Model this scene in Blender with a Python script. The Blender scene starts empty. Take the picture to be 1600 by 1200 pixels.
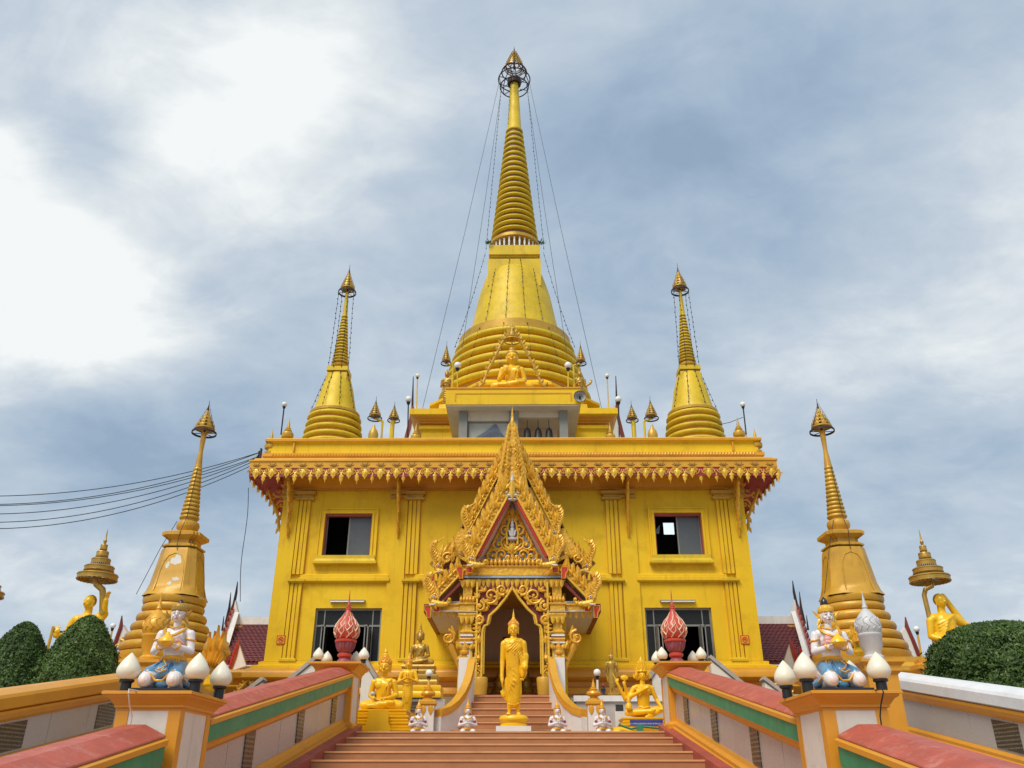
import bpy, bmesh, math, random
import numpy as np
from mathutils import Vector, Matrix, Euler
random.seed(7)
R = math.radians
sc = bpy.context.scene
# ---------------------------------------------------------------- camera
FPX, TH, YAW, CX, CZ = 1300.0, R(25.7), R(0.42), 0.145, 1.6
cd = bpy.data.cameras.new('camera'); cam = bpy.data.objects.new('camera', cd)
sc.collection.objects.link(cam); sc.camera = cam
cd.sensor_width = 36.0; cd.lens = 36.0 * FPX / 1600.0; cd.clip_start = 0.05; cd.clip_end = 3000
cam.location = (CX, 0, CZ); cam.rotation_euler = (R(90) + TH, 0, YAW)
# ---------------------------------------------------------------- colour management
sc.view_settings.view_transform = 'Standard'; sc.view_settings.look = 'None'
sc.view_settings.gamma = 1.0; sc.view_settings.use_curve_mapping = False
sc.view_settings.exposure = 1.0
try:
    sc.cycles.max_bounces = 6; sc.cycles.diffuse_bounces = 4; sc.cycles.use_denoising = True
except Exception: pass
# ---------------------------------------------------------------- sun
SUN_EL, SUN_AZ = R(52), R(-150)      # azimuth: clockwise from +Y (away from camera)
sl = bpy.data.lights.new('sun', 'SUN'); sun = bpy.data.objects.new('sun', sl)
sc.collection.objects.link(sun); sl.energy = 1.45; sl.angle = R(28); sl.color = (1.0, 0.93, 0.80)
sdir = Vector((math.sin(SUN_AZ)*math.cos(SUN_EL), math.cos(SUN_AZ)*math.cos(SUN_EL), math.sin(SUN_EL)))
sun.rotation_euler = sdir.to_track_quat('Z', 'Y').to_euler(); sun.location = (-20, -20, 40)
# ---------------------------------------------------------------- world: physical sky under a cloud deck
W = bpy.data.worlds.new('World'); sc.world = W; W.use_nodes = True
nt = W.node_tree; N = nt.nodes; Lk = nt.links
for n in list(N): N.remove(n)
def nd(t, **k):
    n = N.new(t)
    for a, b in k.items(): setattr(n, a, b)
    return n
def mth(op, a, b=None, c=None, clamp=False):
    n = nd('ShaderNodeMath', operation=op); n.use_clamp = clamp
    for i, x in enumerate((a, b, c)):
        if x is None: continue
        if isinstance(x, (int, float)): n.inputs[i].default_value = x
        else: Lk.new(x, n.inputs[i])
    return n.outputs[0]
def cmix(f, a, b):
    n = nd('ShaderNodeMix', data_type='RGBA')
    if isinstance(f, (int, float)): n.inputs[0].default_value = f
    else: Lk.new(f, n.inputs[0])
    for i, x in ((6, a), (7, b)):
        if isinstance(x, tuple): n.inputs[i].default_value = (*x, 1)
        else: Lk.new(x, n.inputs[i])
    return n.outputs[2]
tc = nd('ShaderNodeTexCoord'); D = tc.outputs['Generated']
sep = nd('ShaderNodeSeparateXYZ'); Lk.new(D, sep.inputs[0])
zz = mth('ADD', mth('MAXIMUM', sep.outputs[2], 0.0), 0.32)
px_ = mth('DIVIDE', sep.outputs[0], zz); py_ = mth('DIVIDE', sep.outputs[1], zz)
cmb = nd('ShaderNodeCombineXYZ'); Lk.new(px_, cmb.inputs[0]); Lk.new(py_, cmb.inputs[1])
def noise(scale, det, rough, off, dist=0.0, sx=1.0, sy=1.0):
    mp = nd('ShaderNodeMapping'); Lk.new(cmb.outputs[0], mp.inputs[0])
    mp.inputs['Location'].default_value = off; mp.inputs['Scale'].default_value = (sx, sy, 1)
    mp.inputs['Rotation'].default_value = (0, 0, R(24))
    n = nd('ShaderNodeTexNoise'); n.inputs['Scale'].default_value = scale
    n.inputs['Detail'].default_value = det; n.inputs['Roughness'].default_value = rough
    n.inputs['Distortion'].default_value = dist
    Lk.new(mp.outputs[0], n.inputs['Vector']); return n.outputs['Fac']
def pdir(px, py):
    u = (px-800)/FPX; v = (600-py)/FPX; c, s = math.cos(TH), math.sin(TH)
    return Vector((u, c-v*s, s+v*c)).normalized()
def blob(px, py, width, amp):        # a cloud mass in the sky round one direction
    d = pdir(px, py); vm = nd('ShaderNodeVectorMath', operation='DOT_PRODUCT')
    Lk.new(D, vm.inputs[0]); vm.inputs[1].default_value = d
    a = mth('SUBTRACT', 1.0, vm.outputs['Value'])
    e = mth('POWER', 2.718, mth('MULTIPLY', a, -1.0/(width*width/2)))
    return mth('MULTIPLY', e, amp)
n1 = noise(1.7, 6, 0.5, (3.1, 1.7, 0), 0.5, 1.0, 1.35)
n2 = noise(4.6, 9, 0.58, (8.0, 2.0, 0), 0.6, 1.0, 1.3)
base = mth('ADD', mth('MULTIPLY', n1, 1.05), mth('MULTIPLY', n2, 0.55))
n3 = noise(13.0, 8, 0.6, (2.0, 9.0, 0), 0.4, 1.0, 1.2)
base = mth('ADD', base, mth('MULTIPLY', mth('SUBTRACT', n3, 0.5), 0.26))
terms = [(90, 30, .15, .24), (400, 200, .125, .38), (480, 40, .08, .14), (10, 380, .09, .30), (200, 530, .085, .40), (-80, 470, .12, .3), (1590, 20, .16, .03), (800, 20, .2, .04),
         (1080, 250, .17, -.16), (1180, 450, .09, -.05), (40, 690, .12, -.24), (280, 650, .10, -.18), (360, 780, .12, -.14), (60, 970, .13, .22), (115, 235, .055, -.34), (150, 640, .06, -.12), (1480, 590, .12, .09), (1300, 720, .10, -.08), (1500, 740, .10, -.07),
         (1590, 940, .11, .12), (1560, 330, .12, .12), (1300, 130, .12, -.05), (560, 480, .1, .03), (640, 130, .08, .06), (900, 330, .06, .05), (1380, 520, .05, .06)]
base = mth('ADD', base, 0.085)
for t in terms: base = mth('ADD', base, blob(*t))
rmp = nd('ShaderNodeValToRGB'); Lk.new(base, rmp.inputs[0])
el = rmp.color_ramp.elements
stops = [(0.52, (.29, .40, .54)), (0.70, (.375, .485, .62)), (0.84, (.46, .56, .67)), (0.98, (.56, .64, .73)), (1.14, (.74, .80, .835)), (1.28, (.93, .96, .96))]
# ramp positions are limited to 0..1, so scale
Lk.new(mth('MULTIPLY', base, 0.75), rmp.inputs[0])
el[0].position = stops[0][0]*.75; el[0].color = (*stops[0][1], 1)
el[1].position = stops[-1][0]*.75; el[1].color = (*stops[-1][1], 1)
for p, c in stops[1:-1]:
    e = el.new(p*.75); e.color = (*c, 1)
cloudcol = rmp.outputs[0]
hz = mth('POWER', mth('SUBTRACT', 1.0, mth('MAXIMUM', sep.outputs[2], 0.0), clamp=True), 6.0)
cloudcol = cmix(mth('MULTIPLY', hz, 0.5), cloudcol, (.60, .70, .74))
sky = nd('ShaderNodeTexSky', sky_type='NISHITA'); sky.sun_disc = False
sky.sun_elevation = SUN_EL; sky.sun_rotation = SUN_AZ; sky.air_density = 1.0; sky.dust_density = 2.0
bg1 = nd('ShaderNodeBackground'); Lk.new(sky.outputs[0], bg1.inputs[0]); bg1.inputs[1].default_value = 0.07
bg2 = nd('ShaderNodeBackground'); Lk.new(cloudcol, bg2.inputs[0]); bg2.inputs[1].default_value = 0.50
mx = nd('ShaderNodeMixShader'); mx.inputs[0].default_value = 0.97
Lk.new(bg1.outputs[0], mx.inputs[1]); Lk.new(bg2.outputs[0], mx.inputs[2])
wo = nd('ShaderNodeOutputWorld'); Lk.new(mx.outputs[0], wo.inputs[0])

# ================================================================ helpers
def at(px, py, Y):                   # the point of the place seen at photo pixel (px, py) at depth Y
    u = (px-800)/FPX; v = (600-py)/FPX; c, s = math.cos(TH), math.sin(TH)
    x, y, z = u, c-v*s, s+v*c
    X = x*math.cos(YAW)-y*math.sin(YAW); Yd = x*math.sin(YAW)+y*math.cos(YAW)
    k = Y/Yd
    return Vector((CX+X*k, Y, CZ+z*k))
def zat(py, Y): return at(800, py, Y).z
def wpx(n, py, Y):                   # n pixels wide at height py, depth Y, in metres
    return at(800+n, py, Y).x-at(800, py, Y).x

# ---- materials
MAT = {}
def mat(name, col, rough=0.6, metal=0.0, var=0.12, vscale=3.0, bump=0.0, bscale=30.0, dirt=None, dscale=1.2, damt=0.35,
        streak=False, col2=None, spec=0.5, coat=0.0, trans=0.0, sss=0.0, carve=0.0, cscale=20.0, emis=None):
    m = bpy.data.materials.new(name); m.use_nodes = True; MAT[name] = m
    t = m.node_tree; b = t.nodes['Principled BSDF']; ln = t.links.new
    b.inputs['Roughness'].default_value = rough; b.inputs['Metallic'].default_value = metal
    b.inputs['Specular IOR Level'].default_value = spec; b.inputs['Coat Weight'].default_value = coat
    b.inputs['Transmission Weight'].default_value = trans
    if sss:
        b.inputs['Subsurface Weight'].default_value = sss; b.inputs['Subsurface Radius'].default_value = (.1, .09, .07); b.inputs['Subsurface Scale'].default_value = .3
    if emis: b.inputs['Emission Color'].default_value = (*emis[0], 1); b.inputs['Emission Strength'].default_value = emis[1]
    co = t.nodes.new('ShaderNodeTexCoord').outputs['Object']
    geo = t.nodes.new('ShaderNodeNewGeometry').outputs['Position']
    def nz(scale, det=5, vec=geo, rough_=0.6, sc3=None):
        if sc3:
            mp = t.nodes.new('ShaderNodeMapping'); ln(vec, mp.inputs[0]); mp.inputs['Scale'].default_value = sc3; vec = mp.outputs[0]
        n = t.nodes.new('ShaderNodeTexNoise'); n.inputs['Scale'].default_value = scale; n.inputs['Detail'].default_value = det
        n.inputs['Roughness'].default_value = rough_; ln(vec, n.inputs['Vector']); return n.outputs['Fac']
    def mixc(f, a, c):
        n = t.nodes.new('ShaderNodeMix'); n.data_type = 'RGBA'
        ln(f, n.inputs[0])
        for i, x in ((6, a), (7, c)):
            if isinstance(x, tuple): n.inputs[i].default_value = (*x, 1)
            else: ln(x, n.inputs[i])
        return n.outputs[2]
    def rampf(f, lo, hi, mul=1.0):
        n = t.nodes.new('ShaderNodeMapRange'); ln(f, n.inputs[0]); n.inputs[1].default_value = lo; n.inputs[2].default_value = hi
        n.inputs[3].default_value = 0; n.inputs[4].default_value = mul; return n.outputs[0]
    c0 = tuple(min(1, x*(1+var)) for x in col); c1 = tuple(x*(1-var) for x in (col2 or col))
    cc = mixc(rampf(nz(vscale), .3, .7), c1, c0)
    if dirt:
        cc = mixc(rampf(nz(dscale, 8, rough_=.7), .52, .78, damt), cc, dirt)
        if streak:
            cc = mixc(rampf(nz(2.2, 6, rough_=.65, sc3=(3.2, 3.2, .22)), .55, .8, damt), cc, dirt)
    ln(cc, b.inputs['Base Color'])
    rr = rampf(nz(vscale*2.3), .3, .7, 0.16)
    ad = t.nodes.new('ShaderNodeMath'); ad.operation = 'ADD'; ln(rr, ad.inputs[0]); ad.inputs[1].default_value = max(0.02, rough-.08); ln(ad.outputs[0], b.inputs['Roughness'])
    nrm = None
    if bump:
        bp = t.nodes.new('ShaderNodeBump'); bp.inputs['Strength'].default_value = bump; bp.inputs['Distance'].default_value = .02
        ln(nz(bscale, 6), bp.inputs['Height']); nrm = bp.outputs[0]
    if carve:
        vo = t.nodes.new('ShaderNodeTexVoronoi'); vo.feature = 'SMOOTH_F1'; vo.inputs['Scale'].default_value = cscale
        mp = t.nodes.new('ShaderNodeMapping'); ln(geo, mp.inputs[0]); nn = t.nodes.new('ShaderNodeTexNoise'); nn.inputs['Scale'].default_value = cscale*.35
        ln(geo, nn.inputs['Vector']); mm = t.nodes.new('ShaderNodeMix'); mm.data_type = 'RGBA'; mm.inputs[0].default_value = .12
        ln(geo, mm.inputs[6]); ln(nn.outputs['Color'], mm.inputs[7]); ln(mm.outputs[2], vo.inputs['Vector'])
        bp = t.nodes.new('ShaderNodeBump'); bp.inputs['Strength'].default_value = carve; bp.inputs['Distance'].default_value = .03; bp.invert = True
        ln(vo.outputs['Distance'], bp.inputs['Height'])
        if nrm: ln(nrm, bp.inputs['Normal'])
        nrm = bp.outputs[0]
    if nrm: ln(nrm, b.inputs['Normal'])
    return m
YEL = (.85, .56, .020); OCH = (.62, .335, .03)
mat('yellow_paint', YEL, .58, var=.05, vscale=.55, col2=(.82, .50, .016), dirt=(.46, .26, .015), dscale=1.3, damt=.62, streak=True, bump=.12, bscale=14, spec=.22)
mat('ochre_paint', (.68, .31, .022), .4, var=.08, vscale=1.5, dirt=(.30, .15, .02), damt=.4, streak=True, bump=.06)
mat('aged_ochre', (.62, .335, .035), .4, .1, var=.14, vscale=2, dirt=(.26, .14, .03), damt=.5, streak=True, bump=.08)
mat('gold_trim', (.72, .36, .028), .35, .15, var=.08, vscale=2, dirt=(.32, .15, .015), damt=.4, bump=.05)
mat('old_gold', (.58, .34, .04), .42, .25, var=.14, vscale=2, dirt=(.22, .12, .02), damt=.6, streak=True, bump=.1)
mat('chedi_yellow', (.68, .47, .02), .5, .05, var=.12, vscale=1.2, dirt=(.34, .22, .03), dscale=1.6, damt=.65, streak=True, bump=.1, spec=.35)
mat('stained_ochre', (.33, .18, .035), .6, .0, var=.2, vscale=3, dirt=(.10, .06, .02), damt=.5)
mat('statue_gold', (.88, .50, .006), .36, .05, var=.06, vscale=3, bump=.04, bscale=20, coat=.05)
mat('statue_orange', (.78, .34, .010), .38, .08, var=.08, vscale=3, bump=.05, bscale=20)
mat('ring_shade_brown', (.19, .10, .022), .6, var=.2, vscale=3)  # brown puts the shade under the spire rings into the colour
mat('dull_gold', (.47, .28, .05), .38, .45, var=.15, vscale=6, dirt=(.25, .13, .02), damt=.5, bump=.06)
mat('carved_gold', (.77, .42, .035), .38, .15, var=.2, vscale=9, dirt=(.22, .07, .01), dscale=9, damt=.6, carve=.5, cscale=17)
mat('fine_gold', (.80, .48, .045), .38, .12, var=.15, vscale=8, carve=.25, cscale=30)
mat('maroon', (.20, .022, .012), .5, var=.15)
mat('bright_red', (.55, .035, .012), .4, var=.1)
mat('deep_red', (.30, .02, .03), .5, var=.15, vscale=1)
mat('white_paint', (.76, .73, .70), .5, var=.04, dirt=(.42, .40, .37), dscale=2, damt=.45, streak=True, bump=.05)
mat('cream_white', (.72, .67, .60), .55, var=.05, dirt=(.36, .33, .29), dscale=2.5, damt=.5, streak=True)
mat('pink_soffit', (.66, .47, .38), .6, var=.06)
mat('pale_blue', (.32, .40, .50), .5, var=.15, vscale=8)
mat('beige_soffit', (.62, .54, .42), .7, var=.06)
mat('mauve_wall', (.74, .57, .48), .6, var=.06)
mat('dark_interior', (.028, .024, .02), .6, var=.2)
mat('dark_glass', (.02, .02, .02), .25, var=.1, spec=.25)
mat('grey_glass', (.11, .125, .135), .3, var=.12, vscale=1.2, spec=.4)
mat('aluminium', (.27, .26, .24), .4, .4, var=.08)
mat('grey_frame', (.24, .235, .21), .5, var=.1)
mat('black_metal', (.02, .022, .026), .4, .3, var=.2)
mat('rusty_iron', (.045, .028, .024), .55, .4, var=.3, vscale=8)
mat('cable', (.015, .015, .018), .6, var=.1)
mat('step_tile', (.42, .185, .075), .5, var=.12, vscale=1.3, dirt=(.24, .10, .05), dscale=2.5, damt=.5, bump=.12, bscale=40)
mat('step_nose', (.68, .35, .16), .5, var=.12, vscale=2, dirt=(.30, .14, .07), dscale=3, damt=.5)
mat('stringer_red', (.36, .07, .05), .5, var=.15, dirt=(.16, .05, .04), damt=.5)
mat('pink_red', (.43, .085, .05), .55, var=.16, vscale=3, dirt=(.62, .33, .27), dscale=9, damt=.6, bump=.12)
mat('rail_green', (.018, .25, .12), .45, var=.12, vscale=3, dirt=(.22, .38, .28), dscale=5, damt=.25)
mat('rail_orange', (.70, .31, .025), .4, .05, var=.07, vscale=2, dirt=(.40, .17, .02), dscale=2, damt=.4, bump=.06)
mat('rail_white', (.74, .75, .77), .5, var=.05, dirt=(.42, .43, .45), dscale=2, damt=.4)
mat('granite', (.46, .42, .40), .22, var=.13, vscale=60, dirt=(.34, .30, .28), dscale=1.5, damt=.5, bump=.04, bscale=90)
mat('slab_black', (.02, .02, .03), .25, var=.1)
mat('lamp_plastic', (.80, .76, .62), .35, var=.03, vscale=2, sss=.35, spec=.5)
mat('globe_plastic', (.80, .80, .76), .35, var=.03, sss=.3, dirt=(.5, .48, .42), dscale=8, damt=.4)
mat('statue_white', (.78, .74, .74), .3, var=.04, vscale=6, dirt=(.50, .42, .40), dscale=7, damt=.5, coat=.2)
mat('skin_shade', (.74, .60, .58), .4, var=.1)
mat('pink_cloth', (.66, .33, .31), .4, var=.12, vscale=8)
mat('blue_cloth', (.10, .27, .46), .3, var=.18, vscale=9, dirt=(.5, .6, .68), dscale=10, damt=.35, coat=.3)
mat('plum_paint', (.32, .03, .10), .4, var=.1)
mat('eye_dark', (.03, .02, .02), .4, var=.1)
mat('lip_red', (.42, .10, .09), .4, var=.1)
mat('urn_red', (.55, .07, .045), .42, var=.15, vscale=10, dirt=(.30, .08, .10), dscale=9, damt=.5)
mat('urn_cream', (.76, .52, .34), .45, var=.1, vscale=8)
mat('urn_plum', (.30, .07, .09), .5, var=.25, vscale=12, dirt=(.42, .28, .36), dscale=12, damt=.5)
mat('silver_paint', (.56, .56, .57), .5, .05, var=.08, vscale=6, dirt=(.35, .34, .34), damt=.4, bump=.1)
mat('concrete', (.40, .37, .34), .8, var=.14, vscale=3, dirt=(.14, .12, .10), dscale=2.5, damt=.7, streak=True, bump=.2)
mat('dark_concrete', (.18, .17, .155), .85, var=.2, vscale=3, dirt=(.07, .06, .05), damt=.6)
mat('roof_tile', (.19, .045, .05), .5, var=.25, vscale=7, dirt=(.30, .16, .15), dscale=6, damt=.4)
mat('drape', (.42, .43, .38), .7, var=.1, vscale=4)
mat('drape_fold', (.14, .16, .22), .7, var=.1, vscale=4)
mat('bell_bronze', (.05, .045, .035), .5, .2, var=.2)
mat('sign_orange', (.80, .34, .02), .5, var=.05)
mat('sign_red', (.55, .05, .012), .5, var=.05)
mat('sign_blue', (.04, .055, .28), .45, var=.06)
mat('leaf_green', (.085, .145, .028), .5, var=.3, vscale=4, col2=(.045, .09, .018), spec=.3, dirt=(.17, .21, .05), dscale=2.2, damt=.55)
mat('leaf_dark', (.07, .125, .026), .5, var=.3, vscale=4, col2=(.035, .075, .016), spec=.3, dirt=(.14, .18, .045), dscale=2.0, damt=.55)
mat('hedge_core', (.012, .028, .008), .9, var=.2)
mat('bark', (.10, .07, .045), .9, var=.2)
mat('ground_soil', (.22, .19, .15), .9, var=.15, vscale=.8, bump=.3)
mat('terrace_tile', (.42, .33, .27), .6, var=.1, vscale=1)
mat('glow_panel', (.5, .55, .58), .5, emis=((.62, .72, .78), .5))  # self-lit colour for the bright spot seen in the right window
mat('horn_grey', (.40, .40, .38), .5, .2, var=.1)
mat('flower_red', (.5, .03, .03), .5); mat('garland_green', (.03, .22, .12), .6)
def text_mat(name, back, ink, rows, cell, rough=.3):     # rows of small worn lettering too fine to read
    m = mat(name, back, rough, var=.15, vscale=8); t = m.node_tree; b = t.nodes['Principled BSDF']; ln = t.links.new
    co = t.nodes.new('ShaderNodeTexCoord').outputs['Generated']; sp = t.nodes.new('ShaderNodeSeparateXYZ'); ln(co, sp.inputs[0])
    def M_(op, a, c=None):
        n = t.nodes.new('ShaderNodeMath'); n.operation = op
        for i, x in enumerate((a, c)):
            if x is None: continue
            if isinstance(x, (int, float)): n.inputs[i].default_value = x
            else: ln(x, n.inputs[i])
        return n.outputs[0]
    w = M_('ADD', sp.outputs[0], sp.outputs[1]) if cell > 0 else sp.outputs[0]
    rowf = M_('FRACT', M_('MULTIPLY', sp.outputs[2], rows)); inrow = M_('LESS_THAN', M_('ABSOLUTE', M_('SUBTRACT', rowf, .5)), .17)
    cb = t.nodes.new('ShaderNodeCombineXYZ'); ln(M_('MULTIPLY', sp.outputs[1], abs(cell)), cb.inputs[1]); ln(M_('MULTIPLY', sp.outputs[0], abs(cell)), cb.inputs[0])
    ln(M_('MULTIPLY', sp.outputs[2], rows*3), cb.inputs[2])
    nn = t.nodes.new('ShaderNodeTexNoise'); nn.inputs['Scale'].default_value = 1.0; nn.inputs['Detail'].default_value = 2; ln(cb.outputs[0], nn.inputs['Vector'])
    ink_f = M_('MULTIPLY', inrow, M_('GREATER_THAN', nn.outputs['Fac'], .43))
    edge = M_('MULTIPLY', M_('LESS_THAN', M_('ABSOLUTE', M_('SUBTRACT', sp.outputs[2], .5)), .42), 1.0)
    ink_f = M_('MULTIPLY', M_('MULTIPLY', ink_f, edge), .45)
    old = b.inputs['Base Color'].links[0].from_socket
    mxn = t.nodes.new('ShaderNodeMix'); mxn.data_type = 'RGBA'; ln(ink_f, mxn.inputs[0]); ln(old, mxn.inputs[6]); mxn.inputs[7].default_value = (*ink, 1)
    ln(mxn.outputs[2], b.inputs['Base Color'])
text_mat('plaque_stone', (.055, .047, .036), (.40, .33, .20), 9, 44, .3)
text_mat('sign_blue_text', (.04, .055, .28), (.7, .7, .72), 1.5, 26, .4)

# ---- scene graph
C = sc.collection
def thing(name, label, cat, loc=(0, 0, 0), group=None, rz=0):
    o = bpy.data.objects.new(name, None); C.objects.link(o); o.location = loc; o.rotation_euler = (0, 0, rz)
    o.empty_display_size = .2; o['label'] = label; o['category'] = cat
    if group: o['group'] = group
    return o
def tag(o, label, cat, group=None):
    o['label'] = label; o['category'] = cat
    if group: o['group'] = group
    return o
def link(name, me, parent=None, loc=(0, 0, 0), rot=(0, 0, 0), scale=(1, 1, 1), label=None):
    o = bpy.data.objects.new(name, me); C.objects.link(o)
    if parent is not None: o.parent = parent
    o.location = loc; o.rotation_euler = rot; o.scale = scale
    if label: o['label'] = label
    return o
def copy_tree(o, parent=None, **k):
    c = o.copy(); C.objects.link(c); c.parent = parent
    for ch in list(o.children): copy_tree(ch, c)
    for a, b in k.items():
        if a == 'location': c.location = b
        elif a == 'rz': c.rotation_euler = (0, 0, b)
        else: c[a] = b
    return c
class MB:
    def __init__(s): s.v = []; s.f = []
    def add(s, vs, fs, M=None):
        b = len(s.v)
        s.v += [tuple(M @ Vector(p)) if M else tuple(p) for p in vs]
        s.f += [tuple(b+i for i in f) for f in fs]; return s
    def box(s, x0, x1, y0, y1, z0, z1, M=None):
        vs = [(x, y, z) for z in (z0, z1) for y in (y0, y1) for x in (x0, x1)]
        return s.add(vs, [(0, 2, 3, 1), (4, 5, 7, 6), (0, 1, 5, 4), (2, 6, 7, 3), (0, 4, 6, 2), (1, 3, 7, 5)], M)
    def lathe(s, prof, cx=0, cy=0, n=24, sx=1, sy=1, phase=0, M=None, caps=True):
        vs = []; fs = []
        for r, z in prof:
            for i in range(n):
                a = 2*math.pi*i/n+phase; vs.append((cx+r*sx*math.cos(a), cy+r*sy*math.sin(a), z))
        for k in range(len(prof)-1):
            for i in range(n):
                j = (i+1) % n; fs.append((k*n+i, k*n+j, (k+1)*n+j, (k+1)*n+i))
        if caps: fs.append(tuple(range(n-1, -1, -1))); fs.append(tuple((len(prof)-1)*n+i for i in range(n)))
        return s.add(vs, fs, M)
    def plan(s, prof, pts, M=None, capped=True):       # moulding profile (offset, z) round a ccw plan polygon
        n = len(pts); P = [Vector(p) for p in pts]; off = []
        for i in range(n):
            d1 = (P[i]-P[i-1]).normalized(); d2 = (P[(i+1) % n]-P[i]).normalized()
            n1 = Vector((d1.y, -d1.x)); n2 = Vector((d2.y, -d2.x)); m = (n1+n2)
            off.append(m/max(.2, m.dot(n1)) if m.length > 1e-6 else n1)
        vs = [(P[i].x+off[i].x*o, P[i].y+off[i].y*o, z) for o, z in prof for i in range(n)]
        fs = [(k*n+i, k*n+(i+1) % n, (k+1)*n+(i+1) % n, (k+1)*n+i) for k in range(len(prof)-1) for i in range(n)]
        if capped: fs.append(tuple(range(n-1, -1, -1))); fs.append(tuple((len(prof)-1)*n+i for i in range(n)))
        return s.add(vs, fs, M)
    def rect(s, prof, x0, x1, y0, y1, M=None): return s.plan(prof, [(x0, y0), (x1, y0), (x1, y1), (x0, y1)], M)
    def prism(s, pts, y0, y1, M=None):                 # outline in XZ, thickness along Y
        n = len(pts)
        vs = [(x, y0, z) for x, z in pts]+[(x, y1, z) for x, z in pts]
        return s.add(vs, [tuple(range(n)), tuple(range(2*n-1, n-1, -1))]+[(i, i+n, (i+1) % n+n, (i+1) % n) for i in range(n)], M)
    def tube(s, pts, r, n=8, closed=False, M=None, flat=1.0):
        P = [Vector(p) for p in pts]; m = len(P); rs = r if isinstance(r, (list, tuple)) else [r]*m
        vs = []; prev = None
        for i in range(m):
            if closed: t = P[(i+1) % m]-P[i-1]
            else: t = P[min(i+1, m-1)]-P[max(i-1, 0)]
            t = t.normalized() if t.length > 1e-9 else Vector((0, 0, 1))
            if prev is None: u = t.orthogonal().normalized(); u = (Vector((0, 1, 0))-t*t.y).normalized() if abs(t.y) < .9 else u
            else: u = (prev-t*prev.dot(t)).normalized()
            prev = u; w = t.cross(u)
            for k in range(n):
                a = 2*math.pi*k/n; vs.append(P[i]+u*(math.cos(a)*rs[i]*flat)+w*(math.sin(a)*rs[i]))
        fs = []
        for i in range(m if closed else m-1):
            j = (i+1) % m
            for k in range(n): fs.append((i*n+k, i*n+(k+1) % n, j*n+(k+1) % n, j*n+k))
        if not closed: fs.append(tuple(range(n-1, -1, -1))); fs.append(tuple((m-1)*n+k for k in range(n)))
        return s.add(vs, fs, M)
    def ell(s, c, r, n=12, m=8, M=None, rot=None):
        vs = []; fs = []; Rm = Euler(rot).to_matrix() if rot else Matrix.Identity(3); c = Vector(c)
        for i in range(1, m):
            th = math.pi*i/m
            for k in range(n):
                a = 2*math.pi*k/n; vs.append(c+Rm@Vector((r[0]*math.sin(th)*math.cos(a), r[1]*math.sin(th)*math.sin(a), r[2]*math.cos(th))))
        vs += [c+Rm@Vector((0, 0, r[2])), c-Rm@Vector((0, 0, r[2]))]
        for i in range(m-2):
            for k in range(n): fs.append((i*n+k, (i+1)*n+k, (i+1)*n+(k+1) % n, i*n+(k+1) % n))
        T = (m-1)*n
        for k in range(n): fs.append((T, k, (k+1) % n)); fs.append((T+1, (m-2)*n+(k+1) % n, (m-2)*n+k))
        return s.add(vs, fs, M)
    def cap(s, p0, r0, p1, r1, sy=1.0, n=14):          # tapered capsule; sy squeezes the section along Y
        p0 = Vector(p0); p1 = Vector(p1); ax = p1-p0; L = ax.length; t = ax.normalized()
        u = t.orthogonal().normalized(); w = t.cross(u); rings = []
        for i in range(5): a = math.pi/2*(1-i/4); rings.append((p0-t*(math.sin(a)*r0), max(.0005, math.cos(a)*r0)))
        for i in range(5): a = math.pi/2*i/4; rings.append((p1+t*(math.sin(a)*r1), max(.0005, math.cos(a)*r1)))
        vs = []
        for c, r in rings:
            for k in range(n):
                a = 2*math.pi*k/n; d = u*math.cos(a)*r+w*math.sin(a)*r; d.y *= sy; vs.append(c+d)
        fs = [(i*n+k, i*n+(k+1) % n, (i+1)*n+(k+1) % n, (i+1)*n+k) for i in range(len(rings)-1) for k in range(n)]
        fs.append(tuple(range(n-1, -1, -1))); fs.append(tuple((len(rings)-1)*n+k for k in range(n)))
        return s.add(vs, fs)
    def leaf(s, o, ang, L, Wd, y, d, bend=0.0, M=None, n=7, lobes=0):   # ridged flame-shaped leaf lying in the XZ plane
        ca, sa = math.cos(ang), math.sin(ang); vs = []; fs = []
        for i in range(n+1):
            t = i/n; w = Wd*.5*math.sin(math.pi*min(1, t**.75*.96+.04))*(1+(.28*math.cos(t*math.pi*2*lobes) if lobes else 0))
            if i == n: w = 0
            b = bend*L*t*t
            for side in (-1, 0, 1):
                a_ = t*L; b_ = b+side*w
                vs.append((o[0]+a_*ca-b_*sa, y-(d*(1-.6*t) if side == 0 else 0), o[1]+a_*sa+b_*ca))
        for i in range(n):
            k = i*3
            fs += [(k, k+3, k+4, k+1), (k+1, k+4, k+5, k+2)]
        m0 = len(vs)
        for i in range(n+1):                           # back
            v = vs[i*3+1]; vs.append((v[0], y+d*.5, v[2]))
        for i in range(n):
            k = i*3
            fs += [(k, m0+i, m0+i+1, k+3), (k+2, k+5, m0+i+1, m0+i)]
        return s.add(vs, fs, M)
    def relief(s, outline, y, d, th=.02, c=None, M=None):   # flat-backed cut-out with a raised middle
        n = len(outline); cx = sum(p[0] for p in outline)/n if c is None else c[0]; cz = sum(p[1] for p in outline)/n if c is None else c[1]
        vs = [(x, y, z) for x, z in outline]+[(x, y+th, z) for x, z in outline]+[(cx, y-d, cz)]+[(cx+(x-cx)*.55, y-d*.75, cz+(z-cz)*.55) for x, z in outline]
        fs = [tuple(range(2*n-1, n-1, -1))]+[(i, i+n, (i+1) % n+n, (i+1) % n) for i in range(n)]+[(i, (i+1) % n, 2*n+1+(i+1) % n, 2*n+1+i) for i in range(n)]+[(2*n+1+i, 2*n+1+(i+1) % n, 2*n) for i in range(n)]
        return s.add(vs, fs, M)
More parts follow.
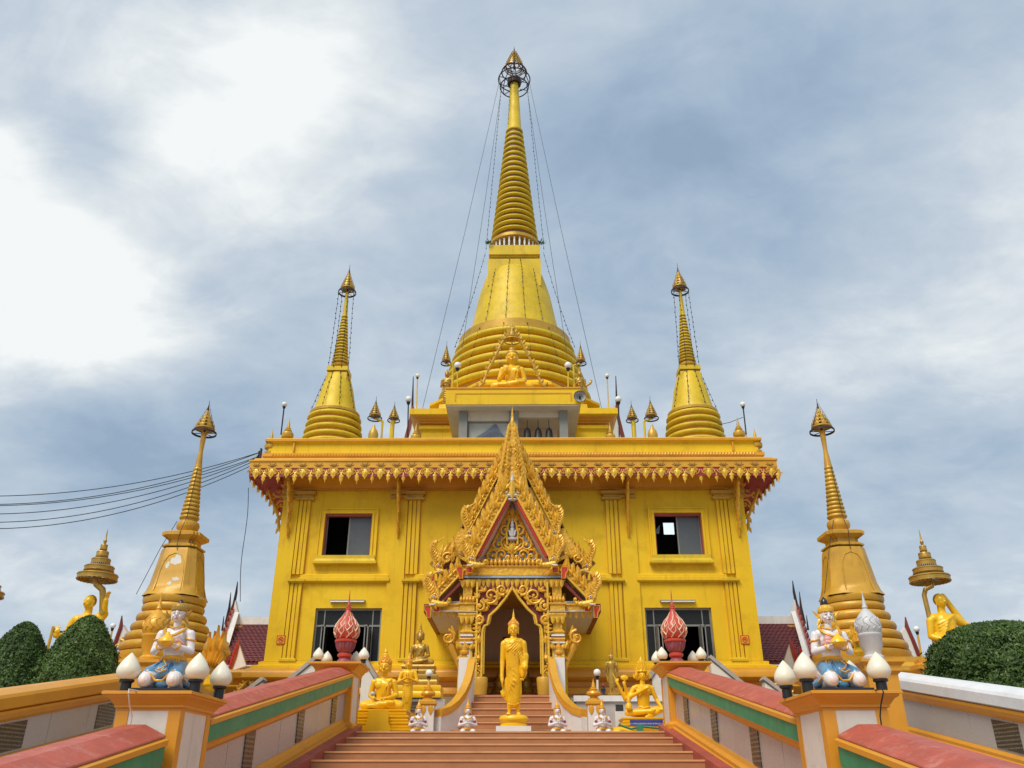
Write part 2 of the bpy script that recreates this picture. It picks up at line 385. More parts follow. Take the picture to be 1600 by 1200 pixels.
    def scroll(s, c, Rr, turns, a0, r0, y, hand=1, leaves=5, flat=1.0, M=None):   # tapered volute in the XZ plane with flame leaves outside
        pts = []; rs = []; m = int(14*turns)+3
        for i in range(m):
            t = i/(m-1); a = a0+hand*2*math.pi*turns*t; q = Rr*(1-t)**.85+.02*Rr
            pts.append((c[0]+q*math.cos(a), y-.02*t, c[1]+q*math.sin(a))); rs.append(r0*(1-.55*t))
        s.tube(pts, rs, 6, M=M); s.ell(pts[-1], (r0*1.2, r0*1.2, r0*1.2), 6, 4, M=M)
        for j in range(leaves):
            t = j/(leaves+1)*.55; a = a0+hand*2*math.pi*turns*t; q = Rr*(1-t)**.85
            s.leaf((c[0]+q*math.cos(a), c[1]+q*math.sin(a)), a+hand*.75, Rr*.62, Rr*.30, y, r0*.9, bend=.3*hand, M=M, n=4)
        return s
    def build(s, name, m, parent=None, smooth=30, loc=(0, 0, 0), rot=(0, 0, 0), label=None, fix=True):
        me = s.mesh(name, m, smooth, fix); return link(name, me, parent, loc, rot, label=label)
    def mesh(s, name, m, smooth=30, fix=True):
        me = bpy.data.meshes.new(name); me.from_pydata([tuple(p) for p in s.v], [], s.f)
        if fix:
            bm = bmesh.new(); bm.from_mesh(me); bmesh.ops.recalc_face_normals(bm, faces=bm.faces); bm.to_mesh(me); bm.free()
        if smooth:
            me.polygons.foreach_set('use_smooth', [True]*len(me.polygons)); me.set_sharp_from_angle(angle=R(smooth))
        me.materials.append(MAT[m] if isinstance(m, str) else m); me.update(); return me
def stuffy(o): o['kind'] = 'stuff'; return o
def struct(o): o['kind'] = 'structure'; return o
def remesh(mb, name, m, vox, smooth=3):               # one continuous body out of overlapping volumes
    me = mb.mesh(name, m, 0, True); o = bpy.data.objects.new(name, me); C.objects.link(o)
    a = o.modifiers.new('r', 'REMESH'); a.mode = 'VOXEL'; a.voxel_size = vox; a.use_smooth_shade = True
    if smooth: b = o.modifiers.new('s', 'SMOOTH'); b.iterations = smooth; b.factor = .5
    dg = bpy.context.evaluated_depsgraph_get(); out = bpy.data.meshes.new_from_object(o.evaluated_get(dg)); out.name = name
    bpy.data.objects.remove(o); out.polygons.foreach_set('use_smooth', [True]*len(out.polygons))
    if not out.materials: out.materials.append(MAT[m])
    return out
# ================================================================ ground, stairs, terraces
SL = .165; YL = 15.0; ZL = 2.40           # stair slope, landing edge, landing height
def zs(Y): return ZL-(YL-Y)*SL
def zr(Y): return ZL-(YL-Y)*.173
struct(MB().box(-400, 400, -60, 900, -.5, -.06).build('ground', 'ground_soil', smooth=0))
struct(MB().box(-6.0, -3.45, -2, 15.6, -.05, 1.2).build('side_path', 'terrace_tile', smooth=0))
struct(MB().box(3.45, 6.0, -2, 15.6, -.05, 1.2).build('side_path', 'terrace_tile', smooth=0))
struct(MB().box(-9.6, 9.6, 15.6, 42, -.05, 2.38).build('terrace', 'terrace_tile', smooth=0))
for s in (-1, 1):
    m = MB(); n = 24
    xs = [6.55, 9, 13, 20, 40, 120]
    vs = []; fs = []
    rows = [(-2, .0), (9, 1.5), (12, 2.0), (15, 2.35), (25, 2.4), (44, 2.4), (120, 1.5), (400, -.02)]
    for Y, z in rows:
        for x in xs: vs.append((s*(x if Y < 15 else x), Y, z-.002 if x < 100 else -.03))
    k = len(xs)
    for i in range(len(rows)-1):
        for j in range(k-1): fs.append((i*k+j, i*k+j+1, (i+1)*k+j+1, (i+1)*k+j))
    struct(m.add(vs, fs).build('garden_ground', 'ground_soil', smooth=60))
lower = thing('stairway', 'wide orange tiled stairway climbing between the balustrades', 'stairs', (0, 8, 0)); del lower['category']; del lower['label']; lower['kind'] = 'structure'
rise, run = .127, .77
stm = MB().box(-2.62, 2.62, 0, run+.02, -rise-.35, -.026).mesh('step', 'step_tile', 0)
nsm = MB().box(-2.62, 2.62, -.012, .30, -.024, 0).mesh('nosing', 'step_nose', 0)
for k in range(19):
    y = YL-k*run; z = ZL-k*rise
    if z < .1: break
    st = link('step', stm, lower, (0, y-8, z)); link('nosing', nsm, st, (0, 0, 0))
struct(MB().box(-2.62, 2.62, YL+run+.02, 15.62, 1.9, ZL-.004).box(-3.6, 3.6, 15.62, 17.3, 1.9, ZL+.002).build('landing', 'step_tile', smooth=0))
# upper flight
up = thing('upper_stairway', '', '', (0, 18, 2.4)); del up['category']; del up['label']; up['kind'] = 'structure'
for k in range(6):
    hw = 1.32-.075*k; y = 17.3+.3*k; z = 2.4+.15*(k+1)
    st = MB().box(-hw+.12, hw-.12, y, 19.0, z-.15, z-.022).build('step', 'step_tile', up, 0, (0, -18, -2.4))
    MB().box(-hw+.12, hw-.12, y-.02, y+.25, z-.02, z).build('nosing', 'step_nose', st, 0)
    MB().box(-hw, -hw+.118, y-.03, 19, z-.15, z+.006).box(hw-.118, hw, y-.03, 19, z-.15, z+.006).build('end_block', 'stringer_red', st, 0)
MB().box(-1.02, 1.02, 19.0, 24.4, 2.4, 3.235).build('platform_floor', 'terrace_tile', up, 0, (0, -18, -2.4))
MB().box(-.90, .90, 18.93, 19.3, 3.237, 3.33).build('top_kerb', 'stringer_red', up, 0, (0, -18, -2.4))

# ---- sloping balustrades of the stairway
RAILP = {  # (inward-facing section) dx outward from the inner face, dz above the slope line through the treads
 'plinth_trim': [(.0, -.30), (.0, .06), (.035, .075), (.035, .12), (.085, .15), (.10, .20), (.45, .20), (.45, -.30)],
 'granite_panel': [(.11, .195), (.11, .62), (.44, .62), (.44, .195)],
 'under_moulding': [(.10, .60), (.05, .64), (.045, .68), (.02, .71), (.50, .71), (.50, .60)],
 'green_band': [(.0, .712), (.0, .862), (.54, .862), (.54, .712)],
 'gold_lip': [(-.02, .864), (-.02, .905), (.02, .925), (.54, .925), (.57, .905), (.57, .864)],
 'red_coping': [(.005, .927), (.012, .938), (.19, 1.02), (.36, 1.02), (.54, .938), (.55, .927)]}
RMAT = {'plinth_trim': 'rail_orange', 'granite_panel': 'granite', 'under_moulding': 'rail_orange', 'green_band': 'rail_green', 'gold_lip': 'rail_orange', 'red_coping': 'pink_red'}
def sweep(mb, prof, xin, s, Y0, Y1, z0, z1):           # section swept along a slope
    n = len(prof)
    vs = [(s*(xin+dx), Y, z+dz) for Y, z in ((Y0, z0), (Y1, z1)) for dx, dz in prof]
    mb.add(vs, [tuple(range(n)), tuple(range(2*n-1, n-1, -1))]+[(i, (i+1) % n, n+(i+1) % n, n+i) for i in range(n)]); return mb
def balustrade(s, Y0, Y1, label, zoff=0.0, plaques=(), ends=True, xin=2.70):
    t = thing('stair_balustrade', label, 'balustrade', (s*(xin+.2), Y0, zr(Y0)), 'sloping balustrades beside the stairway')
    L = (-s*(xin+.2), -Y0, -zr(Y0))
    for k, pr in RAILP.items():
        if k == 'granite_panel':
            n = max(2, round((Y1-Y0)/.95))
            for i in range(n):
                a = Y0+(Y1-Y0)*i/n+.004; b = Y0+(Y1-Y0)*(i+1)/n-.004
                sweep(MB(), pr, xin+random.uniform(0, .003), s, a, b, zr(a)+zoff, zr(b)+zoff).build('granite_panel', 'granite', t, 0, L)
            continue
        ya, yb = Y0, Y1
        if k == 'green_band': ya, yb = Y0+.02, Y1-.0
        sweep(MB(), pr, xin, s, ya, yb, zr(ya)+zoff, zr(yb)+zoff).build(k, RMAT[k], t, 0, L)
    for y in plaques:
        x = s*(xin+.095); z = zr(y)+.20; h = .40; w = .34
        a, b = sorted((x, x+s*.02))
        MB().add([(a, y-w/2, z-w/2*SL+.02), (b, y-w/2, z-w/2*SL+.02), (a, y+w/2, z+w/2*SL+.02), (b, y+w/2, z+w/2*SL+.02), (a, y-w/2, z-w/2*SL+h), (b, y-w/2, z-w/2*SL+h), (a, y+w/2, z+w/2*SL+h), (b, y+w/2, z+w/2*SL+h)],
                 [(0, 2, 3, 1), (4, 5, 7, 6), (0, 1, 5, 4), (2, 6, 7, 3), (0, 4, 6, 2), (1, 3, 7, 5)]).build('plaque', 'plaque_stone', t, 0, L)
    return t
for s, w in ((-1, 'left'), (1, 'right')):
    balustrade(s, 8.22, 15.02, f'red and green topped balustrade between the {w} lamp pillar and the {w} urn pillar', plaques=(14.2, 12.1, 9.9) if s < 0 else (14.15, 12.2, 10.2))
    balustrade(s, 1.2, 7.28, f'nearest red and green topped balustrade in front of the {w} lamp pillar', plaques=(5.9, 3.9), zoff=-.045)
    st = sweep(MB(), [(-.13, -.25), (-.13, .03), (0, .05), (0, -.25)], 2.70, s, .6, 15.6, zs(.6), zs(15.6)).build('stair_stringer', 'stringer_red', None, 0); struct(st)
# ---- outer side walls
def outer_wall(s):
    xin = 6.3; Y0, Y1 = 7.0, 15.6; w = 'left' if s < 0 else 'right'
    t = thing('side_wall', ('far left side wall with gold coping and dark plaques below the pointed hedges' if s < 0 else 'far right side wall with white coping and a dark plaque below the round bush'), 'wall', (s*6.5, Y0, 0), 'outer side walls')
    L = (-s*6.5, -Y0, 0); zt0 = zat(1100, 10.0)-SL*3.0 ; zt = lambda Y: 2.83+(Y-12.3)*.172
    top = 'rail_orange' if s < 0 else 'rail_white'
    sweep(MB(), [(0, -.20), (-.05, -.17), (-.05, -.04), (-.02, .0), (.10, .05), (.30, .05), (.4, -.02), (.4, -.20)], xin, s, Y0, Y1, zt(Y0), zt(Y1)).build('coping', top, t, 0, L)
    sweep(MB(), [(.04, -.34), (-.0, -.30), (-.03, -.24), (-.03, -.202), (.36, -.202), (.36, -.34)], xin, s, Y0, Y1, zt(Y0), zt(Y1)).build('moulding', 'rail_orange', t, 0, L)
    n = 8
    for i in range(n):
        a = Y0+(Y1-Y0)*i/n+.004; b = Y0+(Y1-Y0)*(i+1)/n-.004
        sweep(MB(), [(.05, -.74), (.05, -.342), (.35, -.342), (.35, -.74)], xin+random.uniform(0, .003), s, a, b, zt(a), zt(b)).build('granite_panel', 'granite', t, 0, L)
    sweep(MB(), [(-.04, -.98), (-.04, -.85), (.0, -.82), (.0, -.78), (.04, -.742), (.4, -.742), (.4, -.98)], xin, s, Y0, Y1, zt(Y0), zt(Y1)).build('plinth_trim', 'rail_orange', t, 0, L)
    sweep(MB(), [(.02, -2.9), (.02, -.982), (.38, -.982), (.38, -2.9)], xin, s, Y0, Y1, zt(Y0), zt(Y1)).build('footing', 'cream_white', t, 0, L)
    for y in ((11.5, 14.0, 9.2) if s < 0 else (11.5, 9.2)):
        x = s*(xin+.04); a, b = sorted((x, x+s*.02)); w_ = .58; z = zt(y)-.73
        MB().add([(xx, y+sy*w_/2, z+sy*w_/2*SL+zz_) for zz_ in (.02, .36) for sy in (-1, 1) for xx in (a, b)],
                 [(0, 2, 3, 1), (4, 5, 7, 6), (0, 1, 5, 4), (2, 6, 7, 3), (0, 4, 6, 2), (1, 3, 7, 5)]).build('plaque', 'plaque_stone', t, 0, L)
for s in (-1, 1): outer_wall(s)
# ---- lamp pillars (near) and urn posts (far)
CAPP = [(0, 0), (.0, .02), (.03, .035), (.03, .06), (.045, .075), (.075, .12), (.115, .145), (.12, .165), (.15, .17), (.15, .20), (.135, .205)]
def pillar(s, x0, x1, y0, y1, zb, zt, label, group, k=1.0):
    a, b = sorted((s*x0, s*x1)); t = thing('balustrade_pillar', label, 'pillar', ((a+b)/2, (y0+y1)/2, zb), group); L = (-(a+b)/2, -(y0+y1)/2, -zb)
    zc = zt-.205*k
    e = .095
    MB().box(a+.004, b-.004, y0+.004, y1-.004, zb, zc).build('shaft', 'cream_white', t, 0, L)
    for xx in (a, b-e):
        for yy in (y0, y1-e): MB().box(xx-.004, xx+e+.004, yy-.004, yy+e+.004, zb, zc-.002).build('corner_strip', 'rail_orange', t, 0, L)
    MB().rect([(o*k, zc+z*k) for o, z in CAPP], a, b, y0, y1).build('cap', 'rail_orange', t, 25, L)
    MB().rect([(.07, zb), (.07, zb+.12), (.02, zb+.17)], a, b, y0, y1).build('base', 'rail_orange', t, 25, L)
    return t
for s, w in ((-1, 'left'), (1, 'right')):
    pillar(s, 2.66, 3.19, 7.38, 8.12, .6, 2.30, f'big {w} foreground pillar with orange cap carrying the kneeling white figure', 'square pillars of the stairway', .72)
    pillar(s, 2.70, 3.30, 15.02, 15.75, 2.38, 3.50, f'{w} upper pillar with orange cap carrying a red flame urn at the head of the stairs', 'square pillars of the stairway')

# ================================================================ the temple hall
WX = 6.86; YW = 24.0; YB = 38.0; YC = 31.0
hall = thing('temple_hall', 'bright yellow two storey temple hall with gold eaves carrying the great stupa', 'temple', (0, 24, 2.4))
HL = (0, -24, -2.4)
def hp(mb, name, m, sm=0, parent=None, **k):
    o = mb.build(name, m, parent or hall, sm, HL if parent is None else (0, 0, 0), **k); return o
# front wall with openings (window, door, porch)
def wall_with_holes(x0, x1, z0, z1, holes, y0, y1, mb=None):
    xs = sorted({x0, x1, *[h[0] for h in holes], *[h[1] for h in holes]}); zs_ = sorted({z0, z1, *[h[2] for h in holes], *[h[3] for h in holes]})
    mb = mb or MB()
    for i in range(len(xs)-1):
        j = 0
        while j < len(zs_)-1:
            cx = (xs[i]+xs[i+1])/2
            def solid(q): cz = (zs_[q]+zs_[q+1])/2; return not any(h[0] < cx < h[1] and h[2] < cz < h[3] for h in holes)
            if not solid(j): j += 1; continue
            k = j
            while k+1 < len(zs_)-1 and solid(k+1): k += 1
            mb.box(xs[i], xs[i+1], y0, y1, zs_[j], zs_[k+1]); j = k+1
    return mb
WIN = (4.87, .70, 7.60, 8.86)    # centre x, half width, z0, z1
DOOR = (4.66, .94, 3.35, 6.11)
holes = [(-WIN[0]-WIN[1], -WIN[0]+WIN[1], WIN[2], WIN[3]), (WIN[0]-WIN[1], WIN[0]+WIN[1], WIN[2], WIN[3]),
         (-DOOR[0]-DOOR[1], -DOOR[0]+DOOR[1], DOOR[2], DOOR[3]), (DOOR[0]-DOOR[1], DOOR[0]+DOOR[1], DOOR[2], DOOR[3]), (-1.0, 1.0, 3.2, 6.3)]
w = hp(wall_with_holes(-WX, WX, 3.0, 10.3, holes, YW, YW+.25), 'wall', 'yellow_paint')
hp(MB().box(-WX, -WX+.25, YW+.25, YB, 3.0, 10.3), 'wall', 'yellow_paint'); hp(MB().box(WX-.25, WX, YW+.25, YB, 3.0, 10.3), 'wall', 'yellow_paint')
hp(MB().box(-WX+.25, WX-.25, YB-.25, YB, 3.0, 10.3), 'wall', 'yellow_paint')
# rooms behind the openings
for s in (-1, 1):
    a, b = sorted((s*3.3, s*6.5))
    hp(MB().box(a, b, 26.6, 26.7, 7.0, 9.6).box(a, b, 24.25, 26.6, 9.6, 9.7).box(a, b, 24.25, 26.6, 7.0, 7.1).box(a, a+.05, 24.25, 26.6, 7.1, 9.6).box(b-.05, b, 24.25, 26.6, 7.1, 9.6), 'inner_room', 'dark_interior')
    hp(MB().box(a, b, 27.6, 27.7, 3.2, 6.6).box(a, b, 24.25, 27.6, 6.6, 6.7).box(a, b, 24.25, 27.6, 3.1, 3.3).box(a, a+.05, 24.25, 27.6, 3.3, 6.6).box(b-.05, b, 24.25, 27.6, 3.3, 6.6), 'inner_room', 'dark_interior')
hp(MB().box(-1.2, 1.2, 24.3, 24.4, 3.2, 6.5), 'inner_room', 'mauve_wall'); hp(MB().box(-.28, .02, 24.27, 24.299, 4.75, 5.35), 'dark_picture', 'dark_interior')
# windows
for s in (-1, 1):
    cx = s*WIN[0]; x0, x1, z0, z1 = cx-WIN[1], cx+WIN[1], WIN[2], WIN[3]
    wn = hp(MB().box(x0+.02, x1-.02, YW+.12, YW+.16, z1-.05, z1-.01).box(x0+.02, x1-.02, YW+.12, YW+.16, z0+.01, z0+.05).box(x0+.02, x0+.06, YW+.12, YW+.16, z0+.05, z1-.05).box(x1-.06, x1-.02, YW+.12, YW+.16, z0+.05, z1-.05).box(cx-.02, cx+.02, YW+.12, YW+.16, z0+.05, z1-.05), 'window', 'grey_frame')
    MB().box(x0+.001, x1-.001, YW-.02, YW+.1, z1-.07, z1-.001).box(x0+.001, x0+.035, YW-.02, YW+.1, z0, z1-.07).box(x1-.035, x1-.001, YW-.02, YW+.1, z0, z1-.07).build('frame', 'stringer_red', wn, 0)
    MB().box(cx+.02, x1-.06, YW+.13, YW+.145, z0+.05, z1-.05).build('pane', 'grey_glass', wn, 0)
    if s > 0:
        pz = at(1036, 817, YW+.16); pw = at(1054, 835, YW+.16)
        MB().box(pz.x, pw.x, YW+.162, YW+.167, pw.z, pz.z).build('pane', 'glow_panel', wn, 0, label='added self-lit panel for the bright square in the open half')  # added glowing panel, paints the bright spot instead of a real reflection
        pa = at(1020, 834, YW+.16); pb = at(1030, 834, YW+.16); pc = at(1031, 820, YW+.16)
        MB().prism([(pa.x, pa.z), (pb.x, pb.z), (pc.x, pc.z)], YW+.162, YW+.167).build('pane', 'grey_glass', wn, 0)
    sur = MB()
    def ring(o0, o1, d0): # picture-frame moulding
        sur.box(x0-o1, x1+o1, YW-d0, YW, z1+o0, z1+o1).box(x0-o1, x0-o0, YW-d0, YW, z0-o0, z1+o0).box(x1+o0, x1+o1, YW-d0, YW, z0-o0, z1+o0)
    ring(.0, .06, .10); ring(.06, .13, .06); ring(.13, .17, .09)
    MB.build(sur, 'surround', 'yellow_paint', wn, 0)
    MB().rect([(.0, z0-.27), (.05, z0-.25), (.05, z0-.19), (.02, z0-.17), (-.02, z0-.10), (-.02, z0-.001)], x0-.17, x1+.17, YW-.14, YW+.02).build('sill', 'chedi_yellow', wn, 0)
# doors
for s in (-1, 1):
    cx = s*DOOR[0]; x0, x1, z0, z1 = cx-DOOR[1], cx+DOOR[1], DOOR[2], DOOR[3]
    d = hp(MB().box(x0, x1, YW+.1, YW+.15, z1-.05, z1).box(x0, x0+.05, YW+.1, YW+.15, z0, z1-.05).box(x1-.05, x1, YW+.1, YW+.15, z0, z1-.05).box(x0+.05, x1-.05, YW+.1, YW+.15, z1-.5, z1-.45)
           .box(x0+.24, x0+.27, YW+.1, YW+.15, z0, z1-.5).box(x1-.27, x1-.24, YW+.1, YW+.15, z0, z1-.5).box(x0+.24, x0+.27, YW+.1, YW+.15, z1-.45, z1-.05).box(x1-.27, x1-.24, YW+.1, YW+.15, z1-.45, z1-.05), 'door', 'aluminium')
    MB().box(x0+.05, x1-.05, YW+.12, YW+.13, z1-.45, z1-.05).build('pane', 'dark_glass', d, 0)
    MB().box(x0+.05, x0+.24, YW+.12, YW+.13, z0, z1-.5).build('pane', 'dark_glass', d, 0); MB().box(x1-.24, x1-.05, YW+.12, YW+.13, z0, z1-.5).build('pane', 'dark_glass', d, 0)
    for q in (-1, 1):            # leaves standing open outward
        hx = cx+q*.66; a, b = sorted((hx, hx-q*.12))
        lf = MB(); lf.box(a, a+.03, YW-.32, YW+.08, z0, z1-.52).box(b-.03, b, YW-.36, YW-.32, z0, z1-.52); lf.box(a, b, YW-.36, YW-.33, z1-.56, z1-.52).box(a, b, YW-.36, YW-.33, z0+1.0, z0+1.04)
        lf.build('leaf', 'aluminium', d, 0); MB().box(b-.006, b-.002, YW-.3, YW+.06, z0+.02, z1-.55).build('pane', 'dark_glass', d, 0)
# pilasters and string courses
def flute(x0, x1, z0, z1, y=YW):
    m = MB(); w_ = x1-x0
    for k in range(3): m.rect([(0, z0), (0, z1)], x0+w_*(.02+.34*k), x0+w_*(.28+.34*k), y-.09+.02*(k % 2), y-.02)
    return m
for s in (-1, 1):
    for (xa, xb, dd) in ((6.38, 6.04, .12), (3.11, 2.75, .12)):
        a, b = sorted((s*xa, s*xb)); hp(flute(a, b, 7.06, 9.25), 'pilaster_flutes', 'yellow_paint'); hp(flute(a, b, 4.66, 6.80), 'pilaster_flutes', 'yellow_paint'); hp(MB().box(a-.01, b+.01, YW-.021, YW-.001, 7.055, 9.25).box(a-.01, b+.01, YW-.021, YW-.001, 4.66, 6.80), 'pilaster_back', 'ochre_paint')
        hp(MB().rect([(0, 9.25), (.05, 9.27), (.05, 9.33), (.0, 9.36), (.0, 9.40), (.08, 9.44), (.08, 9.52), (.03, 9.56)], a-.05, b+.05, YW-.12, YW), 'capital', 'old_gold')
        hp(MB().rect([(0, 6.80), (.06, 6.84), (.06, 6.90)], a-.02, b+.02, YW-.12, YW), 'capital', 'chedi_yellow')
        hp(MB().rect([(.06, 4.645), (.06, 4.70), (0, 4.74)], a, b, YW-.11, YW), 'pilaster_foot', 'chedi_yellow')
    a, b = sorted((s*6.86, s*6.40)); hp(MB().box(a-(.012 if s < 0 else 0), b+(.012 if s > 0 else 0), YW-.08, YW-.001, 4.66, 9.30), 'pilaster', 'yellow_paint')
    hp(MB().rect([(0, 9.30), (.05, 9.33), (.05, 9.40), (.0, 9.43), (.07, 9.50), (.07, 9.58)], a, b, YW-.08, YW+.2), 'capital', 'old_gold')
    a, b = sorted((s*3.62, s*3.14)); hp(MB().box(a, b, YW-.07, YW-.001, 4.66, 9.30), 'pilaster', 'yellow_paint')
    hp(MB().rect([(0, 9.30), (.05, 9.33), (.05, 9.40), (.0, 9.43), (.07, 9.50), (.07, 9.58)], a, b, YW-.07, YW), 'capital', 'old_gold')
    a, b = sorted((s*6.10, s*3.60)); hp(MB().rect([(0, 6.82), (.05, 6.86), (.05, 6.95), (.02, 6.96), (.02, 7.03), (.0, 7.05)], a, b, YW-.07, YW-.002), 'string_course', 'yellow_paint', label='yellow band between the storeys')
    a, b = sorted((s*2.80, s*1.9)); hp(MB().rect([(0, 6.82), (.05, 6.86), (.05, 6.95), (.02, 6.96), (.02, 7.03), (.0, 7.05)], a, b, YW-.07, YW-.002), 'string_course', 'yellow_paint')
# under-eave cove and soffit
pl = [(-WX, YW), (WX, YW), (WX, YB), (-WX, YB)]
hp(MB().plan([(0.02, 9.58), (.06, 9.60), (.06, 9.66), (.15, 9.74), (.40, 9.92), (.50, 9.96)], pl, capped=False), 'cove', 'ochre_paint', 40)
hp(MB().plan([(.50, 9.955), (.86, 9.955)], pl, capped=False), 'eave_soffit', 'deep_red')
# cornice
hp(MB().plan([(.86, 9.73), (.885, 9.73), (.885, 9.99), (.86, 10.0)], pl, capped=False), 'eave_edge', 'deep_red')
for s in (-1, 1): a, b = sorted((s*(WX+.05), s*(WX+.855))); hp(MB().box(a, b, YW-.80, YB, 9.74, 9.765), 'side_soffit', 'deep_red')
hp(MB().plan([(.86, 10.0), (.90, 10.0), (.90, 10.18), (.93, 10.20), (.93, 10.25), (.84, 10.28), (.80, 10.34), (.62, 10.40), (.62, 10.44), (.66, 10.46), (.66, 10.56), (.60, 10.58)], pl, capped=False), 'cornice', 'gold_trim')
hp(MB().plan([(.60, 10.58), (.53, 10.58), (.53, 10.93), (.58, 10.95), (.62, 10.97), (.62, 11.04), (.60, 11.06), (.35, 11.06), (.35, 10.60), (-2, 10.60)], pl, capped=False), 'parapet', 'yellow_paint')
hp(MB().plan([(.623, 10.955), (.635, 10.96), (.635, 11.03), (.623, 11.035)], pl, capped=False), 'parapet_rail', 'ochre_paint')
hp(MB().box(-WX-.4, WX+.4, YW-.4, YB+.4, 10.5, 10.605), 'roof_deck', 'concrete')
# carved eave pieces
P = .458; n = 34; YF = YW-.86-.045
big = MB()
ho = [(.0, -.0), (.09, .0), (.12, -.05), (.19, -.055), (.16, -.10), (.15, -.155), (.095, -.17), (.075, -.24), (.03, -.29), (0, -.36)]
big.relief([(x*1.08, z) for x, z in ho]+[(-x*1.08, z) for x, z in ho[-2:0:-1]], 0, .022, .025, (0, -.13))
for s in (-1, 1): big.tube([(s*.05, -.03, -.02), (s*.13, -.045, -.015), (s*.18, -.04, -.05), (s*.15, -.04, -.085), (s*.11, -.04, -.06)], [.018, .02, .018, .015, .01], 5)
big.relief([(0, -.05), (.035, -.10), (.05, -.16), (.02, -.23), (0, -.27), (-.02, -.23), (-.05, -.16), (-.035, -.10)], -.02, .02, .02)
bigm = big.mesh('eave_pendant', 'fine_gold', 30)
sm_ = MB(); dr0 = [(0, 0), (.05, 0), (.025, -.06), (.04, -.12), (.09, -.17), (.085, -.23), (.05, -.25), (.055, -.31), (.02, -.36), (0, -.46)]
sm_.relief(dr0+[(-x, z) for x, z in dr0[-2:0:-1]], .02, .03, .02, (0, -.23))
for s in (-1, 1): sm_.tube([(s*.02, .0, -.04), (s*.06, -.01, -.13), (s*.12, -.005, -.17), (s*.14, 0, -.12)], [.016, .016, .014, .009], 5)
smm = sm_.mesh('eave_drop', 'fine_gold', 30)
rs = MB()
for a in (90, 40, 140, 8, 172): rs.leaf((0, 0), R(a), .13 if a in (8, 172, 40, 140) else .09, .05, 0, .02, n=4, bend=.25*(1 if a < 90 else -1) if a != 90 else 0)
rsm = rs.mesh('leaf_rosette', 'stained_ochre', 30)
hv = lambda x, y, z: (x, y-24, z-2.4)
for i in range(n):
    x = (i-(n-1)/2)*P
    j = lambda a_: random.uniform(-a_, a_)
    link('eave_pendant', bigm, hall, hv(x+j(.012), YF, 9.97+j(.008)), (j(.05), j(.035), j(.05)), (.86+j(.05), 1, .90+j(.06))); link('leaf_rosette', rsm, hall, hv(x+j(.01), YF+.0, 10.045), (0, j(.05), 0), (1.1+j(.1), 1, 1+j(.1)))
    link('eave_drop', smm, hall, hv((x+P/2 if i < n-1 else x+P/2-.02)+j(.01), YF+.02, 9.97), (j(.05), j(.05), j(.08)), (1+j(.07), 1, 1+j(.07)))
for s in (-1, 1):
    for i in range(31):
        y = YW-.7+i*P
        link('eave_pendant', bigm, hall, hv(s*(WX+.905), y, 9.97), (0, 0, s*math.pi/2)); link('eave_drop', smm, hall, hv(s*(WX+.89), y+P/2, 9.97), (0, 0, s*math.pi/2))
d = MB()
for i in range(160):
    x = (i-79.5)*.0905; d.leaf((x, 10.475), math.pi/2, .08, .075, YW-.665, .02, n=3)
stuffy(hp(d, 'small_leaf_frieze', 'gold_trim'))
# brackets under the eaves (thin carved S brackets)
def bracket_mesh():
    m = MB(); sp = [(0, -1.82), (-.04, -1.6), (-.18, -1.38), (-.22, -1.08), (-.34, -.8), (-.50, -.52), (-.62, -.22), (-.76, .0)]
    m.tube([(x, 0, z) for x, z in sp], [.02, .045, .05, .045, .05, .045, .04, .035], 6)
    m.tube([(-.01, 0, -.02), (-.01, 0, -1.3)], .03, 5)
    for k in range(1, 7):
        x, z = sp[k]; m.leaf((x, z), R(235), .20, .10, 0, .03, bend=.3, n=4); m.leaf((x, z), R(60), .17, .08, 0, .03, bend=-.3, n=4)
    m.scroll((-.28, -.22), .20, 1.4, R(200), .04, 0, 1, 3); m.scroll((-.17, -.66), .15, 1.3, R(200), .035, 0, -1, 3); m.scroll((-.10, -1.05), .09, 1.2, R(200), .03, 0, 1, 2)
    m.leaf((0, -1.5), R(-95), .28, .12, 0, .04, n=5); m.leaf((0, -1.45), R(-60), .15, .07, 0, .03, n=4)
    return m.mesh('eave_bracket', 'carved_gold', 35)
bm_ = bracket_mesh()
for s in (-1, 1):
    for x in (6.62, 3.38): link('eave_bracket', bm_, hall, hv(s*x, YW-.085, 9.93), (0, 0, R(90)))
    for y in (24.35, 27.8, 31, 34.5): link('eave_bracket', bm_, hall, hv(s*(WX+.005), y, 9.93), (0, 0, 0 if s < 0 else math.pi))
